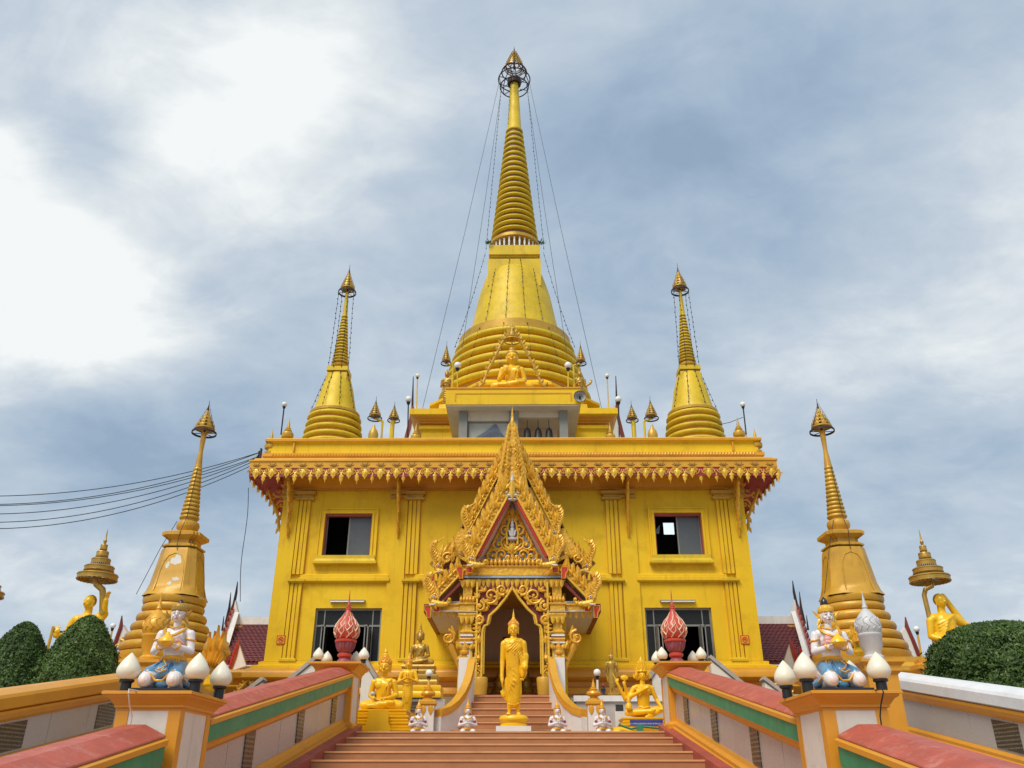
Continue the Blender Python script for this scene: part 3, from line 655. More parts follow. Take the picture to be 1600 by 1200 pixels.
# foot of the wall: torus mouldings and white base
hp(MB().plan([(.05, 4.66), (.14, 4.64), (.14, 4.56), (.30, 4.52), (.30, 4.46)], pl, capped=False), 'base_moulding', 'yellow_paint', 30)
hp(MB().plan([(.30, 4.46), (.40, 4.42), (.46, 4.32), (.46, 4.20), (.40, 4.14), (.22, 4.10), (.22, 3.98), (.34, 3.94), (.40, 3.84), (.40, 3.78), (.2, 3.72)], pl, capped=False), 'base_torus', 'ochre_paint', 40)
hp(MB().plan([(.2, 3.72), (.16, 3.70), (.16, 2.38)], pl, capped=False), 'base_wall', 'cream_white')
for s in (-1, 1):   # wide outer plinth beyond the hall on each side
    a, b = sorted((s*7.0, s*9.4))
    hp(MB().rect([(0, 2.38), (0, 3.80), (.08, 3.86), (.16, 3.98), (.16, 4.0), (.05, 4.05), (.05, 4.12), (.20, 4.2), (.24, 4.34), (.10, 4.42), (.0, 4.44)], a, b, 23.9, 30), 'side_plinth', 'ochre_paint', 30)
    hp(MB().box(a-.01, b+.01, 23.86, 23.91, 2.38, 3.79), 'plinth_wall', 'cream_white')
    for x in (8.25, 7.15):
        nx = s*x; z0 = 3.38
        ni = hp(MB().prism([(nx-.17, z0), (nx+.17, z0), (nx+.17, z0+.40), (nx, z0+.62), (nx-.17, z0+.40)], 23.70, 23.859), 'niche', 'maroon', 0)
        g = MB()
        for q in (-1, 1):
            g.box(min(nx+q*.17, nx+q*.23), max(nx+q*.17, nx+q*.23), 23.64, 23.75, z0-.05, z0+.40)
            g.tube([(nx+q*.30, 23.66, z0+.36), (nx+q*.15, 23.66, z0+.58), (nx, 23.66, z0+.78)], [.05, .05, .03], 6)
            for t in range(4): g.leaf((nx+q*(.28-.065*t), z0+.40+.09*t), R(90-q*35), .13, .07, 23.64, .03, n=4)
        g.leaf((nx, z0+.72), R(90), .22, .05, 23.64, .03); g.build('frame', 'carved_gold', ni, 35)
# side stair parapets with grey caps up to the doors
for s in (-1, 1):
    for (xa, za, xb, zb_, yy) in ((5.15, 4.55, 6.25, 3.60, 22.7), (3.92, 4.55, 3.60, 4.1, 22.7), (6.32, 3.95, 7.0, 3.42, 22.1)):
        o = MB(); p = MB()
        pts = [(s*xa, za), (s*xb, zb_), (s*xb, 2.38), (s*xa, 2.38)]
        dx, dz = s*(xb-xa), zb_-za; L = math.hypot(dx, dz); nx, nz = -dz/L*.09, dx/L*.09
        if nz < 0: nx, nz = -nx, -nz
        cp = [(s*xa-dx/L*.05, za-dz/L*.05), (s*xb+dx/L*.05, zb_+dz/L*.05), (s*xb+dx/L*.05+nx, zb_+dz/L*.05+nz), (s*xa-dx/L*.05+nx, za-dz/L*.05+nz)]
        t = thing('side_stair_parapet', '', 'parapet', (s*(xa+xb)/2, yy, 2.38), 'grey capped parapets of the side stairs')
        t['label'] = {5.15: 'long', 3.92: 'short inner', 6.32: 'lower outer'}[xa]+' sloping grey capped parapet below the '+('left' if s < 0 else 'right')+' doorway'
        LL = (-s*(xa+xb)/2, -yy, -2.38)
        o.prism(pts, yy, yy+.28).build('wall', 'cream_white', t, 0, LL)
        MB().prism(cp, yy-.05, yy+.33).build('cap', 'concrete', t, 0, LL)
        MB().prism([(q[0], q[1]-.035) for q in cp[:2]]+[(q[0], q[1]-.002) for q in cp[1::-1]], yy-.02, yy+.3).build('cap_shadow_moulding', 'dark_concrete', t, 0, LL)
# small pointed finials on the roof parapet corners
def bulb_finial(z=0, k=1.0):
    return [(.15*k, z), (.15*k, z+.06*k), (.10*k, z+.08*k), (.10*k, z+.14*k), (.17*k, z+.17*k), (.19*k, z+.24*k), (.17*k, z+.32*k), (.10*k, z+.36*k), (.12*k, z+.40*k), (.08*k, z+.44*k), (.09*k, z+.47*k), (.05*k, z+.50*k), (.045*k, z+.58*k), (.015*k, z+.72*k), (.002*k, z+.84*k)]
fm = MB().lathe(bulb_finial(), n=12).mesh('parapet_finial', 'old_gold', 40)
for s in (-1, 1):
    for (x, y, z, k) in ((6.95, 23.75, 11.05, 1.0), (7.38, 23.6, 10.62, 1.0), (7.4, 24.6, 10.9, 1.0), (3.0, 23.8, 11.02, .85), (7.42, 28, 10.9, 1), (7.42, 31, 10.9, 1)):
        link('parapet_finial', fm, hall, hv(s*x, y, z), scale=(k, k, k))
# a short drain spout pair on the parapet face
for s in (-1, 1): hp(MB().box(s*6.62-.02, s*6.62+.02, YW-.60, YW-.535, 10.62, 10.93), 'drain_pipe', 'gold_trim')

# ---- roof terrace: upper block
blk = thing('roof_block', 'stepped yellow upper block behind the roof parapet supporting the great stupa', 'building', (0, 27.6, 10.6)); BL = (0, -27.6, -10.6)
MB().rect([(0, 10.6), (0, 13.12), (.03, 13.20), (.10, 13.24), (.10, 13.36), (.04, 13.38)], -3.35, 3.35, 28.0, 34.5).build('storey', 'yellow_paint', blk, 0, BL)
MB().rect([(.0, 13.382), (.0, 13.42), (.10, 13.46), (.10, 13.50), (.20, 13.53), (.20, 13.57), (.32, 13.61), (.36, 13.648)], -3.35, 3.35, 28.0, 34.5).build('stepped_cornice', 'ochre_paint', blk, 0, BL)
MB().rect([(.36, 13.65), (.42, 13.68), (.42, 13.90), (.34, 13.92)], -3.35, 3.35, 28.0, 34.5).build('cornice_band', 'yellow_paint', blk, 0, BL)
MB().rect([(.0, 13.922), (0, 14.15), (-.1, 14.17), (-.5, 14.6), (-.5, 14.95)], -3.1, 3.1, 28.4, 34.2).build('stepped_base', 'yellow_paint', blk, 0, BL)
blf = thing('belfry', 'open fronted belfry with grey columns, a draped bay and three hanging bells', 'belfry', (0, 26, 10.6)); FL = (0, -26, -10.6)
ba = at(703, 610, 25.2); bb = at(697, 630, 25.2)
MB().box(-2.25, 2.25, 25.2, 28.3, 12.98, 13.55).build('canopy', 'yellow_paint', blf, 0, FL)
MB().box(-1.95, 1.95, 25.185, 25.199, 13.36, 13.40).box(-1.95, -1.91, 25.185, 25.199, 13.1, 13.36).box(1.91, 1.95, 25.185, 25.199, 13.1, 13.36).box(-2.26, 2.26, 25.17, 28.2, 13.55, 13.6).build('canopy_moulding', 'ochre_paint', blf, 0, FL)
MB().box(-2.22, 2.22, 25.23, 28.2, 12.93, 12.978).build('ceiling', 'beige_soffit', blf, 0, FL)
for x in (-1.68, 0.02, 1.68): MB().box(x-.14, x+.14, 25.6, 25.95, 10.6, 12.93).build('column', 'grey_frame', blf, 0, FL)
MB().box(-1.53, -.13, 25.7, 25.9, 12.6, 12.93).box(.17, 1.53, 25.7, 25.9, 12.72, 12.93).build('lintel', 'beige_soffit', blf, 0, FL)
MB().box(.16, 1.54, 27.2, 27.25, 10.6, 12.93).build('back_wall', 'mauve_wall', blf, 0, FL); MB().box(.9, 1.54, 27.0, 27.18, 10.6, 11.95).build('inner_wall', 'yellow_paint', blf, 0, FL)
MB().box(-1.50, -.16, 25.84, 25.86, 10.7, 12.56).box(-1.53, -1.5, 25.8, 25.9, 10.6, 12.6).box(-.16, -.13, 25.8, 25.9, 10.6, 12.6).box(-1.5, -.16, 25.8, 25.9, 12.56, 12.6).build('frame', 'grey_frame', blf, 0, FL)
MB().box(-1.49, -.17, 25.80, 25.83, 10.7, 12.55).build('screen', 'drape', blf, 0, FL)
dr = MB()
for k in range(11):
    t = k/10; xe = -.62-.78+1.2*t; zb_ = 11.2
    dr.tube([(-.60+.04*(t-.5), 25.76, 12.50), (-.60+(xe+.60)*.35, 25.74, 12.24), (-.60+(xe+.60)*.75, 25.75, 12.05-.05*abs(t-.5)), (xe, 25.76, 11.86), (xe, 25.76, 11.2)], [.008, .022, .028, .03, .03], 6, flat=.5)
dr.build('drape', 'drape_fold', blf, 50, FL)
MB().box(.35, 1.0, 26.2, 26.6, 11.0, 11.62).rect([(0, 11.62), (.05, 11.64), (.05, 11.70), (0, 11.72), (0, 11.78)], .4, 1.0, 26.2, 26.6).build('gold_box', 'gold_trim', blf, 0, FL)
bellm = MB().lathe([(.16, 0), (.155, .03), (.13, .10), (.12, .25), (.10, .36), (.05, .42), (.02, .46)], n=16).tube([(0, 0, .46), (0, 0, .95)], .012, 5).mesh('temple_bell', 'bell_bronze', 40)
for i, (px, lb) in enumerate(((824, 'hanging bronze bell nearest the middle column of the belfry'), (841, 'middle one of three bronze bells hanging in the belfry'), (858, 'bronze bell hanging nearest the right column of the belfry'))):
    p = at(px, 681, 25.9); tag(link('temple_bell', bellm, None, (p.x, 25.9, 11.98)), lb, 'bell', 'bells hanging in the belfry')
# ================================================================ stupas
def torus(mb, r, z, rr, n=40, m=8):
    mb.v = mb.v; vs = []; fs = []
    for i in range(n):
        a = 2*math.pi*i/n
        for k in range(m):
            b = 2*math.pi*k/m; q = r+rr*math.cos(b); vs.append((q*math.cos(a), q*math.sin(a), z+rr*math.sin(b)))
    for i in range(n):
        for k in range(m): fs.append((i*m+k, ((i+1) % n)*m+k, ((i+1) % n)*m+(k+1) % m, i*m+(k+1) % m))
    mb.add(vs, fs); return mb
def hoop(mb, r, z, h, n=20, t=.02):
    mb.lathe_open = None
    vs = []; fs = []
    for (q, zz_) in ((r, z), (r, z+h), (r-t, z+h), (r-t, z)):
        for i in range(n): a = 2*math.pi*i/n; vs.append((q*math.cos(a), q*math.sin(a), zz_))
    for k in range(4):
        for i in range(n): fs.append((k*n+i, k*n+(i+1) % n, ((k+1) % 4)*n+(i+1) % n, ((k+1) % 4)*n+i))
    mb.add(vs, fs); return mb
def multi_umbrella(parent, z0, r0, h, tiers=5, mname='dull_gold', hoopm='dark', cone=True, LL=(0, 0, 0), solid=False):
    """tiered ceremonial umbrella: bottom hoop with spokes, carved tiers, needle"""
    m = MB(); hm = 'rusty_iron' if hoopm == 'dark' else mname
    hoop(m, r0, z0, h*.05 if not solid else h*.10, 24, r0*.07)
    for k in range(6): a = math.pi*k/3; m.tube([(0, 0, z0+h*.02), (r0*math.cos(a), r0*math.sin(a), z0+h*.02)], r0*.035, 4)
    m.build('hoop', hm, parent, 40, LL)
    t = MB(); zz_ = z0+h*.13
    for k in range(tiers):
        f0 = .74*(1-k/tiers)**1.05+.07; rr = r0*f0; hh = h*.55/tiers
        if solid: t.lathe([(rr*.96, zz_), (rr, zz_+hh*.1), (rr, zz_+hh*.52), (rr*.93, zz_+hh*.62), (.02, zz_+hh*.7)], n=18)
        else:
            hoop(t, rr, zz_, hh*.34, 16, rr*.1)
            for q in range(8):
                a = math.pi*q/4; M = Matrix.Translation((rr*.92*math.cos(a), rr*.92*math.sin(a), zz_+hh*.2))@Matrix.Rotation(a+math.pi/2, 4, 'Z'); t.leaf((0, 0), R(90), hh*1.1, rr*.55, 0, rr*.08, n=3, M=M)
            t.lathe([(rr*.8, zz_+hh*.2), (rr*.45, zz_+hh*.95)], n=10)
        zz_ += hh
    t.build('tier', mname, parent, 40, LL)
    MB().lathe([(.05*r0+.012, z0), (.05*r0+.012, zz_), (.12*r0, zz_+h*.02), (.12*r0, zz_+h*.06), (.05*r0, zz_+h*.1), (.07*r0, zz_+h*.13), (.03*r0, zz_+h*.17), (.006, z0+h)], n=8).build('needle', 'rusty_iron' if hoopm == 'dark' else mname, parent, 40, LL)
def light_string(parent, p0, p1, sag, n, LL=(0, 0, 0), pull=None):
    p0, p1 = Vector(p0), Vector(p1); pts = []
    for i in range(13):
        t = i/12; q = p0.lerp(p1, t); q.z -= sag*4*t*(1-t); pts.append(q)
    m = MB(); m.tube(pts, .007, 4)
    for i in range(n):
        t = (i+.5)/n; q = p0.lerp(p1, t); q.z -= sag*4*t*(1-t)
        m.ell(q-Vector((random.uniform(-.02, .02), 0, .03)), (.022, .022, .035), 5, 4)
    return m.build('light_string', 'cable', parent, 0, LL)
def stupa(name, label, cat, X, Y, zb, prof, m='chedi_yellow', group=None, big=False):
    """prof: dict of heights and radii"""
    t = thing(name, label, cat, (X, Y, zb), group); P_ = prof; n = 64 if big else 32
    L = (0, 0, -zb)
    # rings below the bell
    z1, z0, r1, r0, k = P_['rings']
    dz = (z1-z0)/k
    for i in range(k):
        f = i/(k-1) if k > 1 else 0; z = z1-dz*(i+.5); r = r1+(r0-r1)*f
        q = dz*.30; prof_ = [(r-q*.9, z+dz*.40)]+[(r+q*(.95*math.sin(a)-.4), z+dz*.12+q*1.0*math.cos(a)) for a in np.linspace(.15, math.pi-.15, 8)]+[(r-q*.9, z-dz*.18)]
        rg = MB().lathe(prof_, n=n).build('ring', m, t, 50, L); MB().lathe([(r*.9, z-dz*.52), (r-q*1.1, z-dz*.50), (r-q*.95, z+dz*.0), (r-q*1.2, z+dz*.47), (r*.9, z+dz*.48)], n=n).build('recess', 'ochre_paint', rg, 40)  # recess coloured ochre for the shade and bounced light between rings
    zt, zb_, rt, rb, lip = P_['bell']
    if P_.get('lip_h'):
        MB().lathe([(lip*.9, zb_-P_['lip_h']), (lip, zb_-P_['lip_h']+.02), (lip, zb_-.03), (rb, zb_)], n=n).build('bell_lip', 'old_gold', t, 40, L)
    h = zt-zb_
    MB().lathe([(rb, zb_), (rb-(rb-rt)*.16, zb_+h*.10), (rb-(rb-rt)*.38, zb_+h*.30), (rb-(rb-rt)*.66, zb_+h*.6), (rt*1.03, zb_+h*.80), (rt*.95, zb_+h*.90), (rt*.78, zb_+h*.965), (rt*.4, zt)], n=n).build('bell', m, t, 50, L)
    for (o, za, zc, mm) in P_['boxes']:
        MB().rect([(0, za), (0, zc-.25*(zc-za)), (.0, zc)], -o, o, -o, o).build('block', mm, t, 0, L)
    return t, L
main, ML = stupa('great_stupa', 'tallest golden bell shaped stupa rising in the middle behind the belfry', 'stupa', 0.03, 31, 14.9,
    dict(rings=(17.95, 15.35, 2.45, 3.05, 6), bell=(21.9, 18.35, 1.34, 2.02, 2.36), lip_h=.40, boxes=[(1.13, 20.6, 21.95, 'chedi_yellow'), (.93, 21.95, 22.12, 'stained_ochre'), (1.02, 22.12, 22.2, 'chedi_yellow'), (1.10, 22.2, 22.68, 'chedi_yellow')]), big=True)
MB().plan([(.0, 14.9), (0, 15.0), (-.55, 15.38)], [(3.6*math.cos(math.pi/8+math.pi/4*k), 3.6*math.sin(math.pi/8+math.pi/4*k)) for k in range(8)]).build('octagonal_base', 'yellow_paint', main, 0, ML)
bal = MB().lathe([(.05, 0), (.05, .05), (.03, .1), (.05, .3), (.035, .42), (.05, .5)], n=6).mesh('baluster', 'white_paint', 40)
for k in range(28): a = 2*math.pi*k/28; link('baluster', bal, main, (1.02*math.cos(a), 1.02*math.sin(a), 22.68-14.9))
MB().lathe([(.86, 22.68), (.86, 23.2)], n=32).build('drum', 'stained_ochre', main, 40, ML)
z = 23.18; N_ = 21; zt = 30.1
for k in range(N_):
    f = k/(N_-1); za = 23.18+(zt-23.18)*(1-(1-f*.995)**1.0)*1.0
    s_ = (zt-23.18)/N_; za = 23.18+s_*k; r = 1.08-(1.08-.38)*(k/N_)**.93; q = s_*.5
    if k == 0: pr = [(r*.9, za), (r+.06, za+.05), (r+.06, za+s_*.6), (r*.86, za+s_)]
    else: pr = [(r*.84, za+s_*.56)]+[(r*.94+r*.08*math.sin(a), za+s_*.76-s_*.20*math.cos(a)) for a in np.linspace(0.1, math.pi-.2, 6)]+[(r*.84, za+s_)]
    rg = MB().lathe(pr, n=32).build('ring', 'chedi_yellow' if k else 'old_gold', main, 50, ML)
    if k: MB().lathe([(r*.86, za-.002), (r*.88, za+s_*.3), (r*.86, za+s_*.62)], n=32).build('recess', 'ring_shade_brown', rg, 40)  # dark band paints the shaded underside of each ring
MB().lathe([(.37, 30.1), (.34, 30.15), (.2, 33.15), (.26, 33.2), (.30, 33.25), (.30, 33.45), (.2, 33.5)], n=16).build('spire', 'chedi_yellow', main, 40, ML)
MB().lathe([(.33, 33.12), (.35, 33.2), (.35, 33.42), (.3, 33.46)], n=16).build('collar', 'rusty_iron', main, 40, ML)
um = MB()
for z_, r_ in ((32.95, .70), (33.45, .79), (33.95, .62), (34.3, .42)): torus(um, r_, z_, .03, 28, 5)
for k in range(6):
    a = math.pi*k/3+.3; c_, s_ = math.cos(a), math.sin(a)
    um.tube([(.3*c_, .3*s_, 32.9), (.70*c_, .70*s_, 32.95), (.79*c_, .79*s_, 33.45), (.62*c_, .62*s_, 33.95), (.42*c_, .42*s_, 34.3), (.2*c_, .2*s_, 34.6)], .022, 5)
    um.tube([(.1*c_, .1*s_, 33.45), (.79*c_, .79*s_, 33.45)], .022, 5)
um.build('crown_cage', 'rusty_iron', main, 40, ML)
t_ = MB()
for k in range(6):
    zz_ = 34.2+k*.19; rr = .50*(1-k/6.6)
    hoop(t_, rr, zz_, .05, 16, .03)
    for q in range(8):
        a = math.pi*q/4; M = Matrix.Translation((rr*math.cos(a), rr*math.sin(a), zz_+.1))@Matrix.Rotation(a+math.pi/2, 4, 'Z'); torus_m = MB(); t_.tube([(.08*math.cos(b), 0, .08*math.sin(b)) for b in np.linspace(0, 2*math.pi, 9)[:-1]], .016, 4, closed=True, M=M)
t_.build('crown_tiers', 'dull_gold', main, 40, ML)
MB().lathe([(.05, 34.2), (.05, 35.1), (.09, 35.16), (.05, 35.22), (.06, 35.3), (.004, 35.75)], n=8).build('needle', 'rusty_iron', main, 40, ML)
for (x, y) in ((-1.15, -1.15), (1.15, -1.15)):     # weeds growing on the ledge corners
    g = MB()
    for k in range(26):
        a = random.uniform(0, 6.28); e = random.uniform(.3, 1.4); L_ = random.uniform(.12, .32); d_ = Vector((math.cos(a)*math.cos(e), math.sin(a)*math.cos(e), math.sin(e)))*L_; o_ = Vector((x+random.uniform(-.08, .08), y+random.uniform(-.05, .05), 22.68))
        u = d_.orthogonal().normalized()*.03; g.add([o_, o_+d_*.6+u, o_+d_, o_+d_*.6-u], [(0, 1, 2, 3)])
    stuffy(tag(g.build('ledge_weeds', 'leaf_dark', None, 0, (0.03, 31, 0)), f'tuft of weeds on the {"left" if x<0 else "right"} corner of the stupa ledge', 'weeds'))
for a in (-2.2, -1.75, -1.35, -.95):               # strings of small lamps down the bell and spire
    c_, s_ = math.cos(a), math.sin(a)
    prev = Vector((1.12*c_, 1.12*s_, 22.0)); pts = [(1.42*c_, 1.42*s_, 21.3), (1.55*c_, 1.55*s_, 20.7), (1.74*c_, 1.74*s_, 19.7), (2.0*c_, 2.0*s_, 18.5), (2.42*c_, 2.42*s_, 18.0), (2.75*c_, 2.75*s_, 16.9), (3.1*c_, 3.1*s_, 15.5)]
    m = MB(); m.tube([prev]+pts, .006, 4)
    full = [prev]+[Vector(p) for p in pts]
    for i in range(len(full)-1):
        for q in range(3): u = full[i].lerp(full[i+1], (q+.5)/3); m.ell((u.x*1.01, u.y*1.01, u.z), (.024, .024, .04), 5, 4)
    m.build('light_string', 'cable', main, 0, ML)
for (x0, x1) in ((-.62, -1.25), (.62, 1.3)):
    light_string(main, (x0, -.35, 32.9), (x1, -.7, 22.7), .0, 40, ML)
light_string(main, (-.2, -.22, 32.9), (-.3, -.30, 30.2), 0, 9, ML)
for s in (-1, 1):      # slack strings beside the bell
    light_string(main, (s*1.25, -1.1, 22.3), (s*2.5, -.6, 17.9), .25, 20, ML)
gw = [((-.75, -.2, 33.1), at(655, 660, 28.2), 'outermost left'), ((-.6, -.2, 33.0), at(722, 545, 29.2), 'inner left'),
      ((.75, -.2, 33.1), at(945, 660, 28.2), 'outermost right'), ((.6, -.2, 33.0), at(885, 548, 29.2), 'inner right')]
for p0, p1, w in gw:
    q = Vector(p0)+Vector((0.03, 31, 0)); tag(MB().tube([q, q.lerp(p1, .5)+Vector((0, 0, -.25)), p1], .009, 5).build('guy_wire', 'cable', None, 0), f'{w} thin guy wire running down from the crown of the great stupa', 'wire', 'guy wires of the great stupa')

def small_stupa(s):
    w = 'left' if s < 0 else 'right'
    t, L = stupa('roof_stupa', f'slender yellow stupa standing at the {w} end of the temple roof', 'stupa', s*6.33, 27, 11.9,
        dict(rings=(13.28, 11.95, .90, 1.04, 5), bell=(15.0, 13.42, .46, .78, .88), lip_h=.14, boxes=[(.36, 14.35, 14.92, 'chedi_yellow'), (.30, 14.92, 15.0, 'stained_ochre'), (.375, 15.0, 15.16, 'chedi_yellow')]), group='slender stupas on the roof')
    MB().lathe([(1.12, 10.6), (1.12, 11.9), (1.0, 11.96)], n=32).build('drum', 'chedi_yellow', t, 40, L)
    MB().lathe([(.24, 15.16), (.24, 15.24), (.32, 15.27), (.33, 15.33), (.24, 15.4)], n=20).build('collar', 'old_gold', t, 40, L)
    N2 = 16; a0, a1 = 15.38, 17.45; st = (a1-a0)/N2
    for k in range(N2):
        r = .30-(.30-.105)*(k/N2)**.9; za = a0+st*k
        rg = MB().lathe([(r*.85, za+st*.38), (r, za+st*.45), (r*1.05, za+st*.65), (r, za+st*.85), (r*.84, za+st)], n=18).build('ring', 'chedi_yellow', t, 50, L); MB().lathe([(r*.86, za-.002), (r*.87, za+st*.45)], n=18).build('recess', 'ring_shade_brown', rg, 40)  # same painted shade below the rings of the small spire
    MB().lathe([(.10, 17.45), (.055, 18.5)], n=10).build('spire', 'chedi_yellow', t, 40, L)
    multi_umbrella(t, 18.45, .34, 1.3, 5, 'dull_gold', 'dark', LL=L)
    for k, a in enumerate((-2.6, -1.9, -1.2, -.5)):
        c_, s_ = math.cos(a), math.sin(a); light_string(t, (.32*c_, .32*s_, 18.45), (.42*c_, .42*s_, 15.1), .02, 16, L); light_string(t, (.40*c_, .40*s_, 15.0), (.86*c_, .86*s_, 13.42), -.05, 7, L)
for s in (-1, 1): small_stupa(s)

def redent(o, k):        # square plan with stepped corners
    a = o; b = o-k; c = o-2*k
    q = [(c, -a), (c, -b), (b, -b), (b, -c), (a, -c), (a, c), (b, c), (b, b), (c, b), (c, a)]
    return q+[(-x, -y) for x, y in q]
def outer_stupa(s):
    w = 'left' if s < 0 else 'right'; X = s*8.42; Y = 21.0; zb = 2.4
    t = thing('garden_stupa', ('weathered orange stupa with peeling paint behind the left kneeling figure' if s < 0 else 'smooth orange gold stupa beside the grey urn at right'), 'stupa', (X, Y, zb), 'orange stupas beside the stairway'); L = (0, 0, -zb)
    z1, z0, k = 5.62, 4.45, 5; dz = (z1-z0)/k
    for i in range(k):
        r = .715+.088*i; z = z1-dz*(i+.5)
        MB().lathe([(r*.82, z+dz*.5)]+[(r+dz*.45*math.sin(a)-.08, z+dz*.46*math.cos(a)) for a in np.linspace(.2, math.pi-.2, 7)]+[(r*.86, z-dz*.5)], n=36).build('ring', 'aged_ochre', t, 50, L)
    MB().lathe([(1.05, 4.2), (1.12, 4.3), (1.12, 4.42), (.95, 4.47)], n=36).build('ring', 'aged_ochre', t, 40, L)
    MB().plan([(.1, 2.4), (.1, 3.2), (.2, 3.3), (.2, 3.45), (0, 3.5), (0, 3.8), (.12, 3.9), (.12, 4.0), (-.05, 4.1), (-.05, 4.22)], redent(1.25, .14)).build('base', 'aged_ochre', t, 0, L)
    MB().lathe([(.72, 5.60), (.75, 5.66), (.75, 5.74), (.69, 5.78)], n=36).build('bell_lip', 'aged_ochre', t, 40, L)
    # octagonal-cornered bell
    m = MB(); vs = []; fs = []; sec = [(.70, 5.77), (.63, 5.90), (.585, 6.05), (.545, 6.35), (.50, 6.65), (.47, 6.88), (.45, 6.97)]
    def octo(r): c = r*.62; return [(c, -r), (r, -c), (r, c), (c, r), (-c, r), (-r, c), (-r, -c), (-c, -r)]
    for r, z in sec: vs += [(x, y, z) for x, y in octo(r*.97)]
    for i in range(len(sec)-1):
        for j in range(8): fs.append((i*8+j, i*8+(j+1) % 8, (i+1)*8+(j+1) % 8, (i+1)*8+j))
    bell = m.add(vs, fs).build('bell', 'aged_ochre', t, 40, L)
    # raised arch panel outline on the front face
    fr = MB(); zz = [5.86, 6.1, 6.35, 6.6, 6.76]; rr_ = [float(np.interp(z_, [p[1] for p in sec], [p[0]*.97 for p in sec])) for z_ in zz]
    hwf = [.52, .55, .55, .50, .34]; pts = [(-r_*f_, -r_-.004, z_) for r_, f_, z_ in zip(rr_, hwf, zz)]+[(0, -.465, 6.83)]; pts += [(-x, y, z_) for x, y, z_ in pts[-2::-1]]
    fr.tube(pts, .014, 5)
    for sg in (-1, 1): fr.tube([(-sg*y, x, z_) for x, y, z_ in pts], .014, 5)
    fr.build('panel_rib', 'old_gold', bell, 40)
    if s < 0:    # patches where the paint has flaked to bare plaster
        for (dx, z, a_, b_) in ((.06, 6.62, .12, .14), (-.14, 6.50, .045, .10), (.14, 6.15, .10, .045), (.02, 6.05, .05, .05)):
            pp = []
            nn = 14
            for q in range(nn):
                a = 2*math.pi*q/nn; rr = 1+random.uniform(-.3, .3); pp.append((dx+a_*rr*math.cos(a), z+b_*rr*math.sin(a)))
            def yf(z_): return -np.interp(z_, [p[1] for p in sec], [p[0]*.97 for p in sec])-.004
            MB().add([(x, yf(z_), z_) for x, z_ in pp]+[(x, yf(z_)+.02, z_) for x, z_ in pp], [tuple(range(nn)), tuple(range(2*nn-1, nn-1, -1))]+[(i, (i+1) % nn, nn+(i+1) % nn, nn+i) for i in range(nn)]).build('bare_patch', 'cream_white', bell, 0, label='peeled pale patch')
    MB().plan([(0, 6.97), (.10, 7.02), (.10, 7.06), (.0, 7.12), (0, 7.20), (.08, 7.26), (.14, 7.30), (.14, 7.38), (.06, 7.42), (-.12, 7.46)], redent(.34, .06)).build('harmika', 'aged_ochre', t, 0, L)
    MB().lathe([(.2, 7.42), (.22, 7.5), (.27, 7.55), (.29, 7.63), (.27, 7.71), (.2, 7.76), (.2, 7.80)], n=20).build('bulb', 'aged_ochre', t, 40, L)
    N2 = 13; a0, a1 = 7.80, 9.25; st = (a1-a0)/N2
    for k2 in range(N2):
        r = .245-(.245-.10)*(k2/N2)**.9; za = a0+st*k2
        MB().lathe([(r*.84, za), (r*.98, za+st*.15), (r*1.04, za+st*.45), (r*.98, za+st*.72), (r*.82, za+st)], n=16).build('ring', 'old_gold', t, 50, L)
    MB().lathe([(.10, 9.25), (.055, 9.7), (.08, 10.25)], n=10).build('spire', 'aged_ochre', t, 40, L)
    multi_umbrella(t, 10.22, .33, 1.0, 5, 'old_gold', 'dark', LL=L)
    m = MB()
    m.tube([(.03, -.12, 9.2), (.04, -.27, 7.8), (.03, -.50, 7.35), (.0, -.48, 7.0), (.02, -.47, 6.9)], .008, 4)
    m.tube([(-.3, -.1, 10.25), (.02, 0, 11.1), (.3, -.1, 10.25)], .008, 4); m.tube([(-.2, -.25, 7.7), (-.45, -.35, 7.0), (-.80, -.45, 5.8)], .008, 4)
    m.build('lighting_cable', 'cable', t, 0, L)
    # gold naga like crest beside the ring base
    return t
for s in (-1, 1): outer_stupa(s)

# ================================================================ ornate entrance porch
YG = 20.5
porch = thing('entrance_porch', 'ornate carved gold entrance porch with steep tiered gables and pointed arch', 'porch', (0, 20.5, 2.4)); PL = (0, -20.5, -2.4)
def pp(mb, name, m, sm=0, parent=None, label=None): return mb.build(name, m, parent or porch, sm, PL if parent is None else (0, 0, 0), label=label)
def g2(px, py, Y=YG): p = at(px, py, Y); return (p.x-.0, p.z)
def mir(pts, s): return [(s*x, z) for x, z in pts]
AX = 800.6
def G(px, py, Y=YG):   # left-hand pixel -> symmetric half coordinates (x negative)
    p = at(px, py, Y); return (p.x-at(801.5, py, Y).x, p.z)
lf1 = MB().leaf((0, 0), math.pi/2, 1, .62, 0, .14, n=7, lobes=1).leaf((-.12, .05), R(115), .55, .26, -.03, .10, bend=-.35, n=4).leaf((.12, .05), R(65), .55, .26, -.03, .10, bend=.35, n=4).leaf((0, .1), R(90), .6, .26, -.09, .10, n=4).leaf((-.16, .0), R(140), .36, .2, -.03, .08, bend=-.5, n=4).leaf((.16, .0), R(40), .36, .2, -.03, .08, bend=.5, n=4)
lf1m = lf1.mesh('gable_leaf', 'carved_gold', 35)
def pl3(x, y, z): return (x, y-20.5, z-2.4)
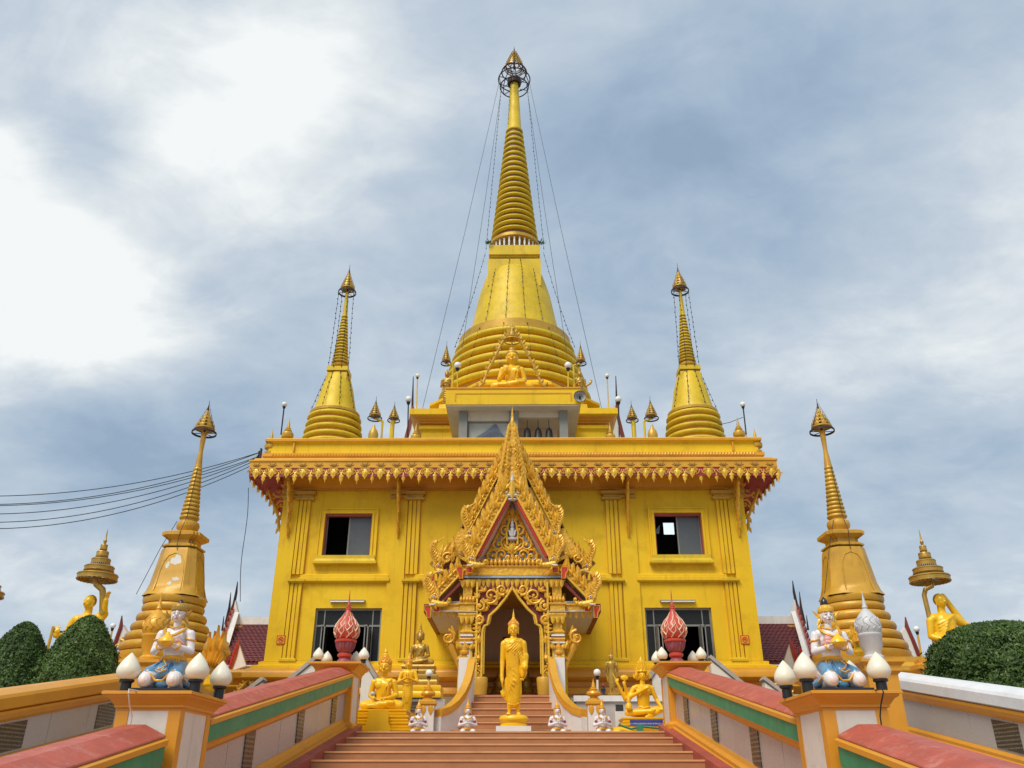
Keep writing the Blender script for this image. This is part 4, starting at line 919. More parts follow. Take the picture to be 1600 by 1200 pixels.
def naga_finial(s, base, tip, wdt, Y, name='naga_finial', flip=1):
    """upright S-shaped flame crest at the foot of a gable slope; base/tip in half coordinates"""
    m = MB(); b = Vector((base[0], base[1])); t = Vector((tip[0], tip[1])); ax = t-b; Lh = ax.length
    pts = []; rr = []
    for i in range(15):
        q = i/14; side = -wdt*.26*math.sin(q*math.pi*1.05)*(1-q*.25)+wdt*.13*math.sin(q*math.pi*2.4)
        if q > .82: side += wdt*.45*(q-.82)/.18
        p = b+ax*q+Vector((side, 0)); pts.append((s*p.x, Y, p.y)); rr.append(wdt*(.20*(1-q)**.8+.025))
    m.tube(pts, rr, 8, flat=.6)
    for i in range(1, 12):
        p = pts[i]; q = i/14
        for sd in (-1, 1):
            a = R(90+sd*(48 if sd*s < 0 else 55)); m.leaf((p[0], p[2]), a, wdt*(.72-.46*q), wdt*.36, Y-.02, .035, bend=.4*-sd, n=4)
    m.scroll((s*(base[0]+wdt*.1), base[1]+wdt*.3), wdt*.32, 1.3, R(90), wdt*.06, Y-.05, s, 3)
    o = pp(m, name, 'carved_gold', 35)
    # head with open mouth towards the gable: snout, white fangs, curl
    h = MB(); hx, hz = base; sg = s
    h.tube([(sg*(hx-wdt*.1), Y-.03, hz+wdt*.12), (sg*(hx+wdt*.35), Y-.05, hz+.0), (sg*(hx+wdt*.8), Y-.04, hz+wdt*.02), (sg*(hx+wdt*1.05), Y-.03, hz+wdt*.22)], [wdt*.22, wdt*.20, wdt*.13, wdt*.05], 8)
    for k in range(4): h.leaf((sg*(hx+wdt*(.1+.25*k)), hz-.02), R(-90 if k < 1 else 80), wdt*.3, wdt*.16, Y-.08, .04, bend=.3*sg, n=4)
    h.ell((sg*(hx+wdt*.95), Y-.05, hz+wdt*.28), (wdt*.12, .05, wdt*.12), 8, 6)
    h.build('head', 'fine_gold', o, 35)
    MB().ell((sg*(hx+wdt*.02), Y-.10, hz+wdt*.42), (wdt*.09, .03, wdt*.09), 8, 6).tube([(sg*(hx-wdt*.25), Y-.1, hz-.01), (sg*(hx+wdt*.0), Y-.11, hz-wdt*.04), (sg*(hx+wdt*.22), Y-.1, hz+wdt*.07)], wdt*.05, 5).build('fangs', 'white_paint', o, 35)
    MB().ell((sg*(hx+wdt*.02), Y-.13, hz+wdt*.42), (wdt*.04, .02, wdt*.04), 6, 4).build('pupil', 'eye_dark', o, 35)
    return o
def red_end(s, x, z, w, h, Y):      # red purlin end outlined in gold
    o = pp(MB().prism([(s*x, z), (s*(x+w), z), (s*(x+w), z-h), (s*(x+w*.45), z-h), (s*(x+w*.35), z-h*.55), (s*x, z-h*.3)][::1], Y-.02, Y+.06), 'purlin_end', 'bright_red')
    f = MB(); f.tube([(s*(x-.012), Y-.03, z+.012), (s*(x+w+.012), Y-.03, z+.012), (s*(x+w+.012), Y-.03, z-h-.01), (s*(x+w*.42), Y-.03, z-h-.01), (s*(x+w*.3), Y-.03, z-h*.58), (s*(x-.012), Y-.03, z-h*.32)], .011, 4, closed=True); f.build('trim', 'fine_gold', o, 0)
    q = pp(MB().box(min(s*(x+w+.10), s*(x+w+.22)), max(s*(x+w+.10), s*(x+w+.22)), Y-.02, Y+.05, z-.12, z), 'purlin_end', 'bright_red')
    xa, xb = sorted((s*(x+w+.085), s*(x+w+.235)))
    MB().tube([(xa, Y-.03, z+.012), (xb, Y-.03, z+.012), (xb, Y-.03, z-.132), (xa, Y-.03, z-.132)], .013, 4, closed=True).build('trim', 'fine_gold', q, 0)
def rake(s, top, bot, wd, Y, nleaf, leafh, depth_back, roofm='roof_tile', soffit=None):
    """sloping bargeboard from top (near the axis) to bot, leaves standing above it, roof slab behind"""
    T = Vector(top); B = Vector(bot); d = (B-T); L = d.length; u = d/L; nrm = Vector((-u.y, u.x))
    if nrm.y < 0: nrm = -nrm
    if nrm.x > 0: nrm = Vector((-abs(nrm.x), abs(nrm.y)))
    def q(t, o): p = T+d*t+nrm*o; return (s*p.x, p.y)
    bb = pp(MB().prism([q(0, 0), q(1, 0), q(1, wd), q(0, wd)], Y, Y+.10), 'bargeboard', 'carved_gold')
    MB().tube([(*[q(0, 0)[0], Y-.02, q(0, 0)[1]],), (q(1, 0)[0], Y-.02, q(1, 0)[1])], .022, 6).tube([(q(0, wd)[0], Y-.02, q(0, wd)[1]), (q(1, wd)[0], Y-.02, q(1, wd)[1])], .028, 6).build('edge_moulding', 'fine_gold', bb, 40)
    bd = MB(); nb = int(L/.105)
    for i in range(nb):
        x, z_ = q((i+.5)/nb, wd*.5); bd.ell((x, Y-.01, z_), (.030, .03, .030), 7, 5)
    stuffy(bd.build('bead_row', 'fine_gold', bb, 40))
    nl = int(nleaf*1.35)
    for i in range(nl):
        x, z_ = q((i+.5)/nl, wd*.75)
        link('gable_leaf', lf1m, porch, pl3(x, Y+.0+.02*(i % 2), z_-.02), (random.uniform(-.05, .05), s*R(-8)+random.uniform(-.05, .05), 0), (leafh*.95*random.uniform(.93, 1.05), .5, leafh*1.12*random.uniform(.92, 1.08)))
    pp(MB().prism([q(0, wd), q(1, wd), q(1, wd+leafh*.50), q(0, wd+leafh*.50)], Y+.06, Y+.16), 'leaf_backing', 'stained_ochre')
    if nleaf == 6: pp(MB().prism([q(0, wd), q(1, wd), q(1, wd+.62), q(0, wd+.5)], Y+.56, Y+.62), 'gable_wall', 'carved_gold')
    pp(MB().prism([q(0, wd*.3), q(1, wd*.3), q(1, wd*.3+.07), q(0, wd*.3+.07)], Y+.10, Y+depth_back), 'roof_slope', roofm)
    pp(MB().prism([q(0, .02), q(1, .02), q(1, .045), q(0, .045)], Y+.101, Y+depth_back-.01), 'roof_underside', soffit or 'pink_soffit')
    return q
ta_ = G(801.5, 784, 20.95)[1]; tb_ = G(801, 882, 20.95)[1]; hw_ = abs(G(752, 882, 20.95)[0])
# tier A: innermost, foremost gable
for s in (-1, 1):
    q = rake(s, G(801, 764), G(741, 876), .19, YG, 6, .42, 3.4)
    pp(MB().prism([q(0.0, -.075), q(.93, -.075), q(.93, -.003), q(0, -.003)], YG+.02, YG+.14), 'red_fillet', 'bright_red')
    qa, qb = q(0.0, -.07), q(.99, -.07)
    ap = (0, ta_); cb = (-s*hw_, tb_)
    V0 = [(qa[0], YG+.13, qa[1]), (qb[0], YG+.13, qb[1]), (cb[0], 20.96, cb[1]), (ap[0], 20.96, ap[1])]
    MB.build(MB().add(V0+[(x-s*.03, y+.01, z_+.05) for x, y, z_ in V0], [(0, 1, 2, 3), (7, 6, 5, 4), (0, 4, 5, 1), (1, 5, 6, 2), (2, 6, 7, 3), (3, 7, 4, 0)]), 'gable_reveal', 'pink_soffit', porch, 0, PL)
    naga_finial(s, G(737, 884), G(731, 832), .38, YG-.01)
    red_end(s, G(717, 887)[0]-.02, G(717, 887)[1], .13, .26, YG+.02)
    # tier B: the taller gable just behind
    rake(s, G(792, 718, 21), G(735, 830, 21), .10, 21.0, 7, .36, 2.95)
    naga_finial(s, G(735, 843, 21), G(733, 784, 21), .36, 20.97); red_end(s, G(724, 844, 21)[0]-.05, G(724, 844, 21)[1], .12, .2, 21.0)
    # tier C: the outermost slope carrying only its leaf rows
    rake(s, G(799, 690, 21.5), G(747, 792, 21.5), .06, 21.5, 8, .24, 2.45)
    # side wings: upper and lower
    rake(s, G(728, 848, 21.3), G(684, 892, 21.3), .15, 21.3, 4, .30, 2.65)
    naga_finial(s, G(686, 895, 21.3), G(683, 839, 21.3), .37, 21.28); red_end(s, G(674, 897, 21.3)[0]-.02, G(674, 897, 21.3)[1], .11, .24, 21.3)
    rake(s, G(728, 890, 20.6), G(682, 938, 20.6), .16, 20.6, 4, .32, 3.3)
    pp(MB().prism([mir([G(728, 899, 20.6)], s if s < 0 else -1)[0] if False else (s*G(728, 899, 20.6)[0]*1, G(728, 899, 20.6)[1]), (s*G(688, 941, 20.6)[0], G(688, 941, 20.6)[1]), (s*G(688, 946, 20.6)[0], G(688, 946, 20.6)[1]), (s*G(728, 906, 20.6)[0], G(728, 906, 20.6)[1])], 20.63, 20.75), 'red_fillet', 'maroon')
    naga_finial(s, G(679, 945, 20.6), G(675, 890, 20.6), .40, 20.58); red_end(s, G(666, 948, 20.6)[0]+.0, G(666, 948, 20.6)[1], .12, .26, 20.6)
    for (px, py, Y_) in ((700, 868, 20.9), (706, 905, 20.8)):     # dense carved clumps filling between the slopes
        c = G(px, py, Y_); m = MB()
        for k in range(6): m.leaf((s*(c[0]+random.uniform(-.16, .16)), c[1]+random.uniform(-.2, .1)), R(90+random.uniform(-30, 30)), .3, .16, Y_, .05, bend=random.uniform(-.3, .3), n=4)
        m.scroll((s*c[0], c[1]-.08), .14, 1.5, R(60), .03, Y_-.04, s, 3); pp(m, 'flame_cluster', 'carved_gold', 35)
    # eave soffit of the lower wing and its maroon edge
    xe = s*2.07; xi = s*1.15; ze = 5.42
    a, b = sorted((xe, xi)); pp(MB().box(a, b, 20.72, 23.99, ze-.02, ze+.02), 'wing_soffit', 'beige_soffit')
    a, b = sorted((s*2.05, s*2.16)); pp(MB().box(a, b, 20.68, 23.99, ze-.04, ze+.16), 'wing_eave', 'maroon')
    # entablature of the wing
    a, b = sorted((s*1.28, s*1.98)); pp(MB().rect([(0, ze+.02), (0, ze+.14), (.03, ze+.15), (.03, ze+.20), (0, ze+.21)], a, b, 20.8, 20.95), 'wing_entablature', 'carved_gold'); pp(MB().box(a, b, 20.78, 20.96, ze+.212, ze+.245), 'wing_fillet', 'pale_blue')
    for k in range(5): link('hanging_leaf', smm if False else None, None) if False else None
# carved face strip of the central finial and its figure
fin = MB().lathe([(.10, 8.9), (.16, 9.05), (.10, 9.2), (.17, 9.35), (.12, 9.5), (.15, 9.6), (.08, 9.75), (.10, 9.85), (.05, 10.0), (.045, 10.4), (.065, 10.5), (.04, 10.56), (.035, 10.66), (.006, 10.95)], cx=0, cy=20.9, n=10)
for k in range(7):
    for s in (-1, 1): fin.leaf((s*.06, 8.55+k*.17), R(90-s*30), .30, .14, 20.78, .05, bend=s*.3, n=4)
pp(fin, 'gable_spire', 'carved_gold', 35)
cpx = [(801.5, 764), (786, 760), (779, 735), (786, 712), (794, 690), (798, 672)]
co = [G(*q_, 20.5) for q_ in cpx]; fc = MB().prism(co+[(-x, z_) for x, z_ in co[:0:-1]], 20.57, 21.2)
for k in range(13):
    for s in (-1, 1):
        zc_ = co[0][1]+.10+k*.125; wx = .40*(1-k/14.5)+.03; fc.leaf((s*wx*.75, zc_), R(90-s*12), .28, .15, 20.55, .05, bend=s*.25, n=5, lobes=1)
        if k < 9: fc.leaf((s*wx*.32, zc_+.05), R(90-s*5), .22, .12, 20.53, .05, bend=-s*.2, n=4)
for k in range(3):
    for s in (-1, 1): fc.scroll((s*(.20-.05*k), co[0][1]+.22+.42*k), .11-.02*k, 1.3, R(90), .02, 20.52, s, 3)
pp(fc, 'gable_crown', 'carved_gold', 35)
pp(MB().ell((0, 20.50, 8.62), (.06, .05, .08), 10, 8).lathe([(.055, 8.68), (.05, 8.72), (.02, 8.82), (.003, 8.92)], cy=20.5, n=8).cap((0, 20.5, 8.50), .06, (0, 20.5, 8.36), .075).cap((-.09, 20.5, 8.48), .03, (-.14, 20.49, 8.36), .025).cap((.09, 20.5, 8.48), .03, (.14, 20.49, 8.36), .025).ell((0, 20.5, 8.28), (.17, .07, .05), 12, 6).ell((0, 20.5, 8.18), (.13, .06, .04), 12, 6), 'gable_figure', 'silver_paint', 40, label='small pale seated figure near the gable top')
pp(MB().leaf((0, G(801, 768)[1]+.28), R(-90), .52, .20, YG-.06, .06, n=6, lobes=1).leaf((-.04, G(801, 768)[1]+.20), R(-130), .2, .1, YG-.06, .04).leaf((.04, G(801, 768)[1]+.20), R(-50), .2, .1, YG-.06, .04), 'gable_pendant', 'fine_gold', 35)
# pediment
YP = 20.95
ta = G(801.5, 786, YP)[1]; tb = G(801, 882, YP)[1]; hw = abs(G(752, 882, YP)[0])
pp(MB().prism([(-hw, tb), (hw, tb), (0, ta)], YP, YP+.1), 'pediment_panel', 'pale_blue')
H = ta-tb
sc_ = [(.33, .14, .20, 200, 1), (.62, .12, .17, 120, -1), (.16, .34, .20, 250, 1), (.44, .30, .15, 60, -1), (.22, .55, .14, 260, 1), (.10, .72, .10, 250, -1), (.12, .10, .13, 90, 1)]
for (fx, fz, r, a0, hd) in sc_:
    for s in (-1, 1):
        m = MB().scroll((s*fx*hw, tb+fz*H), r*1.0, 1.35, R(a0 if s > 0 else 180-a0), .034, YP-.06, hd*s, 5); pp(m, 'pediment_scroll', 'carved_gold', 40)
m = MB()
for k in range(26):
    f = k/25; s = -1 if k % 2 else 1; z_ = tb+.05+f*(H-.35); w_ = hw*(1-(z_-tb)/H)-.08
    m.leaf((s*w_*.92, z_), R(90-s*18), .20, .10, YP-.03, .035, bend=s*.3, n=4); m.leaf((s*w_*.5, z_), R(90+s*25), .15, .08, YP-.03, .03, bend=-s*.3, n=4)
stuffy(pp(m, 'pediment_foliage', 'carved_gold', 35))
pp(MB().tube([(-.13, YP-.1, tb+.30*H), (-.15, YP-.1, tb+.5*H), (-.09, YP-.1, tb+.66*H), (0, YP-.1, tb+.74*H), (.09, YP-.1, tb+.66*H), (.15, YP-.1, tb+.5*H), (.13, YP-.1, tb+.30*H)], .025, 6).leaf((0, tb+.76*H), R(90), .26, .12, YP-.08, .05), 'halo', 'fine_gold', 40)
pp(MB().ell((0, YP-.12, tb+.60*H), (.05, .05, .06), 10, 8).lathe([(.045, tb+.63*H), (.02, tb+.69*H), (.003, tb+.73*H)], cy=YP-.12, n=8).cap((0, YP-.1, tb+.55*H), .055, (0, YP-.1, tb+.44*H), .065).cap((-.08, YP-.1, tb+.52*H), .025, (-.05, YP-.14, tb+.44*H), .02).cap((.08, YP-.1, tb+.52*H), .025, (.05, YP-.14, tb+.44*H), .02).ell((0, YP-.1, tb+.39*H), (.14, .07, .045), 12, 6), 'pediment_figure', 'silver_paint', 40, label='pale deity figure in the middle of the pediment')
pp(MB().leaf((0, tb+.32*H), R(-90), .25, .18, YP-.1, .06).leaf((0, tb+.2*H), R(20), .3, .12, YP-.08, .04, bend=.4).leaf((0, tb+.2*H), R(160), .3, .12, YP-.08, .04, bend=-.4), 'pediment_mask', 'fine_gold', 35)
# entablature
def zg(py): return zat(py, 20.7)
xw = abs(G(731, 890, 20.7)[0])
budm = MB().lathe([(.025, 0), (.035, .03), (.052, .06), (.05, .11), (.025, .15), (.003, .20)], n=8).mesh('lotus_bud', 'gold_trim', 40)
for i in range(15): link('lotus_bud', budm, porch, pl3((i-7)*.102*xw/1.12*1.18*.86, 20.72, zg(884)), label=None)
pp(MB().rect([(0, zg(901)), (.03, zg(899)), (.03, zg(896)), (0, zg(895)), (0, zg(887)), (.04, zg(885)), (.04, zg(884))], -xw*.86, xw*.86, 20.72, 23.9), 'entablature_band', 'carved_gold')
for s in (-1, 1):
    a, b = sorted((s*xw*.82, s*xw*1.06)); pp(MB().rect([(0, zg(901)), (.03, zg(899)), (.03, zg(896)), (0, zg(895)), (0, zg(887)), (.04, zg(885)), (.04, zg(884))], a, b, 20.64, 20.9), 'entablature_block', 'carved_gold')
pp(MB().rect([(0, zg(904)), (.05, zg(904)), (.05, zg(901)), (0, zg(901))], -xw*1.02, xw*1.02, 20.66, 20.98), 'entablature_fillet', 'pale_blue')
pp(MB().box(-xw, xw, 20.74, 23.95, zg(912), zg(904)), 'architrave', 'carved_gold')
hl = MB().leaf((0, 0), -math.pi/2, .2, .13, 0, .04, n=5, lobes=1).leaf((0, -.01), R(-30), .1, .05, 0, .02, bend=.5, n=3).leaf((0, -.01), R(-150), .1, .05, 0, .02, bend=-.5, n=3).mesh('hanging_leaf', 'fine_gold', 35)
for i in range(19): link('hanging_leaf', hl, porch, pl3((i-9)*xw*2/19, 20.66+.02*(i % 2), zg(905)), scale=(1.15, 1, 1.1))
for s in (-1, 1):
    for i in range(5): link('hanging_leaf', hl, porch, pl3(s*(1.25+i*.16), 20.80, ze+.03))
# columns
for s in (-1, 1):
    cx = s*abs(G(730.5, 1000, 20.8)[0]); w = .15; Yc0, Yc1 = 20.66, 20.96
    zc = lambda py: zat(py, 20.7)
    col = pp(MB().box(cx-w*.82, cx+w*.82, Yc0+.02, Yc1-.02, 3.24, zc(1012)), 'column', 'white_paint')
    MB().box(cx-w*.82-.02, cx-w*.82+.03, Yc0+.0, Yc1, 3.24, zc(1013)).box(cx+w*.82-.03, cx+w*.82+.02, Yc0, Yc1, 3.24, zc(1013)).build('edge_strip', 'fine_gold', col, 0)
    cm = MB()
    for k in (-1, 0, 1): cm.leaf((cx+k*.11, zc(1016)), R(90-k*15), .19, .13, Yc0-.02, .05, n=5)
    for k in (-1, 1): cm.leaf((cx+k*.16, zc(1014)), R(90-k*45), .2, .12, Yc0-.02, .05, bend=k*.5, n=5)
    cm.build('leaf_collar', 'carved_gold', col, 35)
    MB().rect([(-.02, zc(1003)), (.05, zc(1002)), (.07, zc(999)), (.05, zc(996)), (-.01, zc(995))], cx-w*.7, cx+w*.7, Yc0+.04, Yc1-.04).build('torus', 'rail_orange', col, 35)
    MB().rect([(0, zc(1006)), (.05, zc(1006)), (.05, zc(1003.2)), (0, zc(1003.2))], cx-w*.8, cx+w*.8, Yc0, Yc1).rect([(0, zc(994.8)), (.04, zc(994.8)), (.04, zc(992)), (0, zc(992))], cx-w*.8, cx+w*.8, Yc0, Yc1).build('white_ring', 'white_paint', col, 0)
    MB().rect([(.02, zc(992)), (.05, zc(988)), (-.01, zc(984)), (-.02, zc(974)), (.06, zc(966))], cx-w*.8, cx+w*.8, Yc0, Yc1).build('bell_capital', 'carved_gold', col, 35)
    for k in (-1, 0, 1): link('hanging_leaf', hl, col, (cx+k*.12, Yc0-.07, zc(963)))
    MB().rect([(.06, zc(964)), (.09, zc(962)), (.09, zc(959)), (.06, zc(958))], cx-w*.8, cx+w*.8, Yc0, Yc1).rect([(.06, zc(956)), (.06, zc(947)), (.10, zc(945)), (.10, zc(943))], cx-w*.8, cx+w*.8, Yc0, Yc1).build('capital_band', 'carved_gold', col, 0)
    MB().rect([(.05, zc(957.8)), (.10, zc(957.8)), (.10, zc(956.2)), (.05, zc(956.2))], cx-w*.8, cx+w*.8, Yc0, Yc1).build('blue_fillet', 'pale_blue', col, 0)
    for k in range(5): link('lotus_bud', budm, col, (cx+(k-2)*.075, Yc0-.08, zc(942.5)), scale=(.8, .8, .8))
    MB().rect([(0, zc(942.8)), (0, zc(920)), (.05, zc(913)), (.05, zc(911))], cx-w*.75, cx+w*.75, Yc0+.02, Yc1).build('upper_shaft', 'carved_gold', col, 0)
    for k in (-1, 0, 1): link('hanging_leaf', hl, col, (cx+k*.12, Yc0-.06, zc(907)))
    # naga shaped side strut
    nb = MB(); pts = [(s*abs(G(722, 1060)[0]), 20.8, G(722, 1060)[1]), (s*abs(G(714, 1030)[0]), 20.8, G(714, 1030)[1]), (s*abs(G(705, 1008)[0]), 20.8, G(705, 1008)[1]), (s*abs(G(700, 994)[0]), 20.8, G(700, 994)[1]), (s*abs(G(708, 985)[0]), 20.8, G(708, 985)[1]), (s*abs(G(706, 974)[0]), 20.8, G(706, 974)[1])]
    nb.tube(pts, [.03, .06, .09, .12, .07, .02], 8)
    for k in range(4): p = pts[k]; nb.leaf((p[0], p[2]), R(90+s*0+(-s)*-40), .24, .12, 20.76, .04, bend=.3*s, n=4); nb.leaf((p[0], p[2]), R(90+s*50), .20, .1, 20.76, .04, bend=-.3*s, n=4)
    nb.scroll((pts[3][0], pts[3][2]), .17, 1.4, R(90), .035, 20.72, s, 4); pp(nb, 'naga_strut', 'gold_trim', 40)
    # rear wall of the porch flank
    a, b = sorted((s*1.02, s*1.32)); pp(MB().box(a, b, 21.0, 23.99, 3.24, 5.9), 'side_wall', 'yellow_paint')
# pointed arch screen
YA = 20.62
arc = [G(801.5, 918, YA), G(790, 936, YA), G(777, 952, YA), G(766, 962, YA), G(763.5, 972, YA), G(763, 976, YA), G(758, 978, YA), G(755.5, 984, YA), G(754.5, 995, YA), G(753.5, 1055, YA), G(751.5, 1061, YA), G(748, 1063.5, YA), G(744, 1061, YA), G(742.6, 1055, YA)]
arc[0] = (0, arc[0][1])
xo = G(742.6, 1055, YA)[0]; ztop = G(801, 909, YA)[1]
for s in (-1, 1):
    sc2 = [(s*x, z_) for x, z_ in arc]
    MB.build(MB().tube([(x, YA, z_) for x, z_ in sc2], .034, 7).tube([(x-s*.0-(s*.045)*(1 if i > 0 else 0)*(-1 if False else 1)*(-1), YA+.02, z_+.03) for i, (x, z_) in enumerate(sc2[:10])], .02, 6), 'arch_moulding', 'fine_gold', porch, 50, PL)
    pp(MB().box(min(s*xo, s*(xo+.05)), max(s*xo, s*(xo+.05)), YA-.03, YA+.06, G(742, 1057, YA)[1], ztop), 'arch_jamb', 'fine_gold')
    # dark red spandrel sheet
    sp = [(0, ztop), (s*xo, ztop), (s*xo, G(0, 975, YA)[1])]+[(s*x, z_) for x, z_ in arc[4::-1]]
    sp = [(0, ztop), (s*xo, ztop), (s*xo, zat(975, YA))]+[(s*x, z_) for x, z_ in arc[4::-1]]
    pp(MB().prism(sp, YA+.05, YA+.09), 'spandrel', 'maroon')
    xm = (xo+arc[8][0])/2
    for (px, py, r, a0, hd) in ((768, 931, .21, 200, 1), (785, 922, .13, 300, -1), (751, 948, .12, 90, -1), (750, 968, .11, 250, 1)):
        c = G(px, py, YA); pp(MB().scroll((s*c[0], c[1]), r, 1.5, R(a0 if s > 0 else 180-a0), .036, YA-.02, hd*s, 6), 'spandrel_scroll', 'carved_gold', 40)
    m = MB()
    for (px, py) in ((757, 925), (775, 944), (760, 955), (747, 935), (748, 984), (750, 978), (792, 928), (749, 965), (766, 940), (748, 990), (780, 934), (753, 972), (747, 1000), (750, 1005), (747, 1030)):
        c = G(px, py, YA)
        for k in range(3): m.leaf((s*c[0], c[1]), R(90-s*40+k*s*50), .16, .08, YA-.01, .03, bend=.4*s, n=4)
    pp(m, 'spandrel_leaves', 'carved_gold', 35)
    zz1 = zat(992, YA); zz2 = zat(1035, YA); h = zz1-zz2
    pp(MB().lathe([(.01, zz2), (.03, zz2+h*.05), (.055, zz2+h*.15), (.03, zz2+h*.24), (.018, zz2+h*.3), (.03, zz2+h*.36), (.018, zz2+h*.6), (.025, zz2+h*.68), (.05, zz2+h*.76), (.055, zz2+h*.88), (.02, zz2+h*.95), (.015, zz1)], cx=s*xm, cy=YA, n=10), 'arch_baluster', 'carved_gold', 40)
    m = MB()
    for (py, r, hd) in ((1042, .075, 1), (1052, .07, -1)): c = zat(py, YA); m.scroll((s*xm, c), r, 1.4, R(90), .02, YA, hd*s, 4)
    pp(m, 'arch_foot_scroll', 'carved_gold', 40)
# things inside the doorway
pp(MB().box(-.75, .75, 23.2, 24.0, 3.24, 3.66).box(-.55, .55, 22.8, 23.2, 3.24, 3.46), 'inner_altar', 'slab_black')
pm = MB().lathe([(.13, 0), (.17, .12), (.20, .30), (.21, .42), (.19, .44)], n=20).mesh('planter', 'aged_ochre', 50)
for s in (-1, 1): tag(link('gold_planter', pm, None, (s*.74, 20.3, 3.24), scale=(.85, .85, 1.35)), f'round golden planter at the {"left" if s < 0 else "right"} foot of the arch', 'planter', 'golden planters in the porch')
gm = MB().lathe([(.22, 0), (.24, .06), (.17, .12), (.2, .18), (.12, .26), (.15, .34), (.11, .42), (.05, .50), (.07, .56), (.05, .62), (.01, .72)], n=16, sy=.7).mesh('altar_figure', 'dull_gold', 50)
for s in (-1, 1): tag(link('altar_figure', gm, None, (s*.36, 23.3, 3.665)), f'small golden figure on the dark altar {"left" if s < 0 else "right"} of the doorway axis', 'figurine', 'small golden altar figures')
# curved white balustrades with gold copings and end posts
for s in (-1, 1):
    w_ = 'left' if s < 0 else 'right'
    t = thing('curved_balustrade', f'white curved balustrade with gold coping {w_} of the upper steps', 'balustrade', (s*1.3, 18, 2.4), 'curved balustrades of the upper steps'); L = (-s*1.3, -18, -2.4)
    path = []
    for i in range(15):
        f = i/14; px = 683+(736-683)*(1-(1-f)**2.1)**.62 if False else None
    cp = [(683, 1113, 17.05), (697, 1108, 17.3), (709, 1098, 17.6), (719, 1084, 17.95), (726, 1068, 18.3), (731, 1050, 18.6), (734, 1032, 18.85)]
    P3 = []
    for px, py, Y_ in cp:
        p = at(px, py, Y_); c = at(801.5, py, Y_); P3.append(Vector((s*(p.x-c.x), Y_, p.z)))
    n = len(P3); th = .14
    # wall ribbon and coping ribbon
    def ribbon(zlo, zhi, o0, o1):
        vs = []; 
        for i in range(n):
            tdir = (P3[min(i+1, n-1)]-P3[max(i-1, 0)]); tdir.z = 0; tdir.normalize(); nn_ = Vector((tdir.y, -tdir.x, 0))*s
            for o in (o0, o1):
                for zv in (zlo, zhi):
                    z_ = zv if isinstance(zv, float) and zv > 2 else P3[i].z+zv
                    q_ = P3[i]+nn_*o; vs.append((q_.x, q_.y, z_))
        fs = []
        for i in range(n-1):
            a = i*4; b = a+4
            fs += [(a, b, b+1, a+1), (a+2, a+3, b+3, b+2), (a+1, b+1, b+3, a+3), (a, a+2, b+2, b)]
        fs += [(0, 1, 3, 2), ((n-1)*4, (n-1)*4+2, (n-1)*4+3, (n-1)*4+1)]
        return MB().add(vs, fs)
    ribbon(2.401, -.085, 0.0, th).build('wall', 'white_paint', t, 50, L)
    ribbon(-.085, -.04, -.02, th+.02).build('lower_moulding', 'rail_orange', t, 50, L)
    ribbon(-.038, .045, -.01, th+.01).build('coping', 'gold_trim', t, 50, L)
    a = at(671.5, 1100, 16.95); c = at(801.5, 1100, 16.95); x = s*(a.x-c.x); hw_ = .13
    z_t = zat(1094, 16.95); e = z_t-zat(1103, 16.95)
    MB().box(x-hw_, x+hw_, 16.85, 17.12, 2.401, z_t-e).build('post', 'white_paint', t, 0, L)
    MB().rect([(-.0, z_t-e), (.03, z_t-e+.03), (.03, z_t-.02), (.01, z_t)], x-hw_, x+hw_, 16.85, 17.12).build('post_cap', 'gold_trim', t, 0, L)
    for k in (-1, 1): MB().leaf((x+k*.07, z_t-e+.01), R(-90), .18, .11, 16.84, .012).build('cap_leaf', 'gold_trim', t, 30, L)
    f = [(r*.95, z_t+z_*.62) for r, z_ in bulb_finial(0, .78)]; MB().lathe(f, cx=x, cy=16.98, n=14).build('finial', 'gold_trim', t, 40, L)
    a = at(727, 1030, 18.95); c = at(801.5, 1030, 18.95); x = s*(a.x-c.x); z_t = zat(1028, 18.95)
    MB().box(x-.11, x+.11, 18.87, 19.09, 2.4, z_t).build('post', 'white_paint', t, 0, L)
    f = [(r*.72, z_t+z_*.62) for r, z_ in bulb_finial(0, .78)]; MB().lathe(f, cx=x, cy=18.98, n=14).build('finial', 'gold_trim', t, 40, L)
# ================================================================ figures
def head_prims(m, c, k, crown=None, ears=True, turn=0.0):
    """face, ears, hair cap; k = half height of the head"""
    cx, cy, cz = c; R_ = Matrix.Rotation(turn, 3, 'Z')
    def P(x, y, z): v = R_@Vector((x*k, y*k, z*k)); return (cx+v.x, cy+v.y, cz+v.z)
    m.ell(P(0, 0, .15), (.72*k, .80*k, .85*k), 18, 12); m.ell(P(0, -.10, -.32), (.56*k, .62*k, .62*k), 16, 10); m.ell(P(0, -.40, -.74), (.22*k, .2*k, .16*k), 10, 6)
    m.cap(P(0, -.80, .16), .06*k, P(0, -.92, -.20), .12*k); m.ell(P(0, -.86, -.26), (.17*k, .12*k, .08*k), 8, 6)
    for s in (-1, 1):
        m.cap(P(s*.12, -.80, .22), .05*k, P(s*.46, -.66, .24), .045*k)      # brow
        m.ell(P(s*.30, -.68, .06), (.17*k, .09*k, .08*k), 10, 6)            # lid
        m.ell(P(s*.34, -.52, -.28), (.2*k, .2*k, .2*k), 8, 6)
        if ears: m.cap(P(s*.74, .05, .15), .10*k, P(s*.70, .0, -.62), .085*k, sy=1.3)
    m.cap(P(-.18, -.68, -.50), .055*k, P(.18, -.68, -.50), .055*k); m.cap(P(-.10, -.68, -.58), .055*k, P(.10, -.68, -.58), .055*k)
    return P
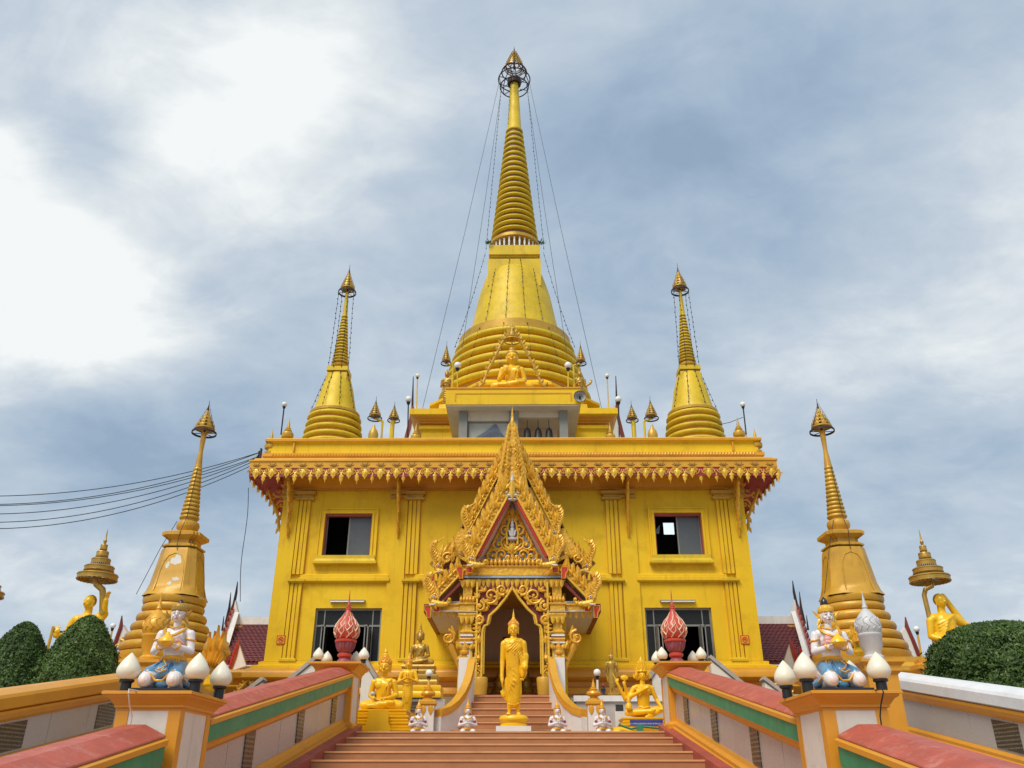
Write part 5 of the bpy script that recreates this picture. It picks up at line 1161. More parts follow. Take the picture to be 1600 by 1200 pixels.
def hand(m, w, d, up, size, sgn=1, curl=.3, spread=.16):
    """wrist w, direction d (fingers), palm normal up; palm, four fingers and a thumb"""
    w = Vector(w); d = Vector(d).normalized(); up = Vector(up); up = (up-d*up.dot(d)).normalized(); sd = d.cross(up)*sgn; s = size
    m.cap(w, s*.20, w+d*s*.42, s*.20)
    for i in range(-1, 3):
        o = sd*((i-.5)*s*.16); b = w+d*s*.42+o; L = s*(.50, .56, .53, .42)[i+1]
        dd = (d+sd*(i-.5)*spread).normalized(); m1 = b+dd*L*.5-up*curl*L*.15; m.cap(b, s*.085, m1, s*.078); m.cap(m1, s*.078, m1+(dd-up*curl).normalized()*L*.5, s*.062)
    tb = w+d*s*.12-sd*s*.18; m.cap(tb, s*.095, tb+(d*.8-sd*.55).normalized()*s*.26, s*.085); m.cap(tb+(d*.8-sd*.55).normalized()*s*.26, s*.085, tb+(d*.9-sd*.45-up*.2).normalized()*s*.46, s*.065)
def flame(z0, h, r, cx=0, cy=0): return [(r, z0), (r*1.05, z0+h*.1), (r*.6, z0+h*.26), (r*.75, z0+h*.36), (r*.45, z0+h*.55), (r*.22, z0+h*.75), (.002, z0+h)]
def part_mesh(me, name, parent, loc=(0, 0, 0), **k): return link(name, me, parent, loc, **k)
# --- walking Buddha in the centre
def walking_buddha():
    pb = at(802.5, 1137, 16.5); t = thing('buddha_statue', 'tall golden Buddha statue walking in a long robe on the axis of the steps', 'statue', (pb.x, 16.5, 2.402))
    H0 = .145
    MB().box(-.335, .335, -.22, .3, 0, H0).build('plinth_slab', 'white_paint', t, 0)
    MB().lathe([(.26, H0), (.26, H0+.035), (.24, H0+.045), (.24, H0+.065), (.275, H0+.09), (.285, H0+.12), (.27, H0+.16), (.22, H0+.185)], n=36, sy=.8).build('lotus_base', 'statue_gold', t, 45)
    Z = H0+.178; m = MB()
    # feet and shins
    for s, y in ((-1, -.02), (1, .03)):
        m.cap((s*.085, y+.05, Z+.10), .042, (s*.085, y+.04, Z+.36), .055); m.cap((s*.085, y+.06, Z+.035), .036, (s*.10, y-.12, Z+.022), .036)
        for q in range(4): m.cap((s*.10+(q-1.5)*.019, y-.13, Z+.018), .013, (s*.10+(q-1.5)*.021, y-.165, Z+.014), .012)
    # robe: column from hem to hip with swinging hem to the viewer's left
    m.cap((-.01, .02, Z+.26), .128, (0, .01, Z+.60), .145, sy=.72); m.cap((0, .01, Z+.60), .145, (0, .0, Z+.90), .155, sy=.70)
    m.cap((-.11, .03, Z+.30), .08, (-.20, .03, Z+.345), .045, sy=.5); m.cap((-.20, .03, Z+.345), .045, (-.245, .03, Z+.40), .02, sy=.5); m.cap((-.18, .02, Z+.36), .07, (-.09, .02, Z+.58), .09, sy=.6)
    m.cap((.07, .04, Z+.30), .07, (.12, .04, Z+.36), .045, sy=.6); m.cap((.115, .03, Z+.38), .05, (.09, .02, Z+.6), .07, sy=.6)
    # torso
    m.cap((0, 0, Z+.86), .15, (0, -.01, Z+1.16), .175, sy=.68); m.cap((-.13, .0, Z+1.23), .085, (.13, .0, Z+1.23), .085, sy=.95)
    m.ell((-.07, -.07, Z+1.14), (.10, .06, .09), 12, 8); m.ell((.07, -.07, Z+1.14), (.10, .06, .09), 12, 8)
    m.cap((0, .01, Z+1.26), .062, (0, .0, Z+1.38), .056)
    # right arm (viewer's left) hanging
    m.cap((-.195, .0, Z+1.21), .066, (-.222, .02, Z+.92), .050); m.cap((-.222, .02, Z+.92), .050, (-.232, -.03, Z+.66), .034); hand(m, (-.232, -.03, Z+.66), (.10, -.12, -1), (1, 0, 0), .19, 1, .15)
    # left arm folded into the robe, cloth falling from the forearm
    m.cap((.195, .0, Z+1.21), .07, (.225, .03, Z+.95), .065); m.cap((.225, .03, Z+.95), .065, (.225, -.08, Z+.80), .06)
    m.cap((.235, .0, Z+1.0), .07, (.215, -.02, Z+.72), .05, sy=.8); m.cap((.19, -.06, Z+.80), .06, (.17, -.06, Z+.66), .035, sy=.6); m.cap((.23, .02, Z+.72), .045, (.205, .02, Z+.64), .03)
    # robe folds
    for i in range(9):
        f = i/8; x0 = -.17+.02*f; z0 = Z+1.22-.42*f
        x1 = .12; z1 = z0+.20-.08*f if i < 2 else z0+.26
        m.tube([(x0, -.085-.02*math.sin(f*3), z0-.05), (-.06, -.135, z0+.0), (.05, -.135, min(z0+.10, Z+1.28)), (.15, -.09, min(z0+.20, Z+1.30))], .0065, 5)
    for i in range(7): f = i/6; m.tube([(-.15+.02*f, -.085, Z+.86-.07*i), (-.05, -.118, Z+.78-.085*i), (.06, -.112, Z+.72-.085*i), (.13, -.085, Z+.74-.08*i)], .006, 5)
    for i in range(5): m.tube([(.10+.03*i, -.09+.01*i, Z+1.16-.03*i), (.13+.025*i, -.10+.008*i, Z+.95), (.15+.018*i, -.085, Z+.78)], .009, 5)
    for i in range(4): m.tube([(-.20+.05*i, -.05-.02*i, Z+.34), (-.10+.03*i, -.10, Z+.46), (.0+.02*i, -.115, Z+.60)], .006, 5)
    m.tube([(-.13, -.06, Z+.20), (-.06, -.085, Z+.18), (.05, -.085, Z+.18), (.11, -.06, Z+.21)], .012, 6); m.tube([(.13, -.085, Z+.60), (.20, -.05, Z+.59)], .02, 6)
    head_prims(m, (0, -.02, Z+1.47), .135)
    m.tube([(-.07, -.035, Z+1.33), (0, -.055, Z+1.32), (.07, -.035, Z+1.33)], .007, 5)
    part_mesh(remesh(m, 'body', 'statue_gold', .0075, 2), 'body', t)
    h = MB(); h.ell((0, .005, Z+1.54), (.110, .120, .092), 20, 10); h.ell((0, .005, Z+1.625), (.06, .065, .045), 14, 8)
    for i in range(110):
        a = i*2.4; f = (i+.5)/110; th = f*1.45; x, y, z_ = .112*math.sin(th)*math.cos(a), .122*math.sin(th)*math.sin(a), .094*math.cos(th); h.ell((x, y+.005, z_+Z+1.54), (.010, .010, .009), 5, 4)
    h.build('hair', 'statue_orange', t, 40)
    MB().lathe(flame(Z+1.64, .20, .036), n=12).build('flame_finial', 'statue_gold', t, 40)
    ey = MB()
    for s in (-1, 1): ey.tube([(s*.022, -.127, Z+1.473), (s*.041, -.124, Z+1.467), (s*.060, -.111, Z+1.473)], .0032, 4)
    ey.build('eye_line', 'dull_gold', t, 0)
walking_buddha(); bpy.data.objects['buddha_statue'].scale = (.95, .97, 1.055)
# --- seated figure kit: unit with knees about .9 wide, 0.86 tall to hair
def seated_prims(m, k=1.0, pose='meditate', robe=True):
    v = lambda x, y, z: (x*k, y*k, z*k)
    m.ell(v(0, .02, .13), (.23*k, .19*k, .13*k), 18, 10)
    for s in (-1, 1): m.cap(v(s*.12, .0, .12), .115*k, v(s*.37, -.12, .09), .088*k, sy=1.0)
    m.cap(v(-.37, -.14, .08), .08*k, v(.10, -.27, .10), .06*k); m.cap(v(.37, -.14, .075), .08*k, v(-.12, -.25, .07), .06*k)
    m.cap(v(.10, -.27, .12), .05*k, v(.24, -.26, .13), .045*k); m.cap(v(-.12, -.26, .07), .05*k, v(-.26, -.25, .07), .04*k)
    m.cap(v(0, .01, .2), .135*k, v(0, .0, .46), .165*k, sy=.75); m.cap(v(-.13, .0, .555), .08*k, v(.13, .0, .555), .08*k, sy=1)
    for s in (-1, 1): m.ell(v(s*.075, -.075, .48), (.1*k, .055*k, .085*k), 12, 8)
    m.cap(v(0, .0, .6), .062*k, v(0, -.01, .7), .055*k)
    def arm(s, e, h, hd, up, sz=.15, r=(.066, .05, .034), curl=.2):
        m.cap(v(s*.205, 0, .54), r[0]*k, v(*e), r[1]*k); m.cap(v(*e), r[1]*k, v(*h), r[2]*k); hand(m, v(*h), hd, up, sz*k, s, curl)
    if pose == 'meditate':
        arm(-1, (-.27, .02, .29), (-.13, -.20, .19), (1, -.15, -.05), (0, 0, 1)); arm(1, (.27, .02, .29), (.13, -.21, .215), (-1, -.15, -.05), (0, 0, 1))
    elif pose == 'touch':
        arm(-1, (-.27, .0, .31), (-.25, -.20, .20), (-.02, -.5, -.9), (0, -1, 0)); arm(1, (.27, .02, .29), (.12, -.20, .20), (-1, -.15, -.05), (0, 0, 1))
    elif pose == 'teach':
        arm(-1, (-.27, .0, .30), (-.14, -.20, .42), (.15, -.1, 1), (0, -1, 0)); arm(1, (.27, .02, .29), (.15, -.20, .20), (-1, -.15, -.05), (0, 0, 1))
    if robe:
        m.tube([v(.16, -.07, .60), v(.10, -.135, .5), v(.03, -.14, .36), v(-.06, -.12, .24), v(-.13, -.09, .19)], .011*k, 5); m.tube([v(.10, -.12, .57), v(.115, -.16, .42), v(.10, -.15, .27)], .014*k, 6)
def buddha_head_parts(t, zc, k, m_hair='statue_orange', m_fl='statue_gold', fl=.24, y=-.01):
    h = MB(); h.ell((0, y+.02*k, zc+.42*k), (.80*k, .88*k, .66*k), 18, 10); h.ell((0, y+.05*k, zc+1.05*k), (.45*k, .48*k, .36*k), 14, 8)
    for i in range(70):
        a = i*2.4; f = (i+.5)/70; th = f*1.5; h.ell((.82*k*math.sin(th)*math.cos(a), y+.02*k+.9*k*math.sin(th)*math.sin(a), zc+.42*k+.68*k*math.cos(th)), (.09*k, .09*k, .08*k), 5, 4)
    h.build('hair', m_hair, t, 40); MB().lathe(flame(zc+1.28*k, fl, .30*k), cy=y+.05*k, n=12).build('flame_finial', m_fl, t, 40)
def tiered(t, tiers, mname, z0=0, sy=.7, lotus=False):
    z = z0
    for (w, h) in tiers:
        MB().rect([(0, z), (.015, z+h*.12), (.02, z+h*.3), (-.012, z+h*.5), (.018, z+h*.72), (.018, z+h*.9), (0, z+h-.003)], -w/2, w/2, -w/2*sy, w/2*sy).build('base_tier', mname, t, 35); z += h
    return z
# big seated Buddha left
p = at(597.5, 1107, 16.9); kk = .93
t = thing('buddha_statue', 'big seated yellow gold Buddha in meditation on a tiered base left of the steps', 'statue', (p.x, 16.9, 2.402))
tiered(t, [(1.26, .125), (1.14, .115), (1.06, .115), (.98, .11)], 'statue_gold'); zb = .465
m = MB(); seated_prims(m, kk); head_prims(m, (0, -.02, .84*kk), .178*kk); part_mesh(remesh(m, 'body', 'statue_gold', .009, 2), 'body', t, (0, 0, zb-.0))
hd = MB(); buddha_head_parts(t, .84*kk+zb, .178*kk, fl=.20)
MB().prism([(-.19, .42), (.19, .42), (.20, .22), (.26, .10), (.15, .02), (.0, -.01), (-.15, .02), (-.26, .10), (-.20, .22)], -.485, -.455).build('hanging_cloth', 'statue_gold', t, 0)
MB().ell((-.16, -.28, zb+.27), (.045, .045, .045), 12, 8).build('silver_ball', 'silver_paint', t, 40)
gl = MB()
for k in range(14): a = k/13; gl.ell((.40+.02*math.sin(a*9), 0, .40-a*.34), (.04, .04, .04), 6, 5)
g0 = at(592, 1107, 17.35); tag(gl.build('green_garland', 'garland_green', None, 40, (g0.x, 17.35, 2.55)), 'dark green garland hanging beside the big seated Buddha', 'garland')
# praying standing disciple
p = at(635, 1115, 17.6); k0 = (zat(1030, 17.6)-zat(1115, 17.6))/1.62
t = thing('disciple_statue', 'standing gold disciple statue with palms pressed together beside the big seated Buddha', 'statue', (p.x, 17.6, 2.402)); zb = p.z-2.402
m = MB(); kz = lambda x, y, z: (x*k0, y*k0, z*k0)
m.cap(kz(0, 0, .12), .13*k0, kz(0, .0, .5), .17*k0, sy=.7); m.cap(kz(0, 0, .5), .17*k0, kz(0, 0, .9), .16*k0, sy=.7); m.cap(kz(0, 0, .9), .15*k0, kz(0, 0, 1.15), .17*k0, sy=.7); m.cap(kz(-.13, 0, 1.22), .08*k0, kz(.13, 0, 1.22), .08*k0)
m.cap(kz(0, 0, 1.25), .06*k0, kz(0, 0, 1.36), .055*k0)
for s in (-1, 1): m.cap(kz(s*.21, 0, 1.2), .065*k0, kz(s*.30, -.03, .93), .05*k0); m.cap(kz(s*.30, -.03, .93), .05*k0, kz(s*.035, -.24, 1.03), .035*k0); hand(m, kz(s*.028, -.24, 1.03), (0, -.05, 1), (-s, 0, 0), .17*k0, s, 0, .05); m.cap(kz(s*.08, .0, .03), .04*k0, kz(s*.09, -.15, .03), .035*k0)
m.tube([kz(-.17, -.06, .95), kz(0, -.14, .90), kz(.17, -.06, .95)], .014*k0, 5); m.tube([kz(-.17, -.06, .88), kz(0, -.14, .82), kz(.17, -.06, .88)], .014*k0, 5)
for i in range(4): m.tube([kz(-.1+.06*i, -.12, .8), kz(-.09+.06*i, -.13, .3)], .008*k0, 4)
head_prims(m, kz(0, -.02, 1.46), .15*k0); part_mesh(remesh(m, 'body', 'statue_gold', .010, 2), 'body', t, (0, 0, zb)); buddha_head_parts(t, zb+1.46*k0, .15*k0, fl=.12)
MB().lathe([(.2, 0), (.2, zb*.4), (.16, zb*.5), (.19, zb*.9), (.17, zb)], n=20).build('base', 'statue_orange', t, 40)
# seated Buddha high on tiers
p = at(655, 1040, 19.4); t = thing('buddha_statue', 'darker gold seated Buddha on a tall stepped pedestal near the porch wall', 'statue', (p.x, 19.4, 2.402)); zb = p.z-2.402
kk = .74
MB().box(-.62, .62, -.3, .3, 0, zat(1092, 19.1)-2.402).build('granite_altar', 'granite', t, 0); MB().box(-.46, .2, -.33, -.305, .25, zat(1096, 19.1)-2.402).build('inscription_panel', 'plaque_stone', t, 0)
z_ = zat(1090, 19.1)-2.402; hh = (zb-z_)/3
for (w, q, h) in ((1.05, 3, hh*1.1), (.86, 2, hh), (.72, 2, hh*.9)):
    for i in range(q): MB().rect([(0, z_), (.012, z_+h*.15), (.012, z_+h*.35), (-.01, z_+h*.5), (.012, z_+h*.8), (0, z_+h-.004)], -w/2+w*i/q+.003, -w/2+w*(i+1)/q-.003, -w*.33, w*.33).build('pedestal_block', 'dull_gold' if q == 2 else 'statue_gold', t, 35)
    z_ += h
m = MB(); seated_prims(m, kk, 'touch'); head_prims(m, (0, -.02, .83*kk), .155*kk); part_mesh(remesh(m, 'body', 'dull_gold', .010, 2), 'body', t, (0, 0, z_)); buddha_head_parts(t, z_+.83*kk, .155*kk, 'dull_gold', 'dull_gold', .20)
# Brahma statue right
p = at(1007, 1120, 16.9); t = thing('deity_statue', 'golden many armed crowned deity statue seated right of the steps', 'statue', (p.x, 16.9, 2.402)); zb = zat(1121, 16.7)-2.402; kk = .77
tiered(t, [(1.02, zb*.33), (.94, zb*.33), (.88, zb*.34)], 'statue_gold', sy=.75)
m = MB(); v = lambda x, y, z: (x*kk, y*kk, z*kk)
m.ell(v(0, .02, .13), (.24*kk, .19*kk, .13*kk), 18, 10); m.cap(v(-.12, 0, .12), .11*kk, v(-.42, -.14, .12), .08*kk); m.cap(v(-.42, -.14, .11), .08*kk, v(.14, -.28, .14), .055*kk); m.cap(v(.12, 0, .15), .11*kk, v(.42, -.05, .2), .085*kk); m.cap(v(.42, -.05, .2), .08*kk, v(.12, -.24, .04), .055*kk); m.cap(v(.14, -.26, .12), .05*kk, v(.2, -.33, .16), .045*kk); m.cap(v(.12, -.24, .04), .05*kk, v(.0, -.36, .0), .04*kk)
m.cap(v(0, 0, .2), .13*kk, v(0, 0, .55), .17*kk, sy=.75); m.cap(v(-.15, 0, .70), .085*kk, v(.15, 0, .70), .085*kk)
for s in (-1, 1): m.ell(v(s*.08, -.08, .62), (.1*kk, .055*kk, .085*kk), 12, 8)
m.cap(v(0, 0, .74), .065*kk, v(0, -.01, .86), .06*kk)
m.cap(v(-.22, 0, .69), .065*kk, v(-.36, -.03, .47), .05*kk); m.cap(v(-.36, -.03, .47), .05*kk, v(.04, -.22, .66), .036*kk); hand(m, v(.03, -.22, .66), (1, -.1, .35), (0, -1, 0), .15*kk, 1, .2)
m.cap(v(.22, 0, .69), .065*kk, v(.33, .02, .42), .05*kk); m.cap(v(.33, .02, .42), .05*kk, v(.40, -.14, .26), .038*kk); hand(m, v(.40, -.14, .26), (0, -.6, -.5), (0, 0, 1), .14*kk, 1, .2)
m.cap(v(-.22, .05, .66), .06*kk, v(-.44, .06, .44), .05*kk); m.cap(v(-.44, .06, .44), .05*kk, v(-.62, -.02, .80), .036*kk); hand(m, v(-.62, -.02, .80), (-.1, -.1, 1), (0, -1, 0), .14*kk, 1, .5)
m.cap(v(-.22, .05, .66), .06*kk, v(-.38, .06, .50), .05*kk); m.cap(v(-.38, .06, .5), .05*kk, v(-.45, -.05, .76), .034*kk); hand(m, v(-.45, -.05, .76), (0, 0, 1), (0, -1, 0), .13*kk, 1, .5)
m.cap(v(-.22, .02, .62), .055*kk, v(-.38, -.05, .38), .045*kk); hand(m, v(-.38, -.05, .38), (0, -.5, -.8), (0, -1, 0), .14*kk, 1, .6)
m.tube([v(.16, -.1, .74), v(.02, -.17, .62), v(-.12, -.15, .5)], .016*kk, 5); m.tube([v(-.16, -.09, .72), v(0, -.17, .62), v(.16, -.09, .74)], .016*kk, 5); m.tube([v(-.14, -.09, .26), v(0, -.15, .22), v(.14, -.09, .26)], .02*kk, 5)
hk = .125*kk; zc = .99*kk
head_prims(m, (0, -.03, zc), hk)
for s in (-1, 1):
    m.ell((s*.10*kk, .03, zc), (.08*kk, .08*kk, .11*kk), 12, 8)
part_mesh(remesh(m, 'body', 'statue_gold', .009, 2), 'body', t, (0, 0, zb))
cr = MB().lathe([(.13*kk, zb+zc+.07*kk), (.16*kk, zb+zc+.09*kk), (.15*kk, zb+zc+.13*kk), (.12*kk, zb+zc+.15*kk), (.13*kk, zb+zc+.20*kk), (.09*kk, zb+zc+.23*kk), (.095*kk, zb+zc+.28*kk), (.055*kk, zb+zc+.31*kk), (.055*kk, zb+zc+.36*kk), (.004, zb+zc+.46*kk)], n=18)
for k in range(12):
    a = math.pi*2*k/12
    for (r, z0, l) in ((.15, .11, .10), (.115, .19, .09), (.085, .27, .08)):
        M = Matrix.Translation((r*kk*math.cos(a), r*kk*math.sin(a), zb+zc+z0*kk))@Matrix.Rotation(a+math.pi/2, 4, 'Z'); cr.leaf((0, 0), R(90), l*kk, .06*kk, 0, .015, M=M, n=3)
for s in (-1, 1): cr.leaf((s*.13*kk, zb+zc-.02*kk), R(90), .2*kk, .08*kk, -.06, .02); cr.leaf((s*.17*kk, zb+zc-.08*kk), R(90+s*-20), .14*kk, .07*kk, -.02, .02)
cr.build('crown', 'statue_gold', t, 35)
MB().ell((-.45*kk, -.06, zb+.93*kk), (.075, .02, .05), 16, 8).build('lotus_disc', 'statue_gold', t, 40); MB().tube([(-.45*kk, -.06, zb+.76*kk), (-.45*kk, -.06, zb+.9*kk)], .012, 5).build('disc_stem', 'statue_gold', t, 40)
MB().tube([(-.62*kk, -.02, zb+.82*kk), (-.74*kk, -.02, zb+1.05*kk)], .012, 5).build('staff', 'statue_gold', t, 40)
MB().lathe([(.03, zb+.16*kk), (.06, zb+.2*kk), (.06, zb+.28*kk), (.03, zb+.33*kk), (.04, zb+.38*kk), (.01, zb+.46*kk)], cx=-.40*kk, cy=-.2, n=12).build('water_jar', 'statue_gold', t, 40)
# blue sign and green ribbon in front of the deity
p = at(1008, 1130, 16.3)
tag(MB().box(-.30, .30, -.01, .01, -.055, .055).build('donation_sign', 'sign_blue_text', None, 0, (at(1010, 1129, 16.35).x, 16.35, at(1010, 1129, 16.35).z)), 'small dark blue sign board with white lettering in front of the deity statue', 'sign')
q = at(1003, 1138, 16.3); rb = MB().tube([(-.42, 0, .06), (-.2, 0, -.01), (0, -.01, .03), (.3, 0, .0)], .022, 6).box(-.1, .02, -.04, .0, -.05, .06)
tag(rb.build('green_ribbon', 'garland_green', None, 40, (q.x, 16.28, q.z)), 'green cloth ribbon tied across the base of the deity statue', 'ribbon')
yc = MB().lathe([(.30, 2.4), (.29, 2.46), (.20, 2.52), (.10, 2.55)], n=20, sy=.6); tag(yc.build('yellow_cushion', 'statue_gold', None, 40, (at(972, 1140, 16.3).x, 16.5, 0)), 'rounded yellow cloth heap left of the blue sign', 'cloth')
# standing Buddha with raised hands, right, on a white altar
p = at(957.5, 1090, 19.3); t = thing('buddha_statue', 'slim standing dull gold Buddha on the white altar right of the steps', 'statue', (p.x, 19.3, p.z)); k0 = (zat(1022, 19.3)-zat(1083, 19.3))/1.60
zf = zat(1083, 19.3)-p.z
MB().lathe([(.27, 0), (.27, zf*.2), (.22, zf*.35), (.24, zf*.7), (.19, zf)], n=24, sy=.7).build('lotus_base', 'dull_gold', t, 40)
m = MB()
m.cap(kz(0, 0, 0), .01, kz(0, 0, .01), .01)
def kz(x, y, z): return (x*k0, y*k0, z*k0)
m.cap(kz(0, 0, .28), .14*k0, kz(0, 0, .6), .16*k0, sy=.65); m.cap(kz(0, 0, .6), .16*k0, kz(0, 0, .9), .155*k0, sy=.65); m.cap(kz(0, 0, .88), .14*k0, kz(0, 0, 1.15), .165*k0, sy=.65); m.cap(kz(-.13, 0, 1.22), .08*k0, kz(.13, 0, 1.22), .08*k0); m.cap(kz(0, 0, 1.25), .058*k0, kz(0, 0, 1.36), .052*k0)
for s in (-1, 1):
    m.cap(kz(s*.07, 0, .04), .045*k0, kz(s*.07, 0, .3), .06*k0); m.cap(kz(s*.07, .02, .02), .035*k0, kz(s*.09, -.14, .02), .03*k0)
    m.cap(kz(s*.21, 0, 1.2), .065*k0, kz(s*.27, .02, .92), .05*k0); m.cap(kz(s*.27, .02, .92), .05*k0, kz(s*.22, -.18, 1.06), .036*k0); hand(m, kz(s*.22, -.18, 1.06), (0, -.1, 1), (0, -1, 0), .17*k0, s, 0, .05)
    m.cap(kz(s*.24, .03, .9), .05*k0, kz(s*.17, .03, .45), .03*k0, sy=.4)
for i in range(6): m.tube([kz(-.14, -.06, .85-.08*i), kz(0, -.115, .78-.08*i), kz(.14, -.06, .85-.08*i)], .008*k0, 4)
head_prims(m, kz(0, -.02, 1.44), .115*k0); part_mesh(remesh(m, 'body', 'dull_gold', .009, 2), 'body', t, (0, 0, zf)); buddha_head_parts(t, zf+1.44*k0, .115*k0, 'dull_gold', 'dull_gold', .16)
al = thing('altar', 'stepped white and grey stone altar with a small square hole behind the right steps', 'altar', (at(960, 1110, 19.3).x, 19.2, 2.402)); zt_ = p.z-2.402
MB().box(-.85, 1.3, -.35, .6, 0, zt_-.12).build('block', 'granite', al, 0); MB().box(-.9, 1.35, -.4, .6, zt_-.118, zt_-.002).build('top_slab', 'white_paint', al, 0)
MB().box(-.1, .35, -.9, -.36, 0, .55).build('front_block', 'cream_white', al, 0); MB().box(-.02, .14, -.358, -.345, zt_-.36, zt_-.18).build('vent', 'dark_interior', al, 0)
MB().box(.62, .80, -1.3, -1.27, .0, .16).build('number_board', 'slab_black', al, 0); MB().box(.67, .70, -1.305, -1.301, .05, .13).box(.72, .75, -1.305, -1.301, .05, .13).build('board_mark', 'white_paint', al, 0)
for px, w in ((943, 'left'), (977, 'right')):
    q = at(px, 1094, 19.15); v_ = thing('black_vase', f'small black vase with red flowers standing {w} of the slim standing Buddha', 'vase', (q.x, 19.1, p.z), 'black vases on the altar')
    MB().lathe([(.04, 0), (.05, .01), (.03, .05), (.085, .16), (.09, .22), (.04, .28), (.05, .31)], n=14).build('body', 'slab_black', v_, 40); MB().ell((0, 0, .33), (.035, .035, .04), 8, 6).ell((.03, 0, .36), (.02, .02, .03), 6, 5).build('flower', 'flower_red', v_, 40); v_.scale = (.6, .6, .7)
# small white praying figures along the landing
def kneeler():
    t = thing('praying_statue', '', 'statue', (0, 0, 0), 'small white praying statues along the top step'); m = MB()
    m.cap((-.07, .05, .06), .07, (-.10, -.1, .06), .055); m.cap((.07, .05, .06), .07, (.10, -.1, .06), .055); m.cap((0, .03, .1), .095, (0, .02, .27), .10, sy=.75); m.cap((-.075, .02, .315), .045, (.075, .02, .315), .045)
    m.cap((0, .02, .33), .034, (0, .01, .39), .03)
    for s in (-1, 1): m.cap((s*.12, .02, .31), .036, (s*.165, -.0, .18), .03); m.cap((s*.165, 0, .18), .03, (s*.02, -.13, .22), .022); hand(m, (s*.016, -.13, .215), (0, -.1, 1), (-s, 0, 0), .09, s, 0, .04)
    head_prims(m, (0, -.01, .445), .066); part_mesh(remesh(m, 'body', 'statue_white', .006, 1), 'body', t)
    MB().lathe([(.062, .48), (.066, .50), (.05, .52), (.052, .54), (.03, .565), (.02, .60), (.002, .67)], n=14).cap((-.062, .0, .46), .012, (-.066, -.0, .39), .010).cap((.062, .0, .46), .012, (.066, -.0, .39), .010).build('headdress', 'gold_trim', t, 40)
    MB().tube([(-.085, -.04, .345), (-.05, -.075, .31), (0, -.085, .29), (.05, -.075, .31), (.085, -.04, .345)], .014, 6).build('gold_collar', 'gold_trim', t, 40); MB().lathe([(.128, .10), (.132, .12), (.118, .14)], cy=.02, n=20, sy=.8).build('gold_belt', 'gold_trim', t, 40)
    MB().ell((-.135, -.025, .25), (.03, .03, .025), 10, 6).ell((.135, -.025, .25), (.03, .03, .025), 10, 6).build('arm_band', 'plum_paint', t, 40)
    f = MB(); f.tube([(-.012, -.066, .418), (.012, -.066, .418)], .004, 4); f.build('lips', 'lip_red', t, 0)
    e_ = MB()
    for s in (-1, 1): e_.ell((s*.021, -.056, .452), (.008, .004, .004), 6, 4)
    e_.build('eyes', 'eye_dark', t, 0); return t
kn = kneeler()
for i, (px, lb) in enumerate(((653, 'small white praying statue furthest left, beside the left balustrade post'), (730.5, 'small white praying statue at the left foot of the upper steps'), (871.5, 'small white praying statue at the right foot of the upper steps'), (942, 'small white praying statue furthest right, beside the right balustrade post'))):
    o = kn if i == 0 else copy_tree(kn)
    q = at(px, 1143, 16.35); o.location = (q.x, 16.35, 2.402); o['label'] = lb; o.scale = (.93,)*3
    if px in (871.5, 653): o.rotation_euler = (0, 0, R(6))
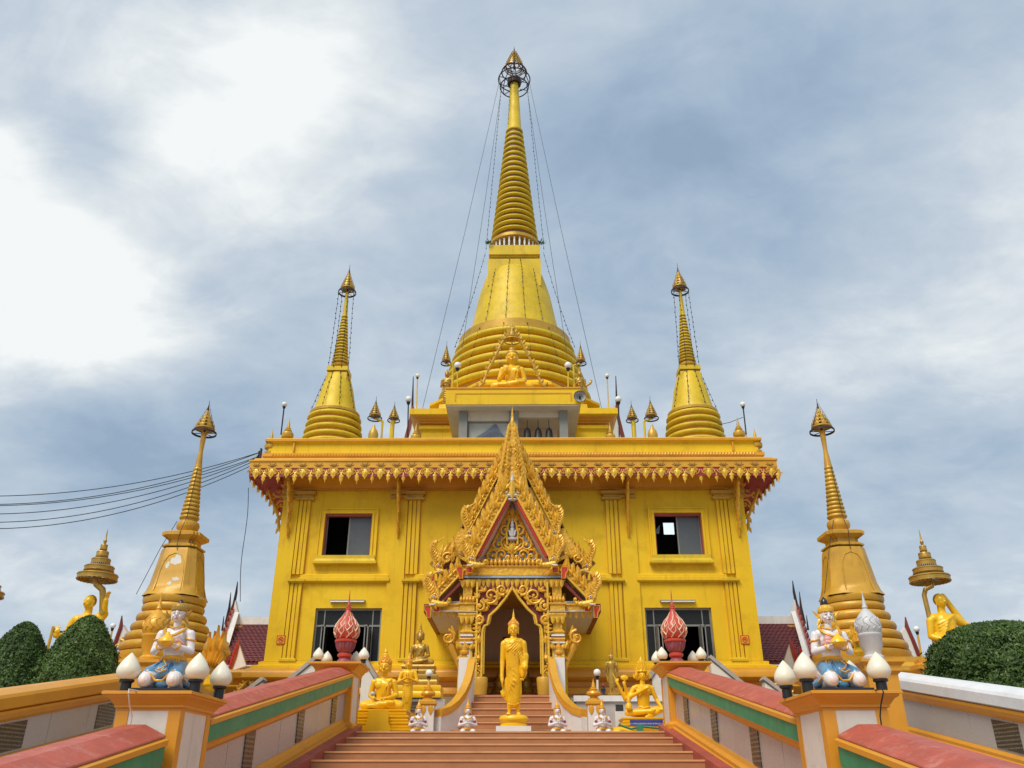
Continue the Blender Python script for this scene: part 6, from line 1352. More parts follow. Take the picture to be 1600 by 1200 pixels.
# the two big kneeling white figures on the pillars
def deity(s):
    w = 'left' if s < 0 else 'right'; xc = {-1: 288, 1: 1306}[s]
    xc = 257 if s < 0 else 1312; p = at(xc, 1074, 7.62); t = thing('kneeling_statue', ('kneeling white statue with blue skirt and gold cap on the left foreground pillar' if s < 0 else 'kneeling white statue with dark topknot and blue skirt on the right foreground pillar'), 'statue', (p.x, 7.66, 2.30), 'kneeling white statues on the pillars', R(0))
    MB().box(-.185, .185, -.17, .2, 0.006, .032).build('slab', 'slab_black', t, 0)
    Z = .032; Hs = .60; m = MB()
    for q in (-1, 1):        # knees forward, shins folded back
        m.ell((q*.102, -.13, Z+.055), (.052, .055, .055), 14, 10); m.cap((q*.098, -.12, Z+.07), .052, (q*.05, .07, Z+.12), .07); m.cap((q*.102, -.12, Z+.04), .04, (q*.08, .13, Z+.035), .032)
    m.cap((0, .05, Z+.13), .085, (0, .03, Z+.22), .068, sy=.85); m.cap((0, .03, Z+.22), .066, (0, .015, Z+.35), .085, sy=.78); m.cap((-.07, .015, Z+.395), .036, (.07, .015, Z+.395), .036)
    m.cap((0, .015, Z+.40), .030, (0, .005, Z+.455), .026)
    if s > 0:
        for q in (-1, 1): m.ell((q*.042, -.05, Z+.34), (.036, .03, .034), 12, 8)
    tx = .02*-s
    for q in (-1, 1):
        m.cap((q*.108, .015, Z+.385), .032, (q*.135, -.0, Z+.265), .026); m.cap((q*.135, 0, Z+.265), .026, (q*.04+tx, -.135, Z+.285), .019)
        hand(m, (q*.045+tx, -.13, Z+.283), (-q*.35, -.8, .25), (0, .2, 1), .085, q, -.35, .14)
    P = head_prims(m, (0, 0, Z+.525), .064, turn=R(8)*-s if s < 0 else R(-6))
    part_mesh(remesh(m, 'body', 'statue_white', .0036, 2), 'body', t)
    sk = MB()                  # skirt over the thighs
    sk.cap((-.05, .06, Z+.14), .085, (-.115, -.09, Z+.095), .058); sk.cap((.05, .06, Z+.14), .085, (.115, -.09, Z+.095), .058); sk.cap((0, .05, Z+.14), .09, (0, -.06, Z+.11), .07); sk.cap((0, .05, Z+.16), .088, (0, .035, Z+.21), .072, sy=.9)
    sk.cap((-.13, -.085, Z+.07), .03, (-.16, .05, Z+.04), .035); sk.cap((.13, -.085, Z+.07), .03, (.16, .05, Z+.04), .035); sk.ell((0, -.08, Z+.03), (.06, .03, .035), 12, 8)
    for k in range(5):
        a = -.08+.04*k; sk.tube([(a*.6, -.02, Z+.21), (a, -.09, Z+.165), (a*1.3, -.135, Z+.11)], .006, 4)
    part_mesh(remesh(sk, 'skirt', 'blue_cloth', .006, 3), 'skirt', t, scale=(.84, 1, 1))
    g = MB(); g.tube([(-.175, -.02, Z+.05), (-.155, -.12, Z+.10), (-.115, -.148, Z+.11), (-.07, -.145, Z+.085), (-.03, -.14, Z+.05), (.03, -.14, Z+.05), (.07, -.145, Z+.085), (.115, -.148, Z+.11), (.155, -.12, Z+.10), (.175, -.02, Z+.05)], .0085, 6)
    g.tube([(.0, -.115, Z+.19), (.035, -.13, Z+.155), (.0, -.145, Z+.13), (-.04, -.145, Z+.12), (.0, -.15, Z+.105), (.05, -.145, Z+.125)], .006, 5); g.build('skirt_trim', 'gold_trim', t, 50).scale = (.84, 1, 1)
    b = MB().lathe([(.080, Z+.195), (.088, Z+.205), (.086, Z+.225), (.074, Z+.235)], cy=.035, n=24, sy=.85)
    for k in range(9): b.leaf((-.07+.0175*k, Z+.205), R(-90), .035, .02, -.045+.004*abs(k-4), .006, n=3)
    b.build('belt', 'gold_trim', t, 40)
    nk = MB().tube([(-.075, -.0, Z+.425), (-.065, -.05, Z+.395), (-.03, -.072, Z+.37), (0, -.076, Z+.36), (.03, -.072, Z+.37), (.065, -.05, Z+.395), (.075, 0, Z+.425)], .011, 6).tube([(-.05, .0, Z+.44), (0, -.045, Z+.42), (.05, 0, Z+.44)], .007, 5)
    for q in (-1, 1):
        M = Matrix.Translation((q*.118, .01, Z+.345))@Matrix.Rotation(R(q*12), 4, 'Y')
        vs0 = len(nk.v); tt = MB(); torus(tt, .034, 0, .007, 18, 6); nk.add(tt.v, tt.f, M); tt = MB(); torus(tt, .024, 0, .008, 16, 6); M2 = Matrix.Translation((q*.062+tx*.7, -.105, Z+.283))@Matrix.Rotation(R(70), 4, 'X')@Matrix.Rotation(R(-q*30), 4, 'Y'); nk.add(tt.v, tt.f, M2)
    nk.build('jewellery', 'gold_trim', t, 40)
    ch = MB().tube([(-.085, -.03, Z+.31), (-.06, -.066, Z+.325), (0, -.076, Z+.318), (.06, -.066, Z+.325), (.085, -.03, Z+.31)], [.012, .02, .02, .02, .012], 8)
    if s > 0: ch.ell((-.042, -.056, Z+.342), (.037, .030, .033), 12, 8).ell((.042, -.056, Z+.342), (.037, .030, .033), 12, 8)
    ch.build('breast_cloth', 'pink_cloth', t, 50)
    of = MB().lathe([(.01, Z+.265), (.035, Z+.275), (.062, Z+.295), (.066, Z+.305), (.05, Z+.309)], cx=tx, cy=-.165, n=18)
    of.build('offering_bowl', 'fine_gold', t, 40); MB().lathe([(.055, Z+.308), (.05, Z+.325), (.035, Z+.34), (.02, Z+.352), (.008, Z+.375)], cx=tx, cy=-.165, n=16).build('offering', 'statue_gold', t, 40)
    # cap / crown
    cp = MB().lathe([(.050, Z+.545), (.057, Z+.552), (.058, Z+.565), (.050, Z+.575), (.046, Z+.59), (.030, Z+.603), (.012, Z+.61)], cy=.006, n=24, sy=1.12)
    for k in range(14): a = math.pi*(k/13)+math.pi; M = Matrix.Translation((.056*math.cos(a), .006+.062*math.sin(a), Z+.562))@Matrix.Rotation(a+math.pi/2, 4, 'Z'); cp.leaf((0, 0), R(90), .024, .014, 0, .004, M=M, n=3)
    for q in (-1, 1): cp.leaf((q*.052, Z+.50), R(90+q*-25), .075, .034, .0, .010, bend=-.3*q); cp.leaf((q*.052, Z+.51), R(-90+q*15), .07, .03, .0, .010, bend=.3*q); cp.leaf((q*.062, Z+.46), R(-90+q*20), .05, .03, .0, .01)
    cp.build('crown', 'fine_gold' if s > 0 else 'dull_gold', t, 40)
    MB().lathe([(.026, Z+.60), (.030, Z+.615), (.024, Z+.64), (.008, Z+.662), (.002, Z+.668)] if s > 0 else [(.015, Z+.60), (.02, Z+.612), (.014, Z+.628), (.002, Z+.636)], n=14, cy=.006).build('topknot', 'slab_black', t, 40)
    a_ = R(8)*-s if s < 0 else R(-6); Rt = Matrix.Rotation(a_, 3, 'Z'); k = .064
    def HP(x, y, z): vv = Rt@Vector((x*k, y*k, z*k)); return (vv.x, vv.y, vv.z+Z+.525)
    ed = MB(); lp = MB(); br = MB()
    for q in (-1, 1): ed.ell(HP(q*.30, -.765, .05), (.0065, .003, .0026), 8, 5); br.tube([HP(q*.14, -.86, .24), HP(q*.30, -.80, .31), HP(q*.48, -.68, .24)], .0013, 4)
    ed.build('eyes', 'eye_dark', t, 0); br.build('eyebrows', 'eye_dark', t, 0)
    lp.tube([HP(-.17, -.72, -.49), HP(0, -.755, -.54), HP(.17, -.72, -.49)], .0030, 5).tube([HP(-.11, -.73, -.56), HP(0, -.76, -.60), HP(.11, -.73, -.56)], .0028, 5); lp.build('lips', 'lip_red', t, 0)
    # skin flush on the knees
    for q in (-1, 1): MB().ell((q*.102, -.158, Z+.05), (.034, .03, .034), 12, 8).build('knee_patch', 'skin_shade', t, 50, label='pinkish worn patch')
    return t
dl, dr_ = deity(-1), deity(1); dl.rotation_euler = (0, 0, R(-2)); dr_.rotation_euler = (0, 0, R(5)); ks_ = (zat(934, 7.62)-2.30)/.668; dl.scale = (ks_*1.0,)*3; dr_.scale = (ks_*.97,)*3
# ================================================================ lamps
def bud_profile(h, r): return [(r*.35, 0), (r*.55, h*.01), (r*.82, h*.10), (r*.97, h*.24), (r*1.0, h*.33), (r*.93, h*.46), (r*.74, h*.62), (r*.48, h*.78), (r*.22, h*.91), (.002, h)]
def bud_lamp(x, y, z, r, h, label, hs=1.0, m='lamp_plastic'):
    t = thing('lotus_lamp', label, 'lamp', (x, y, z), 'white lotus bud lamps on the pillars')
    MB().lathe([(r*.42, 0), (r*.46, .0), (r*.44, h*.26*hs), (r*.62, h*.30*hs), (r*.62, h*.35*hs), (r*.5, h*.36*hs)], n=18).build('socket', 'black_metal', t, 35)
    MB().lathe([(a, b+h*.35*hs) for a, b in bud_profile(h, r)], n=28).build('shade', m, t, 60); return t
L_ = [(196, 1077, 7.48, 'leftmost lotus bud lamp on the left foreground pillar'), (304, 1077, 7.48, 'lotus bud lamp at the right front corner of the left foreground pillar'), (343, 1085, 8.02, 'smaller looking lotus bud lamp at the rear right corner of the left foreground pillar'), (243, 1078, 8.02, 'lotus bud lamp half hidden behind the left kneeling statue'),
      (1378, 1077, 7.48, 'rightmost lotus bud lamp on the right foreground pillar'), (1262, 1077, 7.48, 'lotus bud lamp at the left front corner of the right foreground pillar'), (1229, 1085, 8.02, 'leftmost lotus bud lamp on the right foreground pillar'), (1334, 1078, 8.02, 'lotus bud lamp half hidden behind the right kneeling statue')]
for px, py, Y, lb in L_:
    q = at(px, 1075, Y); bud_lamp(q.x, Y, 2.302, .099, .225, lb, 1.3)
U_ = [(497, 15.15, 'outer front lotus lamp left of the left red urn', 0), (511, 15.62, 'inner rear lotus lamp left of the left red urn', .0), (556, 15.62, 'inner rear lotus lamp right of the left red urn', 0), (568, 15.15, 'outer front lotus lamp right of the left red urn', 0),
      (1096, 15.15, 'outer front lotus lamp right of the right red urn', 0), (1083, 15.62, 'inner rear lotus lamp right of the right red urn', 0), (1035, 15.15, 'outer front lotus lamp left of the right red urn', 0), (1026, 15.62, 'inner rear lotus lamp left of the right red urn', 0)]
for px, Y, lb, _ in U_:
    q = at(px, 1030, Y); bud_lamp(q.x, Y, 3.502, .096, .215, lb, .75)
# urns
def flame_urn(px, s):
    q = at(px, 1030, 15.38); t = thing('flame_urn', f'red flame patterned bulb urn with spire on the {"left" if s<0 else "right"} upper pillar', 'urn', (q.x, 15.38, 3.502), 'red flame urns')
    MB().lathe([(.17, 0), (.17, .03), (.15, .05), (.13, .09), (.10, .12)], n=20).lathe([(.10, .12), (.10, .13)], n=20).build('foot', 'urn_plum', t, 40)
    MB().lathe([(.10, .13), (.14, .16), (.145, .20), (.10, .23)], n=24).build('ring', 'urn_red', t, 40)
    f = MB(); n = 24; f.lathe([(.10, .23), (.14, .27), (.175, .34), (.19, .42)], n=n)
    for k in range(16): a = 2*math.pi*k/16; c_, s_ = math.cos(a), math.sin(a); f.tube([(.10*c_, .10*s_, .24), (.145*c_, .145*s_, .28), (.18*c_, .18*s_, .35), (.195*c_, .195*s_, .42)], .016, 5)
    f.build('fluted_cup', 'urn_plum', t, 30)
    MB().lathe([(.19, .42), (.215, .435), (.22, .47), (.18, .49)], n=28).build('rim', 'urn_red', t, 40)
    prof = [(.16, .48), (.215, .53), (.25, .61), (.252, .69), (.225, .77), (.17, .86), (.11, .93), (.065, 1.0), (.045, 1.08)]
    MB().lathe(prof, n=32).build('bulb', 'urn_red', t, 50)
    fl = MB(); pr = np.array(prof)
    def S(a, z, o=.006): r = float(np.interp(z, pr[:, 1], pr[:, 0]))+o; return (r*math.cos(a), r*math.sin(a), z)
    for k in range(9):
        a0 = 2*math.pi*k/9
        fl.tube([S(a0+.02, .50), S(a0+.28, .56), S(a0+.05, .63), S(a0+.30, .70), S(a0+.12, .77), S(a0+.3, .85), S(a0+.2, .93)], [.014, .017, .016, .016, .014, .012, .006], 5)
        fl.tube([S(a0+.28, .56), S(a0+.50, .62), S(a0+.44, .70)], [.011, .010, .004], 5); fl.tube([S(a0+.30, .70), S(a0+.52, .76), S(a0+.42, .84)], [.010, .009, .003], 5); fl.tube([S(a0+.05, .63), S(a0-.12, .69), S(a0-.08, .75)], [.010, .008, .003], 5)
    for k in range(7): a = 2*math.pi*k/7; fl.tube([S(a, .84), S(a+.1, .92), S(a, 1.02)], [.008, .008, .004], 4)
    fl.build('flame_relief', 'urn_cream', t, 50)
    MB().lathe([(.045, 1.07), (.06, 1.09), (.045, 1.11), (.055, 1.13), (.035, 1.15), (.04, 1.17), (.018, 1.20), (.012, 1.36), (.003, 1.48)], n=12).build('spire', 'urn_red', t, 40)
flame_urn(538, -1); flame_urn(1057, 1)
for o in bpy.data.objects:
    if o.name.startswith('flame_urn'): o.scale = (.88, .88, .89)
def bulb_urn(s):
    px, Y = (234, 13.0) if s < 0 else (1366, 13.0)
    q = at(px, 1032, Y); zb = zat(1033, Y); mm = 'gold_trim' if s < 0 else 'silver_paint'
    t = thing('bulb_urn', ('plain ochre bulb topped urn on a post beyond the left kneeling statue' if s < 0 else 'silver grey bulb topped urn on a post beyond the right kneeling statue'), 'urn', (q.x, Y, zb))
    u = wpx(1, 1000, Y); h = (zat(925, Y)-zb)
    pr = [(17, 0), (17.5, .05), (13, .08), (13.5, .14), (17.5, .20), (18.5, .33), (19.8, .345), (19.8, .37), (17.5, .385), (20.5, .44), (21, .50), (19, .57), (13, .65), (7, .71), (4, .74), (5, .76), (3.5, .79), (2.5, .86), (1, .93), (.4, 1.0)]
    u *= .93; MB().lathe([(a*u, b*h) for a, b in pr], n=30).build('body', mm, t, 40)
    rl = MB()
    for k in range(12):
        a = 2*math.pi*k/12; pts = []
        for j in range(5): z_ = .43+.045*j; r = np.interp(z_, [p[1] for p in pr], [p[0] for p in pr])*u+.004; aa = a+.25*math.sin(j*1.8); pts.append((r*math.cos(aa), r*math.sin(aa), z_*h))
        rl.tube(pts, .009, 4)
    rl.build('relief_bands', mm, t, 50)
    MB().rect([(0, -1.0), (0, -.22), (.05, -.17), (.05, -.10), (.10, -.05), (.10, -.01)], -.22, .22, -.22, .22).build('post', 'rail_orange' if s < 0 else 'rail_orange', t, 25)
bulb_urn(-1); bulb_urn(1)
# globe lamps
def globe(px, py_g, py_b, Y, rpx, label, postm='white_paint', zb=None, name='globe_lamp', pw=.022, group='globe lamps'):
    g = at(px[0] if isinstance(px, tuple) else px, py_g, Y); b = at(px[1] if isinstance(px, tuple) else px, py_b, Y); zb = b.z if zb is None else zb; r = wpx(rpx, py_g, Y)
    t = thing(name, label, 'lamp', (b.x, Y, zb), group); dz = g.z-zb; dx = (g.x-b.x)
    MB().tube([(0, 0, 0), (dx, 0, dz-r*1.9)], pw, 8).build('post', postm, t, 40); MB().lathe([(pw, dz-r*1.9), (r*.45, dz-r*1.5), (r*.62, dz-r*.95), (r*.5, dz-r*.85)], cx=dx, n=14).build('holder', 'black_metal', t, 40)
    MB().ell((dx, 0, dz), (r, r, r), 24, 14).build('globe', 'globe_plastic', t, 80); return t
globe(670.5, 1052, 1100, 17.4, 5.6, 'white globe lamp on a short white post beside the left curved balustrade', zb=2.4); globe(933, 1051, 1100, 17.4, 5.6, 'white globe lamp on a short white post beside the right curved balustrade', zb=2.4)
globe((444.5, 439), 632, 679, 24.0, 4.2, 'globe lamp on a dark pole at the far left end of the roof parapet', 'black_metal'); globe((1160.5, 1166), 632, 679, 24.0, 4.2, 'globe lamp on a dark pole at the far right end of the roof parapet', 'black_metal')
globe(638.5, 624, 690, 25.0, 5.2, 'globe lamp on a black pole left of the roof block', 'black_metal', zb=10.62); globe(966, 624, 690, 25.0, 5.2, 'globe lamp on a black pole right of the roof block', 'black_metal', zb=10.62)
globe((652.5, 651), 587, 640, 28.2, 3.4, 'tiny globe lamp on a tall yellow pole on the left corner of the roof block', 'chedi_yellow', zb=13.92); globe((948.5, 951), 587, 640, 28.2, 3.4, 'tiny globe lamp on a tall yellow pole on the right corner of the roof block', 'chedi_yellow', zb=13.92)
globe(715, 571, 608, 25.6, 5.6, 'globe lamp on a yellow pole at the left end of the belfry canopy', 'chedi_yellow', zb=13.58); globe(887.5, 571, 608, 25.6, 5.6, 'globe lamp on a yellow pole at the right end of the belfry canopy', 'chedi_yellow', zb=13.58)
globe((1432, 1443), 983, 1042, 17.5, 4.6, 'globe lamp on a yellow post right of the grey urn and stupa', 'gold_trim'); globe(176.5, 978, 1000, 19, 4.2, 'pale globe lamp peeping out beside the pointed hedge', 'gold_trim', zb=2.4)
pb_ = at(1443, 1045, 17.5); tag(MB().rect([(0, -.35), (0, -.05), (.05, -.02), (.05, .06), (-.03, .1), (-.03, .16)], -.14, .14, -.14, .14).build('lamp_pedestal', 'rail_orange', None, 0, (pb_.x, 17.5, pb_.z)), 'small orange pedestal under the globe lamp at right', 'pedestal')

# ================================================================ statues on the roof
p = at(800, 603, 25.9); t = thing('buddha_statue', 'seated Buddha with flame edged aureole on top of the belfry canopy', 'statue', (p.x, 25.9, 13.61)); hh = zat(552, 25.9)-13.61; kk = hh/.95
MB().rect([(0, 0), (.03, .03), (0, .07), (.04, .11), (.0, .13)], -.6, .6, -.25, .3).build('base', 'chedi_yellow', t, 25)
m = MB(); kq = kk*.98; seated_prims(m, kq*.95, 'teach'); head_prims(m, (0, -.02, .82*kq*.95), .16*kq); part_mesh(remesh(m, 'body', 'statue_gold', .016, 2), 'body', t, (0, 0, .13)); 
h = MB(); h.ell((0, .01, .13+.87*kq), (.13*kq, .14*kq, .09*kq), 16, 8).ell((0, .01, .13+.97*kq), (.07*kq, .07*kq, .06*kq), 12, 8); h.build('hair', 'old_gold', t, 40)
au = MB(); pts = [(-.80, .12), (-.62, .30), (-.52, .62), (-.36, .95), (-.24, 1.25), (-.12, 1.45), (0, 1.6)]
full = [(x*kq*.95, z_*kq*.95+.05) for x, z_ in pts]; full += [(-x, z_) for x, z_ in full[-2::-1]]
au.tube([(x, .12, z_) for x, z_ in full], .05, 6)
for i, (x, z_) in enumerate(full):
    sd = -1 if x < 0 else 1
    for dd in (0, .5):
        if i+1 < len(full): X_, Z_ = x+(full[i+1][0]-x)*dd, z_+(full[i+1][1]-z_)*dd
        au.leaf((X_, Z_), R(90-sd*40), .20, .12, .10, .04, bend=sd*.3, n=4); au.leaf((X_, Z_), R(90+sd*80), .12, .08, .10, .03, n=3)
for sd in (-1, 1): au.scroll((sd*.80*kq*.95, .12), .14, 1.4, R(90), .03, .05, -sd, 4)
au.build('aureole', 'old_gold', t, 35)
pu = at(800, 533, 26.1)
t = thing('tiered_umbrella', 'carved tiered umbrella on a pole above the seated rooftop Buddha', 'umbrella', (pu.x, 26.1, 13.6), 'tiered umbrellas on the roof'); MB().tube([(0, 0, 0), (0, 0, pu.z-13.6+.1)], .03, 6).build('pole', 'old_gold', t, 40); multi_umbrella(t, pu.z-13.6, .32, zat(500, 26.1)-pu.z, 5, 'old_gold', 'gold')
def roof_umb(pxh, pyh, pyt, pxp, Y, rpx, zb, label, solid=False, mname='dull_gold', postm='chedi_yellow', bend=True, pr=.035):
    a = at(pxh, pyh, Y); b = at(pxp, pyh, Y); t = thing('tiered_umbrella', label, 'umbrella', (b.x, Y, zb), 'tiered umbrellas on the roof'); dx = a.x-b.x; dz = a.z-zb; r = wpx(rpx, pyh, Y)
    MB().tube([(0, 0, 0), (0, 0, dz-r*.35), (0, 0, dz-r*.30), (dx, 0, dz+.02)] if abs(dx) > .02 else [(0, 0, 0), (0, 0, dz)], pr, 8).build('pole', postm, t, 40)
    e_ = bpy.data.objects.new('canopy', None); C.objects.link(e_); e_.parent = t; e_.location = (dx, 0, dz)
    multi_umbrella(e_, 0, r, zat(pyt, Y)-a.z, 5, mname, 'dark', solid=solid); return t
roof_umb(697, 569, 533, 708, 25.9, 8.5, 13.58, 'tiered umbrella held over the left standing statue beside the belfry'); roof_umb(908, 569, 533, 896, 25.9, 8.5, 13.58, 'tiered umbrella held over the right standing statue beside the belfry')
roof_umb(585.5, 655, 619, 598, 24.6, 11.5, 10.6, 'wider tiered umbrella left of the roof block'); roof_umb(615, 658, 627, 613.5, 26, 10, 10.6, 'narrower tiered umbrella on a thick yellow post left of the roof block', pr=.075)
roof_umb(1018, 655, 620, 1006, 24.6, 11.5, 10.6, 'wider tiered umbrella right of the roof block'); roof_umb(988, 658, 627, 989.5, 26, 10, 10.6, 'narrower tiered umbrella on a thick yellow post right of the roof block', pr=.075)
def standing_mini(px, pyf, pyh, Y, zb, label, wave=False, turn=0, mname='dull_gold'):
    a = at(px, pyf, Y); zz0 = a.z; k0 = (zat(pyh, Y)-zz0)/1.72; t = thing('buddha_statue', label, 'statue', (a.x, Y, zb), None, turn); m = MB()
    def kz(x, y, z): return (x*k0, y*k0, z*k0)
    m.cap(kz(0, 0, .22), .15*k0, kz(0, 0, .9), .16*k0, sy=.65); m.cap(kz(0, 0, .88), .14*k0, kz(0, 0, 1.15), .17*k0, sy=.65); m.cap(kz(-.13, 0, 1.22), .08*k0, kz(.13, 0, 1.22), .08*k0); m.cap(kz(0, 0, 1.25), .06*k0, kz(0, 0, 1.36), .055*k0)
    for s in (-1, 1): m.cap(kz(s*.07, 0, .04), .05*k0, kz(s*.07, 0, .3), .06*k0); m.cap(kz(s*.07, .02, .03), .04*k0, kz(s*.09, -.15, .03), .035*k0); m.cap(kz(s*.21, 0, 1.2), .068*k0, kz(s*.26, .02, .92), .05*k0)
    m.cap(kz(-.26, .02, .92), .05*k0, kz(-.08, -.2, .98), .036*k0); hand(m, kz(-.08, -.2, .98), (.8, -.1, .3), (0, -1, 0), .17*k0)
    if wave: m.cap(kz(.26, .02, .92), .05*k0, kz(.46, -.1, 1.0), .038*k0); hand(m, kz(.46, -.1, 1.0), (.15, 0, 1), (0, -1, 0), .2*k0)
    else: m.cap(kz(.26, .02, .92), .05*k0, kz(.08, -.2, 1.0), .036*k0); hand(m, kz(.08, -.2, 1.0), (-.8, -.1, .3), (0, -1, 0), .17*k0)
    for i in range(6): m.tube([kz(-.14, -.07, .9-.1*i), kz(0, -.12, .82-.1*i), kz(.14, -.07, .9-.1*i)], .012*k0, 4)
    head_prims(m, kz(0, -.02, 1.45), .125*k0); part_mesh(remesh(m, 'body', mname, .013, 2), 'body', t, (0, 0, zz0-zb)); buddha_head_parts(t, zz0-zb+1.45*k0, .125*k0, mname, mname, .14*k0/.7)
    MB().rect([(0, 0), (.03, .03), (0, (zz0-zb)*.9)], -.2, .2, -.2, .2).build('pedestal', 'chedi_yellow', t, 0) if zz0-zb > .1 else None
    return t
standing_mini(697, 633, 577, 28.25, 13.925, 'standing Buddha with folded hands at the left side of the belfry', turn=R(-12)); standing_mini(907, 633, 577, 28.25, 13.925, 'standing Buddha with one raised hand behind the grey loudspeaker', True, R(8))
p = at(906.5, 618, 25.0); t = thing('loudspeaker', 'grey horn loudspeaker mounted at the right corner of the belfry canopy', 'loudspeaker', (p.x, 25.05, p.z)); M = Matrix.Rotation(R(90), 4, 'X')
rS = wpx(10, 618, 25)
MB().lathe([(rS, .0), (rS*.98, -.02), (rS*.62, -.10), (rS*.40, -.16), (.001, -.165), (.001, -.15), (rS*.36, -.15), (rS*.58, -.10), (rS*.93, -.035), (rS*.93, 0)], n=28, M=M, caps=False).build('horn', 'horn_grey', t, 40); MB().ell((0, .06, 0), (rS*.16, .07, rS*.16), 14, 8).build('phase_plug', 'black_metal', t, 40); MB().box(-.03, .03, .1, .3, -.03, .03).build('bracket', 'black_metal', t, 0)
# finial heads seen over the parapet (backs of small prayer niches)
for px, w in ((582.5, 'left'), (1020.5, 'right')):
    q = at(px, 688, 24.3); tag(MB().lathe([(.10, -.5), (.12, -.05), (.15, .08), (.16, .2), (.12, .33), (.05, .42), (.05, .46), (.002, .58)], n=18, sy=.8).build('shrine_top', 'stained_ochre' if False else 'old_gold', None, 40, (q.x, 24.3, q.z)), f'orange pointed dome shaped shrine top peeping over the {w} half of the roof parapet', 'finial', 'pointed shrine tops on the roof')
# ================================================================ clipped hedges
def hedge(label, name, X, Y, zb, prof, seed, m='leaf_green', n=60000, leaf=.028, lump=.04):
    rng = np.random.default_rng(seed); pr = np.array(prof); t = thing(name, label, 'shrub', (X, Y, zb))
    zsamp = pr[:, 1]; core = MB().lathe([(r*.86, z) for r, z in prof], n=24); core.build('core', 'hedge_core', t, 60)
    MB().lathe([(.06, -.6), (.05, .1)], n=8).build('trunk', 'bark', t, 40)
    z = rng.uniform(zsamp[0], zsamp[-1], n*3); r = np.interp(z, pr[:, 1], pr[:, 0]); keep = rng.uniform(0, r.max(), n*3) < r+.08; z = z[keep][:n]; r = r[keep][:n]; n = len(z)
    a = rng.uniform(0, 2*np.pi, n)
    lum = 1+lump*(np.sin(a*5+z*4+seed)+np.sin(a*9-z*7)+.7*np.sin(z*13+a*3))
    dep = rng.uniform(.80, 1.0, n)+rng.exponential(.016, n)+.03*np.sin(a*23+z*17)*np.sin(a*11-z*29)
    rr = r*lum*dep+rng.uniform(0, .03, n); P = np.stack([rr*np.cos(a), rr*np.sin(a), z], 1)
    nrm = np.stack([np.cos(a), np.sin(a), np.full(n, .25)], 1)+rng.normal(0, .55, (n, 3)); nrm /= np.linalg.norm(nrm, axis=1)[:, None]
    u = np.cross(nrm, rng.normal(0, 1, (n, 3))); u /= np.linalg.norm(u, axis=1)[:, None]; w = np.cross(nrm, u)
    s = leaf*rng.uniform(.6, 1.25, n)[:, None]
    V = np.stack([P-u*s, P-w*s*.42+nrm*s*.12, P+u*s, P+w*s*.42+nrm*s*.12], 1).reshape(-1, 3)
    me = bpy.data.meshes.new('foliage'); me.vertices.add(4*n); me.vertices.foreach_set('co', V.astype('f').ravel())
    me.loops.add(4*n); me.loops.foreach_set('vertex_index', np.arange(4*n, dtype='i')); me.polygons.add(n); me.polygons.foreach_set('loop_start', np.arange(0, 4*n, 4, dtype='i')); me.polygons.foreach_set('loop_total', np.full(n, 4, dtype='i')); me.update(); me.validate(); me.materials.append(MAT[m])
    stuffy(link('foliage', me, t)); return t
def cone_prof(h, r): return [(r*1.0, 0), (r*1.02, h*.12), (r*.94, h*.3), (r*.76, h*.52), (r*.53, h*.74), (r*.34, h*.88), (r*.18, h*.965), (.02, h)]
q = at(22, 1075, 15.8); hedge('cone shaped clipped hedge cut by the left edge of the picture', 'clipped_hedge', at(18, 1075, 15.8).x, 15.8, 2.35, cone_prof(zat(971, 15.8)-2.35, .80), 3, 'leaf_dark')
hedge('pointed clipped hedge in front of the umbrella carrying monk statue', 'clipped_hedge', at(118, 1075, 15.6).x, 15.6, 2.35, cone_prof(zat(961, 15.6)-2.35, .90), 5, 'leaf_green', 70000)
hz0 = zat(975, 15.2); hedge('big rounded green bush behind the white coping at right', 'round_bush', at(1563, 1030, 15.2).x, 15.2, 2.35, [(.5, 0), (.85, .12), (1.12, .35), (1.2, .6), (1.17, (hz0-2.35)*.62), (1.0, (hz0-2.35)*.82), (.70, (hz0-2.35)*.94), (.35, (hz0-2.35)*.99), (.02, hz0-2.35)], 9, 'leaf_dark', 90000, .036, .035)
hedge('small light green shrub at the far right edge behind the round bush', 'small_shrub', at(1640, 1010, 17).x, 17, 2.35, [(.3, 0), (.5, .6), (.5, zat(1010, 17)-2.6), (.1, zat(1000, 17)-2.35)], 11, 'leaf_green', 9000)
hedge('small distant cypress top between the two pointed hedges', 'small_tree', at(92, 1000, 30).x, 30, 2.35, [(.35, 0), (.30, 2.2), (.05, zat(985, 30)-2.35)], 12, 'leaf_green', 5000)
